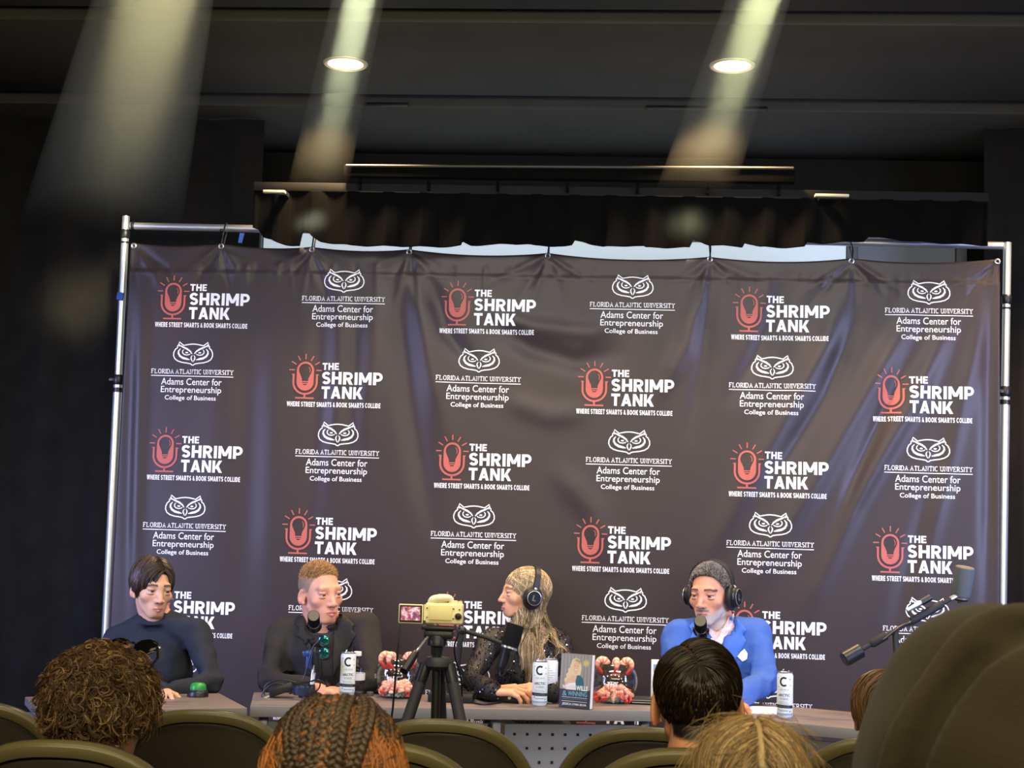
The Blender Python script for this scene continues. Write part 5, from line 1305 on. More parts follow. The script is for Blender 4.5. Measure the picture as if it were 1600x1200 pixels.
        # eyes
        for q in (-1, 1):
            e = L - np.array([q * .0315, -.0775, -.001]); r = np.linalg.norm(e, axis=1); on = (r < .01285) & (e[:, 1] < 0) & (np.abs(e[:, 2]) < .0062)
            c[on] = (0.40, 0.36, 0.33)
            g = np.array([math.sin(s.o['gaze']), -math.cos(s.o['gaze']), 0.0]); an = np.arccos(np.clip((e @ g) / (r + 1e-9), -1, 1))
            c[on & (an < 0.56)] = iris; c[on & (an < 0.27)] = (0.008, 0.008, 0.008)
            lash = (r < .0150) & (r > .0126) & (e[:, 1] < -0.003) & (e[:, 2] > .0028) & (e[:, 2] < .0056); mix(0.75 * lash, np.array(brow) * 0.6)
        if hair is not None:
            h = s.hairline(L) / 0.006; inh = np.clip(h + 0.5, 0, 1) * near * (~((ax > .0735) & (y > -.02) & (y < .035) & (z < .022)))
            if callable(hair): col = hair(L)
            else: col = np.tile(np.array(hair), (n, 1))
            c[:] = c * (1 - inh[:, None]) + col * inh[:, None]
        return c

def hand(F, wr, d, n, thumb, k=1.0, curl=(20, 30, 20), spread=5, tc=25):
    """wrist, direction of the fingers, palm normal; thumb = +1/-1 side along cross(d, n)"""
    wr = np.array(wr, float); d = np.array(d, float) / np.linalg.norm(d); n = np.array(n, float); n -= d * (n @ d); n /= np.linalg.norm(n); sd = np.cross(d, n) * thumb
    kn = []
    for i, (o, L) in enumerate(zip((0.030, 0.010, -0.010, -0.028), (0.088, 0.092, 0.087, 0.078))):
        p = wr + d * L * k + sd * o * k; kn.append(p)
        F.cap(wr + sd * o * 0.55 * k + d * 0.01 * k, p, 0.0135 * k, 0.0115 * k, 0.008)
    for i, (p, Ls) in enumerate(zip(kn, ((.040, .025, .020), (.045, .029, .021), (.041, .027, .020), (.032, .020, .018)))):
        a = 0; q = p.copy(); pts = [q]; sp = math.radians((1.5 - i) * spread)
        dd0 = d * math.cos(sp) + sd * math.sin(sp)
        for L, cu in zip(Ls, curl):
            a += math.radians(cu + 4 * i); q = q + (dd0 * math.cos(a) + n * math.sin(a)) * L * k; pts.append(q)
        F.chain(pts, [0.0098 * k, 0.0085 * k, 0.0078 * k, 0.0066 * k], 0.004, 0.002)
    t0 = wr + d * 0.022 * k + sd * 0.026 * k + n * 0.006 * k; a = math.radians(38); dt = d * math.cos(a) + sd * math.sin(a) + n * 0.25
    dt /= np.linalg.norm(dt); t1 = t0 + dt * 0.042 * k; d2 = dt * math.cos(math.radians(tc)) + (d * 0.8 - sd * .5 + n * 0.3) * math.sin(math.radians(tc)); d2 /= np.linalg.norm(d2)
    t2 = t1 + d2 * 0.032 * k; t3 = t2 + d2 * 0.024 * k
    F.chain([wr + d * 0.012 * k + sd * 0.016 * k, t0, t1, t2, t3], [0.014 * k, 0.014 * k, 0.0108 * k, 0.0095 * k, 0.0075 * k], 0.008, 0.003)

def sit_body(F, J, g=0.0, k=0.024, legs=True, arms=True, torso=True):
    """torso, arms and legs from the joints in J, inflated by g"""
    sh = (J['shl'] + J['shr']) / 2; hp = (J['hipl'] + J['hipr']) / 2; up = sh - hp; H = np.linalg.norm(up); up /= H
    ac = J['shr'] - J['shl']; sw = np.linalg.norm(ac); ac /= sw; fw = np.cross(ac, up); fw /= np.linalg.norm(fw); R = np.stack([ac, -fw, up], 1)
    b = J.get('bulk', 1.0)
    if torso:
        F.ell(hp + up * H * 0.70, (sw * 0.47 * b + g, 0.118 * b + g, H * 0.36 + g), R, k)
        F.ell(hp + up * H * 0.34, (sw * 0.42 * b + g, 0.112 * b + g, H * 0.36 + g), R, k)
        F.ell(hp + up * 0.03, (sw * 0.43 * b + g, 0.118 * b + g, 0.13 + g), R, k)
        nk = J['neck']
        for s in ('shl', 'shr'):
            F.cap(J[s], nk + (J[s] - nk) * 0.22 - up * 0.010, 0.046 * b + g, 0.044 + g, k)
    if arms:
        for s in 'lr':
            F.cap(J['sh' + s], J['el' + s], 0.049 * b + g, 0.038 * b + g, k * 0.7); F.cap(J['el' + s], J['wr' + s], 0.038 * b + g, 0.027 + max(g, -0.004), 0.008)
    if legs:
        for s in 'lr':
            F.cap(J['hip' + s], J['kn' + s], 0.085 + g, 0.060 + g, 0.02); F.cap(J['kn' + s], J['an' + s], 0.058 + g, 0.042 + g, 0.012)
def shoe(F, an, fwd, floor=0.0):
    a = np.array(an); f = np.array(fwd, float) * [1, 1, 0]; f /= np.linalg.norm(f); z = floor + 0.045 - a[2]
    F.cap(a + [0, 0, z], a + f * 0.16 + [0, 0, z - 0.010], 0.042, 0.034, 0.02); F.cap(a + [0, 0, z], a - f * 0.04 + [0, 0, z - .003], 0.04, 0.038, 0.02)

def legs_for(J, fwd=(0, -1, 0), dx=0.10, seat=0.50, drop=0.0):
    f = np.array(fwd, float); hp = np.array(J['hipc']); sd = np.cross(f, [0, 0, 1]); sd /= np.linalg.norm(sd)
    # l is the side of smaller x
    if sd[0] > 0: sd = -sd
    J['hipl'] = hp + sd * 0.09; J['hipr'] = hp - sd * 0.09
    for s, q in (('l', 1), ('r', -1)):
        J['kn' + s] = J['hip' + s] + f * 0.42 + sd * q * (dx - 0.06) + [0, 0, 0.0]; J['an' + s] = J['kn' + s] * [1, 1, 0] + [0, 0, 0.09] + f * 0.03
    return J

def grid_for(pts, pad, coarse, fine):
    P = np.array(pts); lo = P.min(0) - pad; hi = P.max(0) + pad; ax = []
    for d in range(3):
        ax.append(axis(lo[d], hi[d], coarse, [(a[d], b[d], st) for a, b, st in fine]))
    return Field(*ax)
def body_mesh(t, H, J, paint, fem=0.0, hands=None, neck_r=0.049, fine=0.0023, hfine=0.0035, coarse=0.016, name='body'):
    """one continuous skin: head, neck, torso, arms, hands, legs, feet"""
    hc = H.c; ext = 0.145 * H.k
    fin = [(hc - ext, hc + ext, fine)]
    if hands:
        for h in hands: w = np.array(h[0]); fin.append((w - 0.13, w + 0.13, hfine))
    pts = [J[q] for q in J if isinstance(J[q], np.ndarray)] + [hc - ext, hc + ext]
    F = grid_for(pts, 0.17, coarse, fin)
    sit_body(F, J, -0.012)
    for s in 'lr': shoe(F, J['an' + s], J['kn' + s] - J['hip' + s], J.get('floor', 0.0))
    nb = J['neck']; jt = H.w((0, 0.030, -0.050))
    H.grow(F)
    F.cap(nb, jt, neck_r * 1.06, neck_r * 0.96, 0.012)
    F.cap(nb - [0, -0.008, .012], (nb + jt) / 2, neck_r * 1.12, neck_r, 0.025)
    for h in (hands or []): hand(F, *h[:4], **(h[4] if len(h) > 4 else {}))
    V, Q = F.surface()
    bo = mesh_np(name, V, Q, [M_SKIN], t, attrs={'Col': paint(V)})
    for s in 'lr':
        a = np.array(J['an' + s]); f_ = np.array(J['kn' + s] - J['hip' + s]) * [1, 1, 0]; f_ /= np.linalg.norm(f_); fl = J.get('floor', 0.0); z = fl + 0.045 - a[2]
        G = grid_for([a, a + f_ * 0.18], 0.09, 0.011, [])
        G.cap(a + [0, 0, z + 0.004], a + f_ * 0.165 + [0, 0, z - 0.002], 0.049, 0.043, 0.02); G.cap(a + [0, 0, z], a - f_ * 0.045 + [0, 0, z], 0.048, 0.047, 0.02); G.cap(a + [0, 0, z], a + [0, 0, z + 0.05], 0.05, 0.052, 0.015)
        zb = fl + 0.003; G.op(a - 0.4, a + 0.4, lambda x, y, z_: (z_ - zb) + 0 * x + 0 * y, 0.0, True)
        sv, sq = G.surface(); mesh_np('shoe', sv, sq, [mat('black_shoe', srgb(26, 24, 23), 0.5)], t)
    return bo
def cloth_mesh(t, name, J, m, g, coarse=0.0085, extra=None, legs=False, arms=True, torso=True, fold=0.0, seed=1, cut=None, cuff=None, k=0.024):
    pts = [J[q] for q in J if isinstance(J[q], np.ndarray) and (legs or q[:2] not in ('kn', 'an'))]
    F = grid_for(pts, 0.17 + g, coarse, [])
    sit_body(F, J, g, k=k, legs=legs, arms=arms, torso=torso)
    if extra: extra(F)
    if cut: cut(F)
    V, Q = F.surface()
    if fold > 0:
        # soft creases
        r = np.random.default_rng(seed); nrm = np.zeros_like(V)
        fn = np.cross(V[Q[:, 1]] - V[Q[:, 0]], V[Q[:, 2]] - V[Q[:, 0]])
        for j in range(4): np.add.at(nrm, Q[:, j], fn)
        nrm /= np.linalg.norm(nrm, axis=1)[:, None] + 1e-12; d = np.zeros(len(V))
        for i in range(16):
            w = r.normal(0, 1, 3); w /= np.linalg.norm(w); w *= r.uniform(26, 120); ph = r.uniform(0, 6.28)
            warp = 0.5 * np.sin(V @ r.normal(0, 9, 3) + r.uniform(0, 6))
            q_ = np.sin((V @ w) * 0.5 + ph + 2.2 * warp); d += (0.45 - np.abs(q_) ** 0.8) / 2.4 * (34 / np.linalg.norm(w)) ** 0.8
        # crease more near elbows and waist
        wgt = np.full(len(V), 0.5)
        for s in ('ell', 'elr'): wgt += 0.8 * np.exp(-(np.linalg.norm(V - J[s], axis=1) / 0.12) ** 2)
        V = V + nrm * (d * fold * wgt)[:, None]
    return mesh_np(name, V, Q, [m], t)

# ------------------------------------------------------------------ hair helpers (local head coordinates, then placed)
def sph_dirs(n, r, zmin=-1.0):
    u = r.normal(0, 1, (n * 3, 3)); u /= np.linalg.norm(u, axis=1)[:, None]; u = u[u[:, 2] > zmin]; return u[:n]
def flow_paths(H, U, dirf, length, steps, lift, r, curl=0.0, gravity=0.0, fall_z=None, noise=0.06, extra=0.0, wave=(0, 0)):
    """grow strands over the scalp: roots U (unit), dirf(P_local)->direction field, lift(t)->height above scalp"""
    c0 = np.array(H.SK[0]); n = len(U); L = np.broadcast_to(np.asarray(length, float), (n,)); P = c0 + U * H.scalp_r(U, extra)[:, None]; out = []
    ph = r.uniform(0, 6.28, n); amp = r.uniform(0.6, 1.4, n)
    nz = r.normal(0, noise, (n, 3)); free = np.zeros(n, bool); lv = r.uniform(0.6, 1.25, n)
    for i in range(steps):
        t = i / (steps - 1); u = P - c0; ul = np.linalg.norm(u, axis=1)[:, None]; u = u / ul
        surf = c0 + u * (H.scalp_r(u, extra) + lift(t) * lv)[:, None]
        pos = np.where(free[:, None], P, surf); out.append(pos.copy()); P = pos
        d = dirf(P) + nz + np.array([0, 0, -gravity]) * t
        tang = d - u * (d * u).sum(1)[:, None]; tang /= np.linalg.norm(tang, axis=1)[:, None] + 1e-9
        if fall_z is not None:
            free |= (P[:, 2] < fall_z)
            down = np.array([0, 0, -1.0]) + nz * 0.7; down = down / np.linalg.norm(down, axis=1)[:, None]
            tang = np.where(free[:, None], down, tang)
        if wave[0] > 0:
            s_ = np.cross(u, tang); tang = tang + s_ * (wave[0] * np.sin(wave[1] * t + ph) * amp)[:, None]
        P = P + tang * (L / (steps - 1))[:, None]
    return np.stack(out, 1)
def place(H, P): return H.c + (P * H.k) @ H.R.T
def tints(base, n, r, var=0.3, hi=None, fhi=0.0):
    b = np.array(base)[None] * (1 + r.uniform(-var, var, (n, 1)))
    if hi is not None:
        m = (r.uniform(0, 1, n) < fhi)[:, None]; b = np.where(m, np.array(hi)[None] * (1 + r.uniform(-var, var, (n, 1))), b)
    return np.clip(b, 0.001, 1)
TAPER = lambda n, a=0.35: np.interp(np.linspace(0, 1, n), [0, .15, .7, 1], [.8, 1, 1, a])

def clump(P, n, r, amount=0.7, start=0.15):
    """gather strands into locks: each follows its nearest guide more and more towards the tip"""
    S, N, _ = P.shape; g = r.choice(S, n, replace=False); d = np.linalg.norm(P[:, None, 0] - P[g][None, :, 0], axis=2); gi = g[d.argmin(1)]
    t = np.clip((np.linspace(0, 1, N) - start) / (1 - start), 0, 1) ** 0.8 * amount
    off = r.normal(0, 0.0035, (S, 1, 3))
    return P * (1 - t)[None, :, None] + (P[gi] + off) * t[None, :, None]
# ------------------------------------------------------------------ the four speakers behind the desks
from mathutils.bvhtree import BVHTree
def bvh_of(o):
    org = ORG[root_of(o).name]; me = o.data; V = np.array([v.co[:] for v in me.vertices]) + org
    return BVHTree.FromPolygons([tuple(v) for v in V], [tuple(p.vertices) for p in me.polygons])
def on_cloth(o_list, polys, name, mats, parent, lift=0.004, thick=0.004, step=6.0):
    """cut panels (outlines given in photo pixels) laid on the cloth underneath, with real thickness"""
    trees = [bvh_of(o) for o in o_list]; f = Flat()
    for P, m in polys: f.poly(P, m)
    f.cut(step); out = []; org = Vector(CAMPOS); last = None
    for x, y in f.v:
        d = Vector(W(x, y, 5.0) - CAMPOS).normalized(); best = None
        for tr_ in trees:
            h = tr_.ray_cast(org, d)
            if h[0] is not None and (best is None or h[3] < best): best = h[3]
        out.append((d, best))
    ds = np.array([b if b is not None else np.nan for _, b in out]); md = np.nanmedian(ds); ds = np.where(np.isnan(ds), md, ds); ds = np.clip(ds, md - 0.09, md + 0.09)
    V = np.array([np.array(d[0]) * (b - lift) + CAMPOS for d, b in zip(out, ds)])
    o = f.mapped(lambda _: V, name, mats, parent); s = o.modifiers.new('thick', 'SOLIDIFY'); s.thickness = thick; s.offset = 0
    return o
def headphones(H, label, tilt=0.0, cup_c=(0.012, -0.010), up=0.131):
    t = thing('headphones', label, 'headphones', H.w((0, 0.01, 0.11)))
    k = H.k; w = H.o['wide']; xc = 0.082 * w + 0.010
    RT = rotm('X', tilt)
    def hp(p): return H.w(np.array([0, cup_c[0], cup_c[1]]) + RT @ (np.array(p, float)))
    arc = [(xc * 1.02 * math.cos(a) * (1.0 + .06 * math.sin(2 * a) ** 2), 0, 0.02 + (up - 0.02 - cup_c[1]) * math.sin(a) ** 0.8) for a in np.linspace(0.06, math.pi - 0.06, 30)]
    P = np.array([hp(p) for p in arc]); yv = H.R @ RT @ np.array([0, 1.0, 0]) * k; c0 = hp((0, 0, 0.03))
    bw = 0.0145; V = []; F = []
    for p in P:
        n = (p - c0) / np.linalg.norm(p - c0)
        V += [p + yv * bw - n * .002, p + yv * bw * .8 + n * 0.0045, p - yv * bw * .8 + n * 0.0045, p - yv * bw - n * .002]
    for i in range(len(P) - 1):
        for j in range(4): F.append([4 * i + j, 4 * i + (j + 1) % 4, 4 * i + 4 + (j + 1) % 4, 4 * i + 4 + j])
    F += [[0, 1, 2, 3], [len(V) - 4, len(V) - 3, len(V) - 2, len(V) - 1]]
    MB().add(V, F).build('headband', mat('black_leatherette', srgb(28, 28, 28), 0.45), t, sharp=50)
    for q in (-1, 1):
        ax = H.R @ RT @ np.array([q, 0, 0.0]); Rc = frame(ax, H.R @ RT @ np.array([0, 0, 1.0]))
        cen = H.w((q * (0.070 * w), cup_c[0], cup_c[1]))
        MB().lathe([(0.0, 0.002), (0.022, 0.0), (0.038, 0.002), (0.045, 0.009), (0.0455, 0.017), (0.041, 0.024), (0.036, 0.026), (0.0, 0.026)], cen, Rc * np.array([0.98, 1.18, 1.0]) * k, 32).build('ear_pad', MATS['black_leatherette'], t)
        cup = MB().lathe([(0.0365, 0.024), (0.0375, 0.030), (0.034, 0.040), (0.030, 0.044), (0.0, 0.045)], cen, Rc * np.array([1.08, 1.08, 1.0]) * k, 32).build('ear_cup', mat('gloss_black_shell', srgb(18, 19, 21), 0.5, spec=0.3), t)
        MB().lathe([(0.0305, 0.043), (0.0325, 0.0425), (0.0325, 0.0455), (0.0305, 0.046)], cen, Rc * k, 36, caps=False).build('silver_ring', M_METAL, cup)
        if q > 0:
            f = Flat(); V2, F2 = fit_text('L', -0.008, 0.008, -0.013, 0.013, 0.03); f.add((V2, F2))
            f.mapped(lambda v: np.array([cen + k * (Rc @ np.array([a_, b_, 0.0458])) for a_, b_ in v]), 'printed_letter', [mat('grey_letter', srgb(110, 112, 114), 0.5)], cup)
        # slider and fork
        a0 = hp((q * (xc + 0.004), 0, 0.045)); a1 = cen + Rc @ np.array([0, 0, 0.034]) * k + (H.R @ RT @ np.array([0, 0, 1.0])) * 0.036 * k
        sl = MB(); sl.box((a0 + a1) / 2, (0.004, 0.014 * k, np.linalg.norm(a0 - a1) + .012), R=frame(a0 - a1, yv), bev=0.0015) ; sl.build('slider', M_METAL, t)
        fk = MB(); fk.tube([cen + k * (Rc @ np.array([0.036 * math.sin(a), 0.036 * math.cos(a), 0.034])) for a in np.linspace(-1.7, 1.7, 14)], 0.0032, 8); fk.build('fork', mat('dark_chrome', srgb(90, 92, 95), 0.3, metal=0.9), t)
    return t, cen

def speaker(label, name='person'): pass
def collar_ring(F, nb, R, rx, ry, r, drop=0.0, a0=0, a1=360, rise=0.0):
    pts = []
    for a in np.radians(np.linspace(a0, a1, 22)): pts.append(nb + R @ np.array([rx * math.sin(a), -ry * math.cos(a), -drop * (0.5 + 0.5 * math.cos(a)) + rise]))
    F.chain(pts, [r] * len(pts), 0.004, 0.002)

# ---- young man in the dark sweater
H = Head(W(238, 919, 5.55), yaw=37, pitch=6, roll=2, k=0.95, wide=0.92, jaw=0.047, nose=0.85, brow=0.8, gaze=0.10, ear=0.95)
J = dict(neck=W(244, 963, 5.57), shl=W(184, 1000, 5.57), shr=W(306, 990, 5.56), ell=W(166, 1070, 5.44), elr=W(332, 1066, 5.44), wrl=W(252, 1081, 5.18), wrr=W(276, 1079, 5.24), hipc=np.array([W(240, 1000, 5.6)[0], 5.64, 0.54]), bulk=0.92)
legs_for(J)
t = thing('person', 'young man with dark parted hair in a dark navy sweater at the left desk', 'person', (J['hipc'][0], 5.6, 0))
sk = srgb(214, 166, 136)
hands = [(J['wrl'], np.array([0.3, -1, 0.0]), np.array([0.2, 0, -1.0]), 1, dict(k=.95, curl=(12, 18, 12))), (J['wrr'], np.array([-1, -0.25, -0.05]), np.array([0, 0, -1.0]), -1, dict(k=.95, curl=(14, 20, 14)))]
body_mesh(t, H, J, lambda V: H.paint(V, sk, srgb(206, 128, 120), hair=srgb(44, 34, 28), brow=srgb(48, 36, 30), iris=srgb(70, 48, 34)), hands=hands)
M_SWT = mat('dark_navy_knit', srgb(44, 48, 56), 0.9, spec=0.15, bump=0.25, bscale=500, noise=0.1, nscale=30)
def ex(F):
    collar_ring(F, J['neck'] + np.array([0, 0, -0.004]), rotm('Z', 10), 0.060, 0.067, 0.0145, 0.014, rise=-0.006)
def ct(F): F.cap(J['neck'] + [0, 0, 0.09], J['neck'] + [0, -0.012, 0.022], 0.058, 0.050, 0.006, True)
cloth_mesh(t, 'sweater', J, M_SWT, 0.015, extra=lambda F: (ct(F), ex(F)), fold=0.012, seed=3)
cloth_mesh(t, 'trousers', J, mat('dark_denim', srgb(40, 44, 54), 0.9), 0.012, coarse=0.02, legs=True, arms=False, torso=False)
r = np.random.default_rng(21)
U = sph_dirs(6000, r, -0.45); hl = H.hairline(np.array(H.SK[0]) + U * H.scalp_r(U)[:, None]); U = U[hl > 0.004]
part = 0.016
def dA(P):
    x, y, z = P.T; s = np.sign(x - part); top = np.clip((z - 0.03) / 0.06, 0, 1)
    d = np.stack([s * (0.9 * top + 0.15), -0.55 * (y < 0.03) * top + 0.10 * (y >= 0.03), -0.35 - 1.0 * (1 - top)], 1)
    return d
z0 = (np.array(H.SK[0]) + U * H.scalp_r(U)[:, None])
Ln = np.where(z0[:, 2] > 0.055, 0.125, np.where(z0[:, 2] > 0.0, 0.075, 0.035)) * r.uniform(0.8, 1.1, len(U))
Ln = np.where((z0[:, 1] < -0.03) & (np.abs(z0[:, 0] - part) < 0.03), Ln * 0.72, Ln)
P = flow_paths(H, U, dA, Ln, 12, lambda t: 0.003 + 0.012 * math.sin(math.pi * min(t + 0.15, 1)) , r, noise=0.06, fall_z=-0.05)
strands('hair', place(H, P), 0.0014, [M_HAIR], t, 3, H.w(H.SK[0]), tints(srgb(58, 46, 38), len(P), r, 0.35, srgb(96, 78, 62), 0.12), TAPER(12))

# ---- man with short fair hair in the black jacket
H = Head(W(500, 926, 5.60), yaw=40, pitch=2, roll=-3, k=0.99, wide=0.92, jaw=0.052, nose=0.95, brow=1.15, gaze=0.12, chin=-0.104, mouth=0.6, lids=0.6, hl=0.010)
J = dict(neck=W(506, 971, 5.63), shl=W(444, 992, 5.64), shr=W(570, 982, 5.62), ell=W(420, 1066, 5.50), elr=W(588, 1066, 5.46), wrl=W(500, 1078, 5.42), wrr=W(540, 1078, 5.42), hipc=np.array([W(505, 1000, 5.6)[0], 5.68, 0.54]), bulk=1.03)
legs_for(J)
t = thing('person', 'man with short fair hair in a black jacket, turned to the woman in sequins', 'person', (J['hipc'][0], 5.66, 0))
sk = srgb(222, 162, 134)
stubc = lambda L: np.where((L[:, 2] > 0.055)[:, None], np.array(srgb(176, 132, 88)), np.array(srgb(150, 122, 102)))
hands = [(J['wrl'], np.array([1, -0.5, -0.05]), np.array([0, 0, -1.0]), 1, dict(curl=(20, 30, 20))), (J['wrr'], np.array([-1, -0.5, -0.05]), np.array([0, 0, -1.0]), -1, dict(curl=(20, 30, 20)))]
body_mesh(t, H, J, lambda V: H.paint(V, sk, srgb(206, 122, 116), hair=stubc, brow=srgb(168, 122, 88), iris=srgb(84, 78, 66), browk=0.7), hands=hands, neck_r=0.057)
M_BLZ = mat('black_wool_jacket', srgb(44, 42, 40), 0.85, spec=0.2, bump=0.15, bscale=700)
M_BSH = bpy.data.materials.new('black_striped_shirt'); M_BSH.use_nodes = True
nt = M_BSH.node_tree; b_ = nt.nodes['Principled BSDF']; wv = nt.nodes.new('ShaderNodeTexWave'); wv.inputs['Scale'].default_value = 38; tc = nt.nodes.new('ShaderNodeTexCoord'); rp = nt.nodes.new('ShaderNodeValToRGB')
rp.color_ramp.elements[0].position = 0.75; rp.color_ramp.elements[0].color = (*srgb(26, 26, 28), 1); rp.color_ramp.elements[1].position = 0.9; rp.color_ramp.elements[1].color = (*srgb(66, 66, 70), 1)
nt.links.new(tc.outputs['Object'], wv.inputs['Vector']); nt.links.new(wv.outputs['Fac'], rp.inputs[0]); nt.links.new(rp.outputs[0], b_.inputs['Base Color']); b_.inputs['Roughness'].default_value = 0.7
btn = W(508, 1062, 5.5)
def ct(F):
    F.cap(J['neck'] + [0, -0.0, 0.09], J['neck'] + [0, -0.03, -0.01], 0.070, 0.060, 0.008, True)
    F.cap(J['neck'] + [0.0, -0.135, -0.02], btn + [0, -0.10, -0.02], 0.050, 0.024, 0.006, True)
def exj(F): collar_ring(F, J['neck'] + np.array([0, 0.01, -0.004]), rotm('Z', 8), 0.074, 0.075, 0.017, 0.05, 60, 300, rise=0.024)
shirt = cloth_mesh(t, 'shirt', J, M_BSH, 0.001, arms=False, extra=lambda F: (F.cap(J['neck'] + [0, 0, 0.09], J['neck'] + [0.0, -0.012, 0.015], 0.056, 0.052, 0.004, True), F.cap(J['neck'] + [0.004, -0.08, 0.03], J['neck'] + [0.006, -0.13, -0.075], 0.028, 0.006, 0.004, True), collar_ring(F, J['neck'] + np.array([0, 0.0, 0.0]), rotm('Z', 6), 0.060, 0.066, 0.012, 0.045, 24, 336, rise=0.026)), fold=0.003)
jk = cloth_mesh(t, 'jacket', J, M_BLZ, 0.019, extra=exj, cut=ct, fold=0.013, seed=5)
on_cloth([jk], [([(470, 962), (482, 966), (496, 1010), (503, 1058), (494, 1040), (474, 1000), (461, 992), (468, 982), (460, 974)], 0), ([(530, 958), (540, 962), (554, 976), (550, 984), (556, 992), (536, 1030), (522, 1056), (520, 1020), (522, 990)], 0)], 'lapel', [mat('black_lapel', srgb(48, 46, 43), 0.8, spec=0.2)], t, lift=0.005, thick=0.004)
cloth_mesh(t, 'trousers', J, M_BLZ, 0.012, coarse=0.02, legs=True, arms=False, torso=False)
r = np.random.default_rng(22)
U = sph_dirs(7500, r, -0.2); L0_ = np.array(H.SK[0]) + U * H.scalp_r(U)[:, None]; keep = (H.hairline(L0_) > 0.003) & (L0_[:, 2] > 0.062 + r.uniform(-.012, .012, len(U))); U = U[keep]
n = len(U); base = np.array(H.SK[0]) + U * H.scalp_r(U)[:, None]
dirv = U * 0.8 + np.array([0.12, -0.75, 0.35]) + r.normal(0, 0.22, (n, 3)); dirv /= np.linalg.norm(dirv, axis=1)[:, None]; ln = r.uniform(0.010, 0.019, n) * np.clip((L0_[keep][:, 2] - 0.03) / 0.05, 0.45, 1)
P = base[:, None] - U[:, None] * 0.002 + dirv[:, None] * (np.linspace(0, 1, 5)[None, :, None] * ln[:, None, None]) + np.array([0, -0.25, 0.0]) * (np.linspace(0, 1, 5) ** 2)[None, :, None] * ln[:, None, None]
strands('hair', place(H, P), 0.0010, [M_HAIR], t, 3, H.w(H.SK[0]), tints(srgb(190, 150, 100), n, r, 0.3, srgb(224, 196, 146), 0.35), TAPER(5, 0.2))
# mirrored sunglasses hooked on the shirt front
sg = thing('sunglasses', 'teal mirrored sunglasses hooked on the black shirt front', 'sunglasses', W(507, 1012, 5.45))
M_TEAL = mat('teal_mirror', srgb(70, 170, 160), 0.08, metal=0.9)
tr_ = bvh_of(shirt); 
def front(px, py, lift=0.012):
    d = Vector(W(px, py, 5.0) - CAMPOS).normalized(); hs = [h[3] for h in (tr_.ray_cast(Vector(CAMPOS), d), bvh_jk.ray_cast(Vector(CAMPOS), d)) if h[0] is not None]; b = min(hs) if hs else 5.5
    return np.array(d) * (b - lift) + CAMPOS
bvh_jk = bvh_of(jk)
gc = front(507, 1012, 0.016)
for px, py, nm in ((506, 1001, 0), (506, 1021, 1)):
    q = W(px, py, gc[1]); MB().ell(q, (0.021, 0.004, 0.019), n=20, k=10).build('mirror_lens', M_TEAL, sg)
    MB().tube([q + np.array([0.0225 * math.cos(a), -0.001, 0.0205 * math.sin(a)]) for a in np.linspace(0, 2 * math.pi, 24, endpoint=False)], 0.0018, 6, closed=True).build('rim', M_BPL, sg)
MB().tube(bez([W(512, 1009, gc[1]), W(514, 1011, gc[1] - .002), W(512, 1014, gc[1])], 8), 0.0016, 6).build('bridge', M_BPL, sg)
for py in (993, 1029): MB().tube(bez([W(501, 1001 if py < 1000 else 1021, gc[1]), W(497, py, gc[1] + 0.006), W(503, py, gc[1] + 0.02), W(515, py + 2, gc[1] + 0.02)], 12), 0.0018, 6).build('temple_arm', M_BPL, sg)

# ---- woman with long blonde hair, in profile
H = Head(W(819, 928, 5.80), yaw=-70, pitch=-3, roll=0, k=0.87, jaw=0.049, nose=0.95, brow=0.5, fem=1.0, gaze=0.0, chin=-0.099, lids=0.3)
J = dict(neck=W(838, 985, 5.84), shl=W(768, 1002, 5.72), shr=W(872, 1004, 5.88), ell=W(735, 1062, 5.55), elr=W(888, 1066, 5.70), wrl=W(768, 1080, 5.32), wrr=W(862, 1081, 5.36), hipc=np.array([W(830, 1000, 5.8)[0], 5.86, 0.54]), bulk=0.80)
legs_for(J)
t = thing('person', 'woman in profile with long wavy blonde hair and a black sequin jacket', 'person', (J['hipc'][0], 5.86, 0))
sk = srgb(220, 164, 128)
hands = [(J['wrl'], np.array([1.0, -0.10, 0.10]), np.array([0.1, 0.35, -1.0]), 1, dict(k=.92, curl=(16, 26, 18), spread=3)), (J['wrr'], np.array([-1.0, -0.05, 0.12]), np.array([-0.1, 0.3, -1.0]), -1, dict(k=.92, curl=(18, 26, 18), spread=3))]
body_mesh(t, H, J, lambda V: H.paint(V, sk, srgb(196, 120, 112), hair=srgb(104, 86, 62), brow=srgb(112, 84, 62), iris=srgb(80, 84, 80)), hands=hands, neck_r=0.044, hfine=0.0026)
M_TOP = mat('black_top', srgb(26, 26, 27), 0.7)
cloth_mesh(t, 'top', J, M_TOP, 0.008, arms=False, extra=lambda F: F.cap(J['neck'] + [0, -0.0, 0.09], J['neck'] + [-0.02, -0.06, -0.03], 0.07, 0.06, 0.006, True))
M_SEQB = mat('black_sequin_cloth', srgb(20, 20, 22), 0.6)
def ct(F):
    F.cap(J['neck'] + [0, 0.0, 0.09], J['neck'] + [-0.01, -0.04, -0.01], 0.066, 0.058, 0.008, True)
    F.cap(J['neck'] + [-0.03, -0.14, -0.02], W(815, 1080, 5.6), 0.06, 0.07, 0.006, True)
jk = cloth_mesh(t, 'sequin_jacket', J, M_SEQB, 0.015, cut=ct, fold=0.011, seed=8)
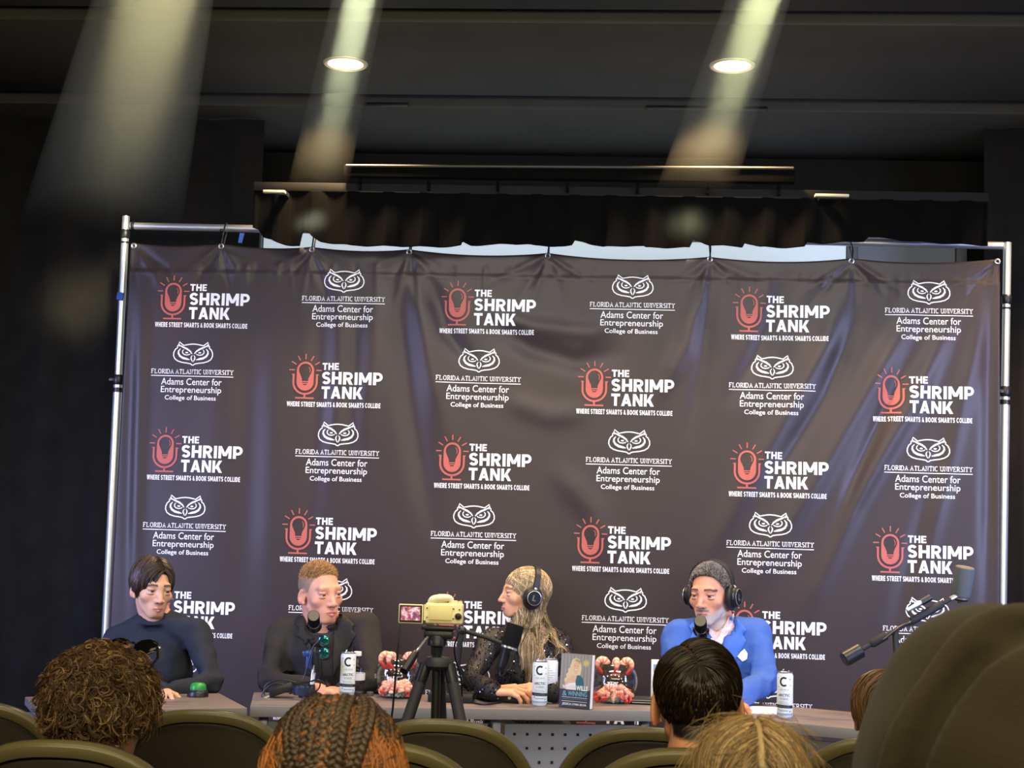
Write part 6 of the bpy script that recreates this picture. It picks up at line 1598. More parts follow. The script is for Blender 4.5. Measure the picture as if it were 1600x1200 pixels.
for o in (jk,):
    me = o.data; V = np.array([v.co[:] for v in me.vertices]); Q = np.array([p.vertices[:] for p in me.polygons]); N = np.array([p.normal[:] for p in me.polygons]); A = np.array([p.area for p in me.polygons])
    r = np.random.default_rng(4); ix = r.choice(len(Q), 5200, p=A / A.sum()); wts = r.dirichlet((1, 1, 1, 1), 5200); C_ = (V[Q[ix]] * wts[:, :, None]).sum(1); Nn = N[ix] + r.normal(0, 0.28, (5200, 3)); Nn /= np.linalg.norm(Nn, axis=1)[:, None]
    X_ = np.cross(Nn, [0.3, 0.5, 0.8]); X_ /= np.linalg.norm(X_, axis=1)[:, None]; Y_ = np.cross(Nn, X_); a = np.arange(6) * math.pi / 3
    VV = C_[:, None] + Nn[:, None] * 0.0035 + 0.0030 * (np.cos(a)[None, :, None] * X_[:, None] + np.sin(a)[None, :, None] * Y_[:, None])
    FF = np.concatenate([np.arange(5200)[:, None] * 6 + np.array([0, 1, 2, 3]), np.arange(5200)[:, None] * 6 + np.array([0, 3, 4, 5])])
    so = mesh_np('sequins', VV.reshape(-1, 3) + ORG[t.name], FF, [mat('black_sequin', srgb(70, 70, 76), 0.12, metal=0.95)], t, smooth=False); so['kind'] = 'stuff'
cloth_mesh(t, 'trousers', J, M_TOP, 0.012, coarse=0.02, legs=True, arms=False, torso=False)
r = np.random.default_rng(23)
U = sph_dirs(6500, r, -0.5); L0_ = np.array(H.SK[0]) + U * H.scalp_r(U)[:, None]; U = U[(H.hairline(L0_) > 0.002)]
def dC(P):
    x, y, z = P.T; s = np.sign(x + 0.005); top = np.clip((z - 0.02) / 0.07, 0, 1)
    return np.stack([s * 0.75 * top, 0.50 * (y > -0.05) + 0.25 * top, -0.55 - 0.6 * (1 - top)], 1)
n = len(U); Ln = r.uniform(0.28, 0.42, n) * np.where(r.uniform(0, 1, n) < .15, 0.75, 1)
P = flow_paths(H, U, dC, Ln, 30, lambda t: 0.008 + 0.014 * t, r, noise=0.045, fall_z=-0.035, wave=(1.5, 13))
P = clump(P, 60, r, 0.80, 0.12)
# below the chin the hair spreads over the shoulders and falls forward
tt = np.linspace(0, 1, 30)[None, :]; low = np.clip((-0.06 - P[:, :, 2]) / 0.20, 0, 1)
front_side = (P[:, 0, 0] > 0.01) | (r.uniform(0, 1, n) < .4)
P[:, :, 1] += low * 0.045 * np.where(front_side, -0.4, 2.2)[:, None]; P[:, :, 0] += low * 0.06 * np.where(P[:, 0, 0] > 0, 1, -0.3)[:, None]
Wp = place(H, P)
# keep strands outside of the jacket
tree = bvh_of(jk); S_, N_, _ = Wp.shape
for i in range(S_):
    for j_ in range(8, N_):
        p = Wp[i, j_]
        if p[2] > J['neck'][2] + 0.05: continue
        loc, nrm, _, dd = tree.find_nearest(Vector(p), 0.15)
        if loc is not None and (Vector(p) - loc).dot(nrm) < 0.006:
            Wp[i, j_] = np.array(loc + nrm * (0.006 + 0.010 * r.uniform()))
for _k in range(2):
    Wp[:, 7:-1] = 0.25 * Wp[:, 6:-2] + 0.5 * Wp[:, 7:-1] + 0.25 * Wp[:, 8:]
strands('hair', Wp, 0.0011, [M_HAIR], t, 3, H.w(H.SK[0]), tints(srgb(142, 120, 88), n, r, 0.35, srgb(214, 192, 152), 0.42), TAPER(30, 0.3))
ht, cen = headphones(H, 'black over-ear headphones on the blonde woman in profile', tilt=-12, cup_c=(0.014, -0.012))
cb = MB().tube(bez([H.w((0.095, 0.0, -0.055)), W(828, 972, 5.66), W(822, 990, 5.62), W(814, 1010, 5.58), W(812, 1040, 5.5)], 30), 0.002, 6).build('cord', M_BPL, ht)

# ---- man in the blue suit with grey beard
H = Head(W(1111, 928, 5.75), yaw=-27, pitch=4, roll=-1, k=0.99, wide=0.95, jaw=0.053, nose=1.1, brow=1.2, gaze=-0.06, chin=-0.106, mouth=0.5, lids=0.4, hl=0.012)
J = dict(neck=W(1120, 976, 5.79), shl=W(1060, 994, 5.74), shr=W(1180, 992, 5.79), ell=W(1052, 1066, 5.62), elr=W(1196, 1066, 5.64), wrl=W(1108, 1092, 5.30), wrr=W(1140, 1095, 5.34), hipc=np.array([W(1120, 1000, 5.75)[0], 5.82, 0.54]), bulk=1.0)
legs_for(J)
t = thing('person', 'man with grey curly hair and white beard in a bright blue suit jacket', 'person', (J['hipc'][0], 5.8, 0))
sk = srgb(214, 152, 122)
greyc = lambda L: np.where((L[:, 2] > 0.03)[:, None], np.array(srgb(70, 66, 62)), np.array(srgb(128, 112, 102)))
hands = [(J['wrl'], np.array([1, -0.35, -0.05]), np.array([0, 0, -1.0]), 1, dict(curl=(20, 30, 20))), (J['wrr'], np.array([-1, -0.35, -0.05]), np.array([0, 0, -1.0]), -1, dict(curl=(20, 30, 20)))]
body_mesh(t, H, J, lambda V: H.paint(V, sk, srgb(196, 120, 112), hair=greyc, beard=(srgb(196, 186, 178), srgb(92, 78, 70)), brow=srgb(52, 42, 36), iris=srgb(60, 42, 32)), hands=hands, neck_r=0.056)
M_BLUE = mat('bright_blue_suit', srgb(62, 98, 176), 0.8, spec=0.25, bump=0.1, bscale=800)
M_PSH = mat('pink_white_plaid_shirt', srgb(242, 214, 212), 0.7, noise=0.25, nscale=90)
btn = W(1112, 1075, 5.6)
def ct(F):
    F.cap(J['neck'] + [0, 0.0, 0.09], J['neck'] + [0, -0.03, -0.01], 0.068, 0.062, 0.008, True)
    F.cap(J['neck'] + [-0.005, -0.13, -0.02], btn + [0, -0.10, -0.02], 0.050, 0.026, 0.006, True)
def exj(F): collar_ring(F, J['neck'] + np.array([0, 0.01, -0.004]), rotm('Z', -6), 0.076, 0.076, 0.015, 0.05, 60, 300, rise=0.022)
shirt = cloth_mesh(t, 'shirt', J, M_PSH, 0.001, arms=False, extra=lambda F: (F.cap(J['neck'] + [0, 0, 0.09], J['neck'] + [0.0, -0.012, 0.015], 0.056, 0.052, 0.004, True), F.cap(J['neck'] + [-0.004, -0.08, 0.03], J['neck'] + [-0.010, -0.13, -0.075], 0.028, 0.006, 0.004, True), collar_ring(F, J['neck'] + np.array([0, 0.0, 0.0]), rotm('Z', -6), 0.062, 0.068, 0.0135, 0.050, 22, 338, rise=0.028)), fold=0.003)
jk = cloth_mesh(t, 'jacket', J, M_BLUE, 0.019, extra=exj, cut=ct, fold=0.013, seed=14)
on_cloth([jk], [([(1087, 968), (1093, 975), (1100, 1006), (1108, 1040), (1110, 1066), (1098, 1040), (1086, 1008), (1078, 998), (1082, 988), (1076, 978)], 0), ([(1141, 962), (1153, 968), (1166, 984), (1160, 992), (1166, 1001), (1146, 1036), (1124, 1062), (1124, 1030), (1132, 996)], 0)], 'lapel', [mat('blue_lapel', srgb(70, 112, 198), 0.75, spec=0.25)], t, lift=0.005, thick=0.004)
on_cloth([jk], [([(1152, 1026), (1158, 1018), (1163, 1014), (1168, 1021), (1167, 1030), (1160, 1034)], 0)], 'pocket_square', [mat('white_cotton', srgb(244, 244, 244), 0.8)], t, lift=0.008, thick=0.003, step=3.0)
bd = [c_ for c_ in t.children if c_.name.startswith('body')][0]
on_cloth([bd, shirt], [([(1140, 963), (1147, 958), (1144, 978), (1134, 996), (1122, 1016), (1116, 1003), (1127, 986)], 0), ([(1097, 986), (1101, 990), (1106, 1000), (1113, 1012), (1108, 1020), (1100, 1008), (1094, 996)], 0)], 'shirt_collar', [M_PSH], t, lift=0.007, thick=0.003, step=3.0)
cloth_mesh(t, 'trousers', J, M_BLUE, 0.012, coarse=0.02, legs=True, arms=False, torso=False)
r = np.random.default_rng(24)
U = sph_dirs(5500, r, -0.1); L0_ = np.array(H.SK[0]) + U * H.scalp_r(U)[:, None]; U = U[(H.hairline(L0_) > 0.002) & (L0_[:, 2] > 0.035)]
n = len(U); base = np.array(H.SK[0]) + U * H.scalp_r(U)[:, None]; s_ = np.linspace(0, 1, 12); tx = np.cross(U, r.normal(0, 1, (n, 3))); tx /= np.linalg.norm(tx, axis=1)[:, None]; ty = np.cross(U, tx); ph = r.uniform(0, 6.28, n)
cr_ = 0.0036; an = ph[:, None] + s_[None, :] * 5.0
P = base[:, None] + U[:, None] * (0.002 + 0.013 * s_[None, :, None]) + cr_ * (np.cos(an)[..., None] * tx[:, None] + np.sin(an)[..., None] * ty[:, None]) + np.array([0, -0.004, 0]) * s_[None, :, None]
strands('hair', place(H, P), 0.0012, [M_HAIR], t, 3, H.w(H.SK[0]), tints(srgb(112, 108, 104), n, r, 0.3, srgb(168, 166, 162), 0.3), TAPER(12, 0.5))
headphones(H, 'black over-ear headphones on the man in the blue suit', tilt=0, cup_c=(0.012, -0.010))
# ------------------------------------------------------------------ auditorium chairs
M_SHELL = mat('olive_grey_chair_shell', srgb(106, 97, 64), 0.30, spec=0.5, noise=0.06, nscale=5)
M_SHELLD = mat('dark_chair_back', srgb(52, 46, 36), 0.55)
M_SEAT = mat('black_chair_fabric', srgb(30, 28, 26), 0.95, bump=0.3, bscale=500)
CW, CT, CB = 0.222, 0.898, 0.44         # half width, crest and foot of the back
def outline(n=60, w=CW, top=CT, bot=CB, p=2.5):
    """egg-topped outline of the chair back in (x, z)"""
    zc = bot + (top - bot) * 0.45; out = []
    for a in np.linspace(-math.pi / 2, 1.5 * math.pi, n, endpoint=False):
        c, s_ = math.cos(a), math.sin(a); x = w * np.sign(c) * abs(c) ** (2 / p); z = (top - zc if s_ > 0 else zc - bot) * np.sign(s_) * abs(s_) ** (2 / p)
        out.append((x * (1 if s_ > 0 else 0.94), zc + z))
    return np.array(out)
def bow(x): return 1.1 * np.asarray(x) ** 2
def lean(z): return -0.13 * np.maximum(np.asarray(z) - CB, 0)
def make_chair(label):
    t = thing('auditorium_chair', label, 'chair', (0, 0, 0), 'auditorium chairs in curved rows')
    O = outline()
    path = [(x, bow(x) + lean(z), z) for x, z in O]
    # rounded rim: broad flat band standing proud of the back
    V = []; F = []; n = len(path); prof = [(-0.021, 0.008), (-0.016, 0.016), (0.0, 0.019), (0.016, 0.017), (0.024, 0.009), (0.026, -0.003), (0.010, -0.011), (-0.012, -0.010)]
    ctr = np.array([0, O[:, 1].mean()]); k = len(prof)
    for i, (x, y, z) in enumerate(path):
        T = np.array(O[(i + 1) % n]) - np.array(O[i - 1]); T /= np.linalg.norm(T); N = np.array([T[1], -T[0]])
        if N @ (np.array([x, z]) - ctr) < 0: N = -N
        for d, o in prof: V.append((x + N[0] * o, y + d, z + N[1] * o))
    for i in range(n):
        for j in range(k): F.append([i * k + j, i * k + (j + 1) % k, ((i + 1) % n) * k + (j + 1) % k, ((i + 1) % n) * k + j])
    MB().add(V, F).build('back_rim', M_SHELL, t, local=True, sharp=60)
    def panel(y0, th, sc, name, m, ztop=None, bulge=0.0):
        A = outline(48, CW * sc, CT - 0.2 * (1 - sc), CB + 0.2 * (1 - sc)); xs = np.linspace(-1, 1, 25); zs = np.linspace(A[:, 1].min(), A[:, 1].max() if ztop is None else ztop, 30); V = []; F = []
        up = A[np.argsort(A[:, 1])]
        for z in zs:
            sel = np.abs(A[:, 1] - z); w_ = np.interp(z, np.sort(A[A[:, 0] >= 0][:, 1]), A[A[:, 0] >= 0][np.argsort(A[A[:, 0] >= 0][:, 1])][:, 0])
            for u in xs: x = u * max(w_, 0.002); V.append((x, float(bow(x) + lean(z)) + y0 - bulge * (1 - u * u) * math.sin(math.pi * min(max((z - CB) / (CT - CB), 0), 1)), z))
        nx_ = len(xs)
        for i in range(len(zs) - 1):
            for j in range(nx_ - 1): F.append([i * nx_ + j, i * nx_ + j + 1, (i + 1) * nx_ + j + 1, (i + 1) * nx_ + j])
        o = MB().add(V, F).build(name, m, t, local=True, sharp=60); s = o.modifiers.new('thick', 'SOLIDIFY'); s.thickness = th; s.offset = 0
        return o
    panel(0.004, 0.010, 0.97, 'back_panel', M_SHELLD)
    panel(0.026, 0.03, 0.88, 'back_cushion', M_SEAT, bulge=-0.02)
    # lower outer shell with a crescent-shaped upper edge
    xs = np.linspace(-0.185, 0.185, 33); V = []; F = []
    for x in xs:
        ztp = 0.745 + 0.058 * (x / 0.185) ** 2
        for q in np.linspace(0, 1, 14):
            z = CB + 0.03 + (ztp - CB - 0.03) * q; xx = x * (0.86 + 0.14 * min(1, q * 2)); V.append((xx, float(bow(xx) + lean(z)) - 0.012 - 0.038 * (1 - (x / 0.185) ** 2) * math.sin(math.pi * (0.15 + 0.60 * q)), z))
    for i in range(32):
        for j in range(13): F.append([i * 14 + j, (i + 1) * 14 + j, (i + 1) * 14 + j + 1, i * 14 + j + 1])
    o = MB().add(V, F).build('lower_shell', mat('brown_grey_chair_shell', srgb(84, 76, 58), 0.45), t, local=True, sharp=60); s = o.modifiers.new('thick', 'SOLIDIFY'); s.thickness = 0.008
    MB().box((0, 0.25, 0.43), (0.44, 0.44, 0.08), bev=0.035, seg=4).build('seat', M_SEAT, t, local=True)
    MB().box((0, 0.25, 0.375), (0.40, 0.38, 0.03), bev=0.01).build('seat_pan', M_SHELLD, t, local=True)
    for sx in (-1, 1):
        for y in (0.10, 0.38): MB().tube([(sx * 0.17, y, 0.37), (sx * 0.20, y + (0.05 if y > .2 else -0.05), 0.0)], 0.013, 12).build('leg', M_BPL, t, local=True)
        MB().tube(bez([(sx * 0.17, 0.06, 0.40), (sx * 0.185, 0.02, 0.46), (sx * 0.17, bow(0.17) + 0.012, 0.56)], 10), 0.014, 10).build('back_bracket', M_BPL, t, local=True)
    return t
YA, YBR, YC = 3.55, 2.66, 1.78
CH = []
def rowx(px, py, Y): return W(px, py, Y)[0]
specs = [
 (rowx(105, 1152, YBR), YBR, 'olive-rimmed chair at the lower left, under the curly-haired person'),
 (rowx(590, 1155, 2.80), 2.80, 'olive-rimmed chair mostly hidden behind the braided hair'),
 (rowx(1080, 1165, 2.87), 2.87, 'olive-rimmed chair under the person with smooth black hair'),
 (rowx(-40, 1118, YA), YA, 'olive-rimmed chair cut off by the left edge, behind the curly hair'),
 (rowx(325, 1115, YA), YA, 'empty olive-rimmed chair between the curly hair and the braids'),
 (rowx(693, 1117, YA), YA, 'empty olive-rimmed chair directly below the tripod'),
 (rowx(1015, 1128, YA), YA, 'olive-rimmed chair half hidden behind the smooth black hair'),
 (rowx(1385, 1142, YA), YA, 'olive-rimmed chair just left of the hooded person'),
 (rowx(520, 1200, YC), YC, 'chair under the person with braids, below the frame'),
 (rowx(1178, 1200, YC), YC, 'chair under the person with light brown parted hair, below the frame'),
 (rowx(1600, 1200, 1.08), 1.08, 'chair under the hooded person, below the frame')]
proto = None
for x, y, lab in specs:
    z = 0.0 if y > 3 else 0.055 if y > 2.3 else 0.14 if y > 1.4 else 0.21
    if proto is None: proto = make_chair(lab); c = proto; c.location = (x, y, z)
    else: c = copy_tree(proto, (x, y, z), label=lab)
    c.rotation_euler = (0, 0, -0.06 * x)

# ------------------------------------------------------------------ audience
def seated(name_label, hx, hy, hz, yaw, pitch, k, cloth, skin, seat_y, hair=(0.02, 0.015, 0.01), roll=0, ear=1.0, neck_r=0.05, fine=0.004, bulk=0.95, garment='shirt', fold=0.010):
    """person seen from behind, seated facing the stage"""
    H = Head((hx, hy, hz), yaw=yaw, pitch=pitch, roll=roll, k=k, ear=ear)
    nz_ = hz - 0.155 * k; ny = hy - 0.055
    J = dict(neck=np.array([hx, ny, nz_]), shl=np.array([hx - 0.155, ny - 0.005, nz_ - 0.055]), shr=np.array([hx + 0.155, ny - 0.005, nz_ - 0.055]), ell=np.array([hx - 0.20, ny + 0.02, nz_ - 0.30]), elr=np.array([hx + 0.20, ny + 0.02, nz_ - 0.30]),
             wrl=np.array([hx - 0.09, ny + 0.26, 0.64]), wrr=np.array([hx + 0.09, ny + 0.26, 0.64]), hipc=np.array([hx, seat_y + 0.20, 0.57]), bulk=bulk)
    legs_for(J, fwd=(0, 1, 0)); fz = 0.0 if seat_y > 3 else 0.055 if seat_y > 2.3 else 0.14 if seat_y > 1.4 else 0.21
    for q in ('hipl', 'hipr', 'knl', 'knr', 'anl', 'anr'): J[q] = J[q] + [0, 0, fz]
    J['floor'] = fz; J['hipc'] = J['hipc'] + [0, 0, fz]
    t = thing('person', name_label, 'person', (hx, seat_y + 0.2, fz))
    hands = [(J['wrl'], np.array([0.5, 0.8, -0.15]), np.array([0, 0, -1.0]), -1, {}), (J['wrr'], np.array([-0.5, 0.8, -0.15]), np.array([0, 0, -1.0]), 1, {})]
    body_mesh(t, H, J, lambda V: H.paint(V, skin, np.array(skin) * [.8, .55, .55], hair=hair), hands=hands, neck_r=neck_r, fine=fine, hfine=0.005)
    cloth_mesh(t, garment, J, cloth, 0.014, cut=lambda F: F.cap(J['neck'] + [0, 0, 0.09], J['neck'] + [0, 0.01, 0.01], 0.06, 0.056, 0.008, True), coarse=0.011, fold=fold, seed=int(hx * 100) % 50)
    cloth_mesh(t, 'trousers', J, mat('dark_trousers', srgb(38, 40, 46), 0.9), 0.012, coarse=0.022, legs=True, arms=False, torso=False)
    return t, H, J
SKB = srgb(205, 150, 118)
# curly brown hair, sunglasses pushed up
Yh = 2.93
p = W(163, 1112, Yh)
t, H, J = seated('person seen from behind with big curly brown hair and sunglasses pushed up on it', p[0], Yh, p[2], 168, 4, 0.98, mat('dark_green_shirt', srgb(48, 50, 44), 0.9), SKB, YBR, hair=srgb(40, 28, 18))
r = np.random.default_rng(31)
U = sph_dirs(3000, r, -0.75); L0_ = np.array(H.SK[0]) + U * H.scalp_r(U)[:, None]; U = U[(H.hairline(L0_) > -0.006) & ~((np.abs(L0_[:, 0]) > 0.055) & (L0_[:, 2] < 0.0) & (L0_[:, 1] < 0.045))]
n = len(U); L0_ = np.array(H.SK[0]) + U * H.scalp_r(U)[:, None]
s_ = np.linspace(0, 1, 26)
dirn = U * np.array([1.0, 1.0, 0.9]) + np.array([0, 0.1, -0.15]) + r.normal(0, 0.35, (n, 3)); dirn /= np.linalg.norm(dirn, axis=1)[:, None]
thick = np.interp(L0_[:, 2], [-.07, -.03, 0.03, 0.12], [0.022, 0.036, 0.046, 0.042]) * r.uniform(0.6, 1.12, n)
lat = np.cross(U, r.normal(0, 1, (n, 3))); lat /= np.linalg.norm(lat, axis=1)[:, None]
base = L0_[:, None] + dirn[:, None] * (thick[:, None] * (s_[None] ** 0.7))[..., None] + lat[:, None] * (0.022 * s_[None] ** 2 * r.uniform(0.2, 1.3, (n, 1)))[..., None] + np.array([0, 0, -0.018])[None, None] * (s_ ** 2)[None, :, None]
ex_ = np.cross(dirn, lat); ex_ /= np.linalg.norm(ex_, axis=1)[:, None]; ey_ = np.cross(dirn, ex_); ph = r.uniform(0, 6.28, n); tw = r.uniform(5, 10, n) * np.where(r.uniform(0, 1, n) < .5, 1, -1); cr = r.uniform(0.007, 0.014, n)
an = ph[:, None] + tw[:, None] * s_[None]
P = base + (cr[:, None] * np.minimum(1, s_[None] * 4))[..., None] * (np.cos(an)[..., None] * ex_[:, None] + np.sin(an)[..., None] * ey_[:, None])
# every lock is a few neighbouring strands
P = np.concatenate([P, P + r.normal(0, 0.0022, (n, 1, 3)) + (s_ ** 1.5)[None, :, None] * r.normal(0, 0.003, (n, 1, 3)), P + r.normal(0, 0.0022, (n, 1, 3)) + (s_ ** 1.5)[None, :, None] * r.normal(0, 0.003, (n, 1, 3))])
strands('hair', place(H, P), 0.00125, [M_HAIR], t, 3, H.w(H.SK[0]), tints(srgb(84, 60, 36), len(P), r, 0.4, srgb(156, 122, 78), 0.22), TAPER(26, 0.4))
sg = thing('sunglasses', 'dark sunglasses pushed up on the curly brown hair', 'sunglasses', W(232, 1004, Yh + 0.06))
M_DKL = mat('dark_lens', srgb(14, 14, 15), 0.08)
cg = H.w((0, -0.075, 0.125)); Rg = H.R
for q in (-1, 1):
    lc = cg + Rg @ np.array([q * 0.032, -0.012, 0.006]); MB().ell(lc, (0.028, 0.005, 0.021), R=Rg @ rotm('X', 40), n=20, k=10).build('lens', M_DKL, sg)
    MB().tube([cg + Rg @ np.array([q * 0.062, -0.006, 0.010]), cg + Rg @ np.array([q * 0.090, 0.04, -0.012]), cg + Rg @ np.array([q * 0.094, 0.085, -0.040])], [0.003, 0.003, 0.0025], 8).build('temple_arm', M_BPL, sg)
    MB().ell(cg + Rg @ np.array([q * 0.068, 0.0, 0.006]), (0.006, 0.004, 0.004)).build('hinge', M_METAL, sg)
MB().tube(bez([cg + Rg @ np.array([-0.008, -0.014, 0.01]), cg + Rg @ np.array([0, -0.016, 0.014]), cg + Rg @ np.array([0.008, -0.014, 0.01])], 8), 0.0025, 8).build('bridge', M_BPL, sg)

# smooth black hair with a crown whorl
PARTD = bez([(0.006, 0.096, 0.070), (0.018, 0.080, 0.088), (0.030, 0.050, 0.103), (0.036, 0.010, 0.110), (0.036, -0.04, 0.100)], 40)
def hairD(L):
    d = np.linalg.norm(L[:, None] - PARTD[None], axis=2).min(1)[:, None]; k_ = np.clip(1.6 - d / 0.003, 0, 1)
    return np.array(srgb(24, 18, 14)) * (1 - k_) + np.array(srgb(120, 86, 58)) * k_
Yh = 3.06
p = W(1088, 1098, Yh)
t, H, J = seated('person seen from behind with smooth black side-parted hair and a visible left ear', p[0], Yh, p[2], 183, 6, 1.05, mat('black_shirt', srgb(34, 34, 36), 0.9), srgb(214, 150, 112), 2.87, hair=hairD, ear=1.18, neck_r=0.055)
H.o['ear'] = 1.0
r = np.random.default_rng(32)
U = sph_dirs(11000, r, -0.75); L0_ = np.array(H.SK[0]) + U * H.scalp_r(U)[:, None]; U = U[(H.hairline(L0_) > -0.004) & ~((np.abs(L0_[:, 0]) > 0.066) & (L0_[:, 2] < 0.004) & (L0_[:, 1] < 0.045))]
L0_ = np.array(H.SK[0]) + U * H.scalp_r(U)[:, None]; n = len(U)
dpt = np.linalg.norm(L0_[:, None] - PARTD[None], axis=2).min(1); U = U[dpt > 0.0022]; L0_ = np.array(H.SK[0]) + U * H.scalp_r(U)[:, None]; n = len(U)
wl = PARTD[0]
def dD(P):
    v = P - wl; x, y, z = P.T; rad = v / (np.linalg.norm(v, axis=1)[:, None] + 0.004)
    i = np.linalg.norm(P[:, None] - PARTD[None, ::3], axis=2).argmin(1); px_ = PARTD[::3][i][:, 0]; near_w = (i == 0)
    right = x < px_ + 0.0005; d0 = np.linalg.norm(v, axis=1)
    # right of the parting the hair sweeps in arches to the viewer's right (local -x); left of it, down the side
    comb = np.stack([-1.0 + 0 * x, -0.35 + 4.5 * np.clip(-x, 0, .08), 0.10 - 9.0 * np.clip(-x - 0.01, 0, .09)], 1)
    side = np.stack([0.9 + 0 * x, 0.15 + 0 * x, -0.55 + 0 * x], 1)
    under = rad * 1.0 + np.array([0, 0, -0.55])
    up = np.clip((z - (wl[2] - 0.012)) / 0.02, 0, 1)[:, None]
    return np.where(right[:, None], comb, side) * up + under * (1 - up) + rad * 0.8 * np.exp(-(d0 / 0.02) ** 2)[:, None]
Ln = np.interp(L0_[:, 2], [-.06, 0.0, .05, .075], [0.016, 0.032, 0.055, 0.125]) * r.uniform(0.75, 1.15, n)
P = flow_paths(H, U, dD, Ln, 16, lambda t: 0.0015 + 0.007 * math.sin(math.pi * min(0.9, t + 0.05)), r, noise=0.035)
strands('hair', place(H, P), 0.0010, [hair_mat('glossy_hair_strands', 0.24)], t, 3, H.w(H.SK[0]), tints(srgb(38, 30, 22), n, r, 0.45, srgb(84, 68, 44), 0.10), TAPER(16, 0.4))

# orange-brown braids
Yh = 2.02
p = W(528, 1230, Yh)
t, H, J = seated('person seen from behind with dark braids and loose orange-brown waves', p[0], Yh, p[2], 180, 10, 0.97, mat('rust_top', srgb(70, 44, 34), 0.9), srgb(120, 78, 54), YC, hair=srgb(74, 58, 40), neck_r=0.046)
r = np.random.default_rng(33)
crown = np.array([0.0, -0.01, 0.115]); br = []; bt = []
def dB(P):
    v = P - crown; v[:, 2] *= 0.2; d = v / (np.linalg.norm(v, axis=1)[:, None] + 1e-3); d[:, 1] += 0.55; d[:, 2] -= 0.55; return d
UB = []
for row, (el, m_, off) in enumerate(((68, 9, 0.0), (48, 13, 0.4), (28, 15, 0.0), (8, 15, 0.5))):
    for q in range(m_):
        az = math.radians(90 - 105 + 210 * (q + 0.5 * off) / (m_ - 1)) + r.normal(0, 0.04); e = math.radians(el + r.normal(0, 3)); UB.append((math.cos(e) * math.cos(az), math.cos(e) * math.sin(az), math.sin(e)))
UB = np.array(UB); nb = len(UB)
G = flow_paths(H, UB, dB, r.uniform(0.40, 0.52, nb), 80, lambda t: 0.010 + 0.010 * t, r, noise=0.10, fall_z=-0.04, wave=(0.12, 9))
lowb = np.clip((0.05 - G[:, :, 2]) / 0.12, 0, 1.4); G[:, :, 0] *= 1 + 0.10 * lowb; G[:, :, 1] += 0.010 * lowb
c0 = np.array(H.SK[0])
for g in G:
    T = np.gradient(g, axis=0); T /= np.linalg.norm(T, axis=1)[:, None]; Nn = g - c0; Nn -= T * (Nn * T).sum(1)[:, None]; Nn /= np.linalg.norm(Nn, axis=1)[:, None] + 1e-9; Bn = np.cross(T, Nn)
    gg = np.linspace(0, 79, 190); ip = lambda A: np.stack([np.interp(gg, np.arange(80), A[:, d]) for d in range(3)], 1)
    g2, N2, B2 = ip(g), ip(Nn), ip(Bn); L = np.linalg.norm(np.diff(g2, axis=0), axis=1).sum(); w = 2 * math.pi * L / 0.026 * np.linspace(0, 1, 190)
    for j in range(3):
        a = w + j * 2 * math.pi / 3; br.append(g2 + (0.0072 * np.sin(a))[:, None] * B2 + (0.0040 * np.sin(2 * a))[:, None] * N2); bt.append(j)
br = np.array(br)
strands('braids', place(H, br), 0.0050, [M_HAIR], t, 6, H.w(H.SK[0]), tints(srgb(66, 50, 33), len(br), r, 0.3, srgb(120, 78, 42), 0.15), TAPER(190, 0.5))
# loose wavy locks
U = sph_dirs(9000, r, 0.0); U = U[(U[:, 1] > -0.45)]; side = np.abs(U[:, 0]); U = U[(side > 0.66) | ((side > 0.40) & (U[:, 2] > 0.55) & (r.uniform(0, 1, len(U)) < 0.5)) | (r.uniform(0, 1, len(U)) < 0.05)][:2100]; n = len(U)
P = flow_paths(H, U, dB, r.uniform(0.26, 0.46, n), 34, lambda t: 0.010 + 0.026 * t, r, noise=0.05, fall_z=-0.02, wave=(1.1, 17))
P = clump(P, 60, r, 0.90, 0.02)
lowb = np.clip((0.08 - P[:, :, 2]) / 0.12, 0, 1.3); P[:, :, 0] *= 1 + 0.26 * lowb * (np.abs(P[:, :1, 0]) > 0.045)
strands('hair', place(H, P), 0.0011, [M_HAIR], t, 3, H.w(H.SK[0]), tints(srgb(176, 108, 52), n, r, 0.35, srgb(110, 72, 40), 0.25), TAPER(34, 0.3))
# hairs close to the scalp
U = sph_dirs(2600, r, 0.05); U = U[U[:, 1] > -0.6]; P = flow_paths(H, U, dB, r.uniform(0.04, 0.10, len(U)), 10, lambda t: 0.002 + 0.004 * t, r, noise=0.25)
strands('hair', place(H, P), 0.0009, [M_HAIR], t, 3, H.w(H.SK[0]), tints(srgb(78, 60, 38), len(P), r, 0.4, srgb(130, 100, 62), 0.15), TAPER(10, 0.4))

# light brown hair with a centre parting
def hairE(L):
    k_ = (np.clip(1.7 - np.abs(L[:, 0] + 0.004 + 0.05 * np.clip(L[:, 1], -0.05, 0.1)) / 0.0022, 0, 1) * (L[:, 2] > 0.05))[:, None]
    return np.array(srgb(104, 84, 54)) * (1 - k_) + np.array(srgb(190, 160, 116)) * k_
Yh = 1.98
p = W(1172, 1252, Yh)
t, H, J = seated('person seen from behind with straight light brown hair in a centre parting', p[0], Yh, p[2], 178, 8, 0.92, mat('brown_top', srgb(66, 52, 40), 0.9), srgb(216, 164, 130), YC, hair=hairE, neck_r=0.045)
r = np.random.default_rng(34)
U = sph_dirs(7000, r, -0.5); L0_ = np.array(H.SK[0]) + U * H.scalp_r(U)[:, None]; U = U[(H.hairline(L0_) > 0.0)]; n = len(U)
pl = lambda y: -0.004 - 0.05 * np.clip(y, -0.05, 0.1)
def dE(P):
    x, y, z = P.T; s = np.sign(x - pl(y)); top = np.clip((z - 0.0) / 0.09, 0, 1)
    return np.stack([s * 0.8 * top, 0.42 * np.ones_like(x), -0.35 - 0.7 * (1 - top)], 1)
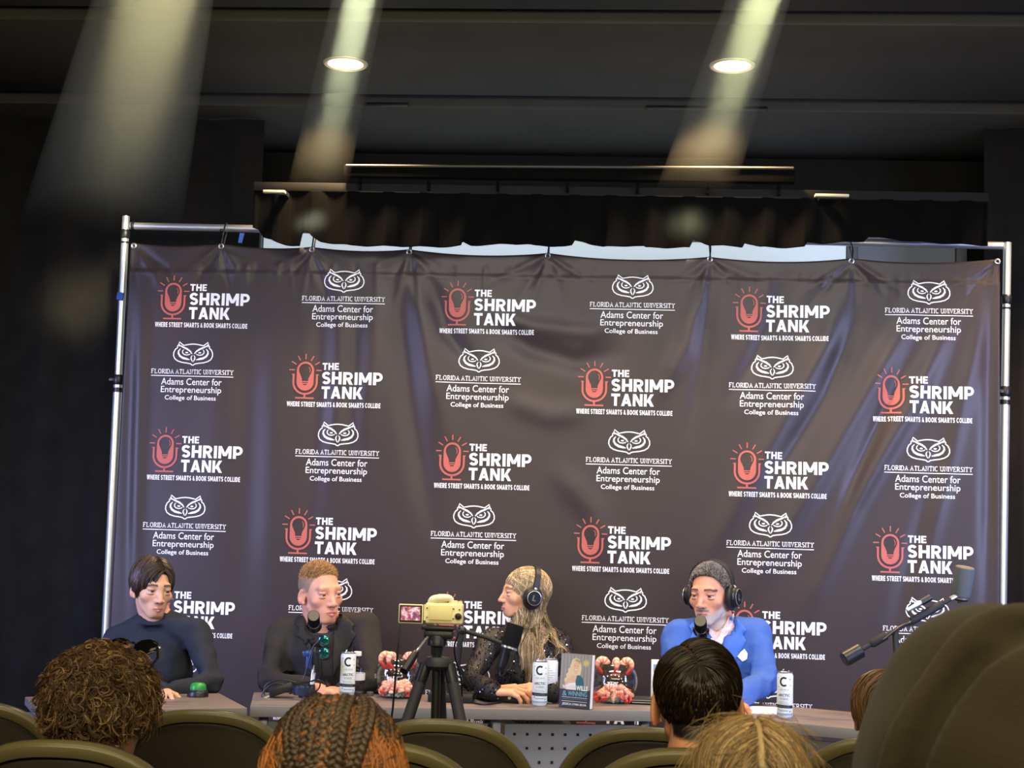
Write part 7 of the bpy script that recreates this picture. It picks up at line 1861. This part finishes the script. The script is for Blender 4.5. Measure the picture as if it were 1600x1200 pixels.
L0_ = np.array(H.SK[0]) + U * H.scalp_r(U)[:, None]; keep = np.abs(L0_[:, 0] - pl(L0_[:, 1])) > 0.0030 * (L0_[:, 2] > 0.05); U = U[keep]; n = len(U)
P = flow_paths(H, U, dE, r.uniform(0.26, 0.40, n), 22, lambda t: 0.003 + 0.014 * t, r, noise=0.06, fall_z=-0.04, wave=(0.10, 7))
P = clump(P, 160, r, 0.5, 0.25)
strands('hair', place(H, P), 0.0011, [M_HAIR], t, 3, H.w(H.SK[0]), tints(srgb(128, 100, 62), n, r, 0.35, srgb(180, 150, 100), 0.22), TAPER(22, 0.4))
# flyaway wisps
U = sph_dirs(160, r, 0.3); P = flow_paths(H, U, dE, r.uniform(0.05, 0.12, len(U)), 10, lambda t: 0.004 + 0.028 * t, r, noise=0.6)
strands('hair', place(H, P), 0.0004, [M_HAIR], t, 3, H.w(H.SK[0]), tints(srgb(150, 120, 78), len(P), r, 0.3), TAPER(10, 0.4))

# the person hidden behind the hood: only a slice of brown hair shows
Yh = 3.86
p = W(1386, 1118, Yh)
t, H, J = seated('brown-haired person almost hidden behind the hooded person', p[0], Yh, p[2], 180, 0, 0.96, mat('tan_top', srgb(110, 84, 56), 0.9), srgb(196, 142, 110), YA, hair=srgb(84, 58, 32))
r = np.random.default_rng(35)
U = sph_dirs(2600, r, -0.6); L0_ = np.array(H.SK[0]) + U * H.scalp_r(U)[:, None]; U = U[(H.hairline(L0_) > 0.0)]
P = flow_paths(H, U, dE, r.uniform(0.10, 0.20, len(U)), 14, lambda t: 0.004 + 0.018 * t, r, noise=0.06, fall_z=-0.06, wave=(0.2, 9))
strands('hair', place(H, P), 0.0016, [M_HAIR], t, 3, H.w(H.SK[0]), tints(srgb(104, 74, 40), len(P), r, 0.35), TAPER(14, 0.4))

# the hooded person, large and near at the right edge
Yh = 1.36
p = W(1574, 1226, Yh)
M_HOOD = mat('dark_olive_hood_fleece', srgb(58, 50, 36), 0.95, spec=0.1, sheen=0.12, noise=0.18, nscale=9, bump=0.2, bscale=260)
t, H, J = seated('person in a dark olive hood, large and near at the right edge', p[0], Yh, p[2], 188, 2, 1.0, M_HOOD, SKB, 1.08, garment='hoodie', bulk=1.15, fold=0.012)
hc = H.c
F = Field(axis(hc[0] - .32, hc[0] + .32, .0055), axis(hc[1] - .32, hc[1] + .3, .0055), axis(hc[2] - .45, hc[2] + .25, .0055))
def hw(px, py, Y): return W(px, py, Y)
Rh = rotm('Y', -4)
F.ell(hc + np.array([0.0, -0.01, 0.015]), (0.128, 0.150, 0.142), Rh)
F.cap(hc + [0, -0.06, -0.02], hc + [0, -0.08, -0.16], 0.125, 0.150, 0.05)
F.cap(hc + [0, -0.04, -0.17], hc + [0.0, -0.05, -0.30], 0.150, 0.165, 0.06)
F.cap(hc + [-0.10, -0.03, -0.26], hc + [0.10, -0.03, -0.26], 0.09, 0.09, 0.06)
# seam ridge running over the hood from the crown down the back-left
def march(px, py):
    """first point of the hood on the line of sight through a photo pixel"""
    d = (W(px, py, 2.0) - CAMPOS) / 2.0
    for Y in np.arange(0.9, 1.7, 0.003):
        q = CAMPOS + d * Y; ii = [int(np.clip(np.searchsorted(a_, c_), 0, len(a_) - 1)) for a_, c_ in zip(F.ax, q)]
        if F.F[tuple(ii)] < 0: return q
    return CAMPOS + d * 1.36
sp = [march(*q) for q in ((1640, 968), (1590, 978), (1540, 996), (1495, 1026), (1455, 1070), (1428, 1122), (1408, 1178), (1396, 1240), (1386, 1320))]
sb = bez(sp, 48); sb2 = bez([march(px + 26, py + 16) for px, py in ((1640, 968), (1590, 978), (1540, 996), (1495, 1026), (1455, 1070), (1428, 1122), (1408, 1178), (1396, 1240), (1386, 1320))], 48)
F.chain(list(sb), [0.010] * len(sb), 0.012, 0.006)
F.chain(list(sb2), [0.0075] * len(sb2), 0.008, 0.004, sub=True)
# opening at the face, hollow inside
F.ell(hc + np.array([0.0, 0.07, -0.005]), (0.098, 0.16, 0.120), rotm('Z', 0), 0.01, True)
V, Q = F.surface()
nrm = (V - hc); nrm /= np.linalg.norm(nrm, axis=1)[:, None]
d = 0.006 * np.sin(V @ np.array([14, 22, 9.0]) + 1.2 * np.sin(V @ np.array([8, -6, 19.0]))) + 0.004 * np.sin(V @ np.array([-31, 12, 25.0]) + 1)
mesh_np('hood', V + nrm * d[:, None], Q, [M_HOOD], t)
# ------------------------------------------------------------------ added spots in haze cones, shaped to draw light streaks
def haze_mat(drop):
    """haze that thins out downwards, away from the ceiling"""
    m = bpy.data.materials.new('thin_streak_haze'); m.use_nodes = True
    nt = m.node_tree; nt.nodes.remove(nt.nodes['Principled BSDF'])
    vs_ = nt.nodes.new('ShaderNodeVolumeScatter'); vs_.inputs['Color'].default_value = (0.97, 1.0, 0.84, 1)
    tc = nt.nodes.new('ShaderNodeTexCoord'); sp = nt.nodes.new('ShaderNodeSeparateXYZ'); mr = nt.nodes.new('ShaderNodeMapRange')
    mr.interpolation_type = 'SMOOTHSTEP'
    mr.inputs['From Min'].default_value = -drop * 0.94; mr.inputs['From Max'].default_value = drop * 0.25; mr.inputs['To Min'].default_value = 0.0; mr.inputs['To Max'].default_value = HAZE_DENS * 1.25
    nt.links.new(tc.outputs['Object'], sp.inputs[0]); nt.links.new(sp.outputs['Z'], mr.inputs['Value']); nt.links.new(mr.outputs[0], vs_.inputs['Density'])
    nt.links.new(vs_.outputs[0], nt.nodes['Material Output'].inputs['Volume'])
    return m
for k, (p0, p1, Y0, Y1, pw, dia, spr, bc) in enumerate(BEAMS):
    a = W(*p0, Y0); b = W(*p1, Y1); d = (b - a) / np.linalg.norm(b - a); s = a
    light('AREA', 'streak_spot', s, b, pw, bc, shape='DISK', size=dia, spread=math.radians(spr))
    L = np.linalg.norm(b - s); R_ = frame(d)
    rad = lambda t: dia * 0.5 + 0.015 + math.tan(math.radians(spr * 0.55)) * t
    hz = MB().lathe([(0, 0.01), (rad(0.01), 0.01), (rad(L * .5), L * .5), (rad(L - 0.03), L - 0.03), (0, L - 0.03)], s, R_, n=32)
    ho = hz.build('streak_haze', haze_mat(s[2] - b[2]), origin=s)
    tag(ho, ['narrow added light streak in haze beside the left downlight', 'narrow added light streak in haze beside the right downlight', 'broad soft added light streak in haze at the far left'][k], 'light beam', kind='stuff')
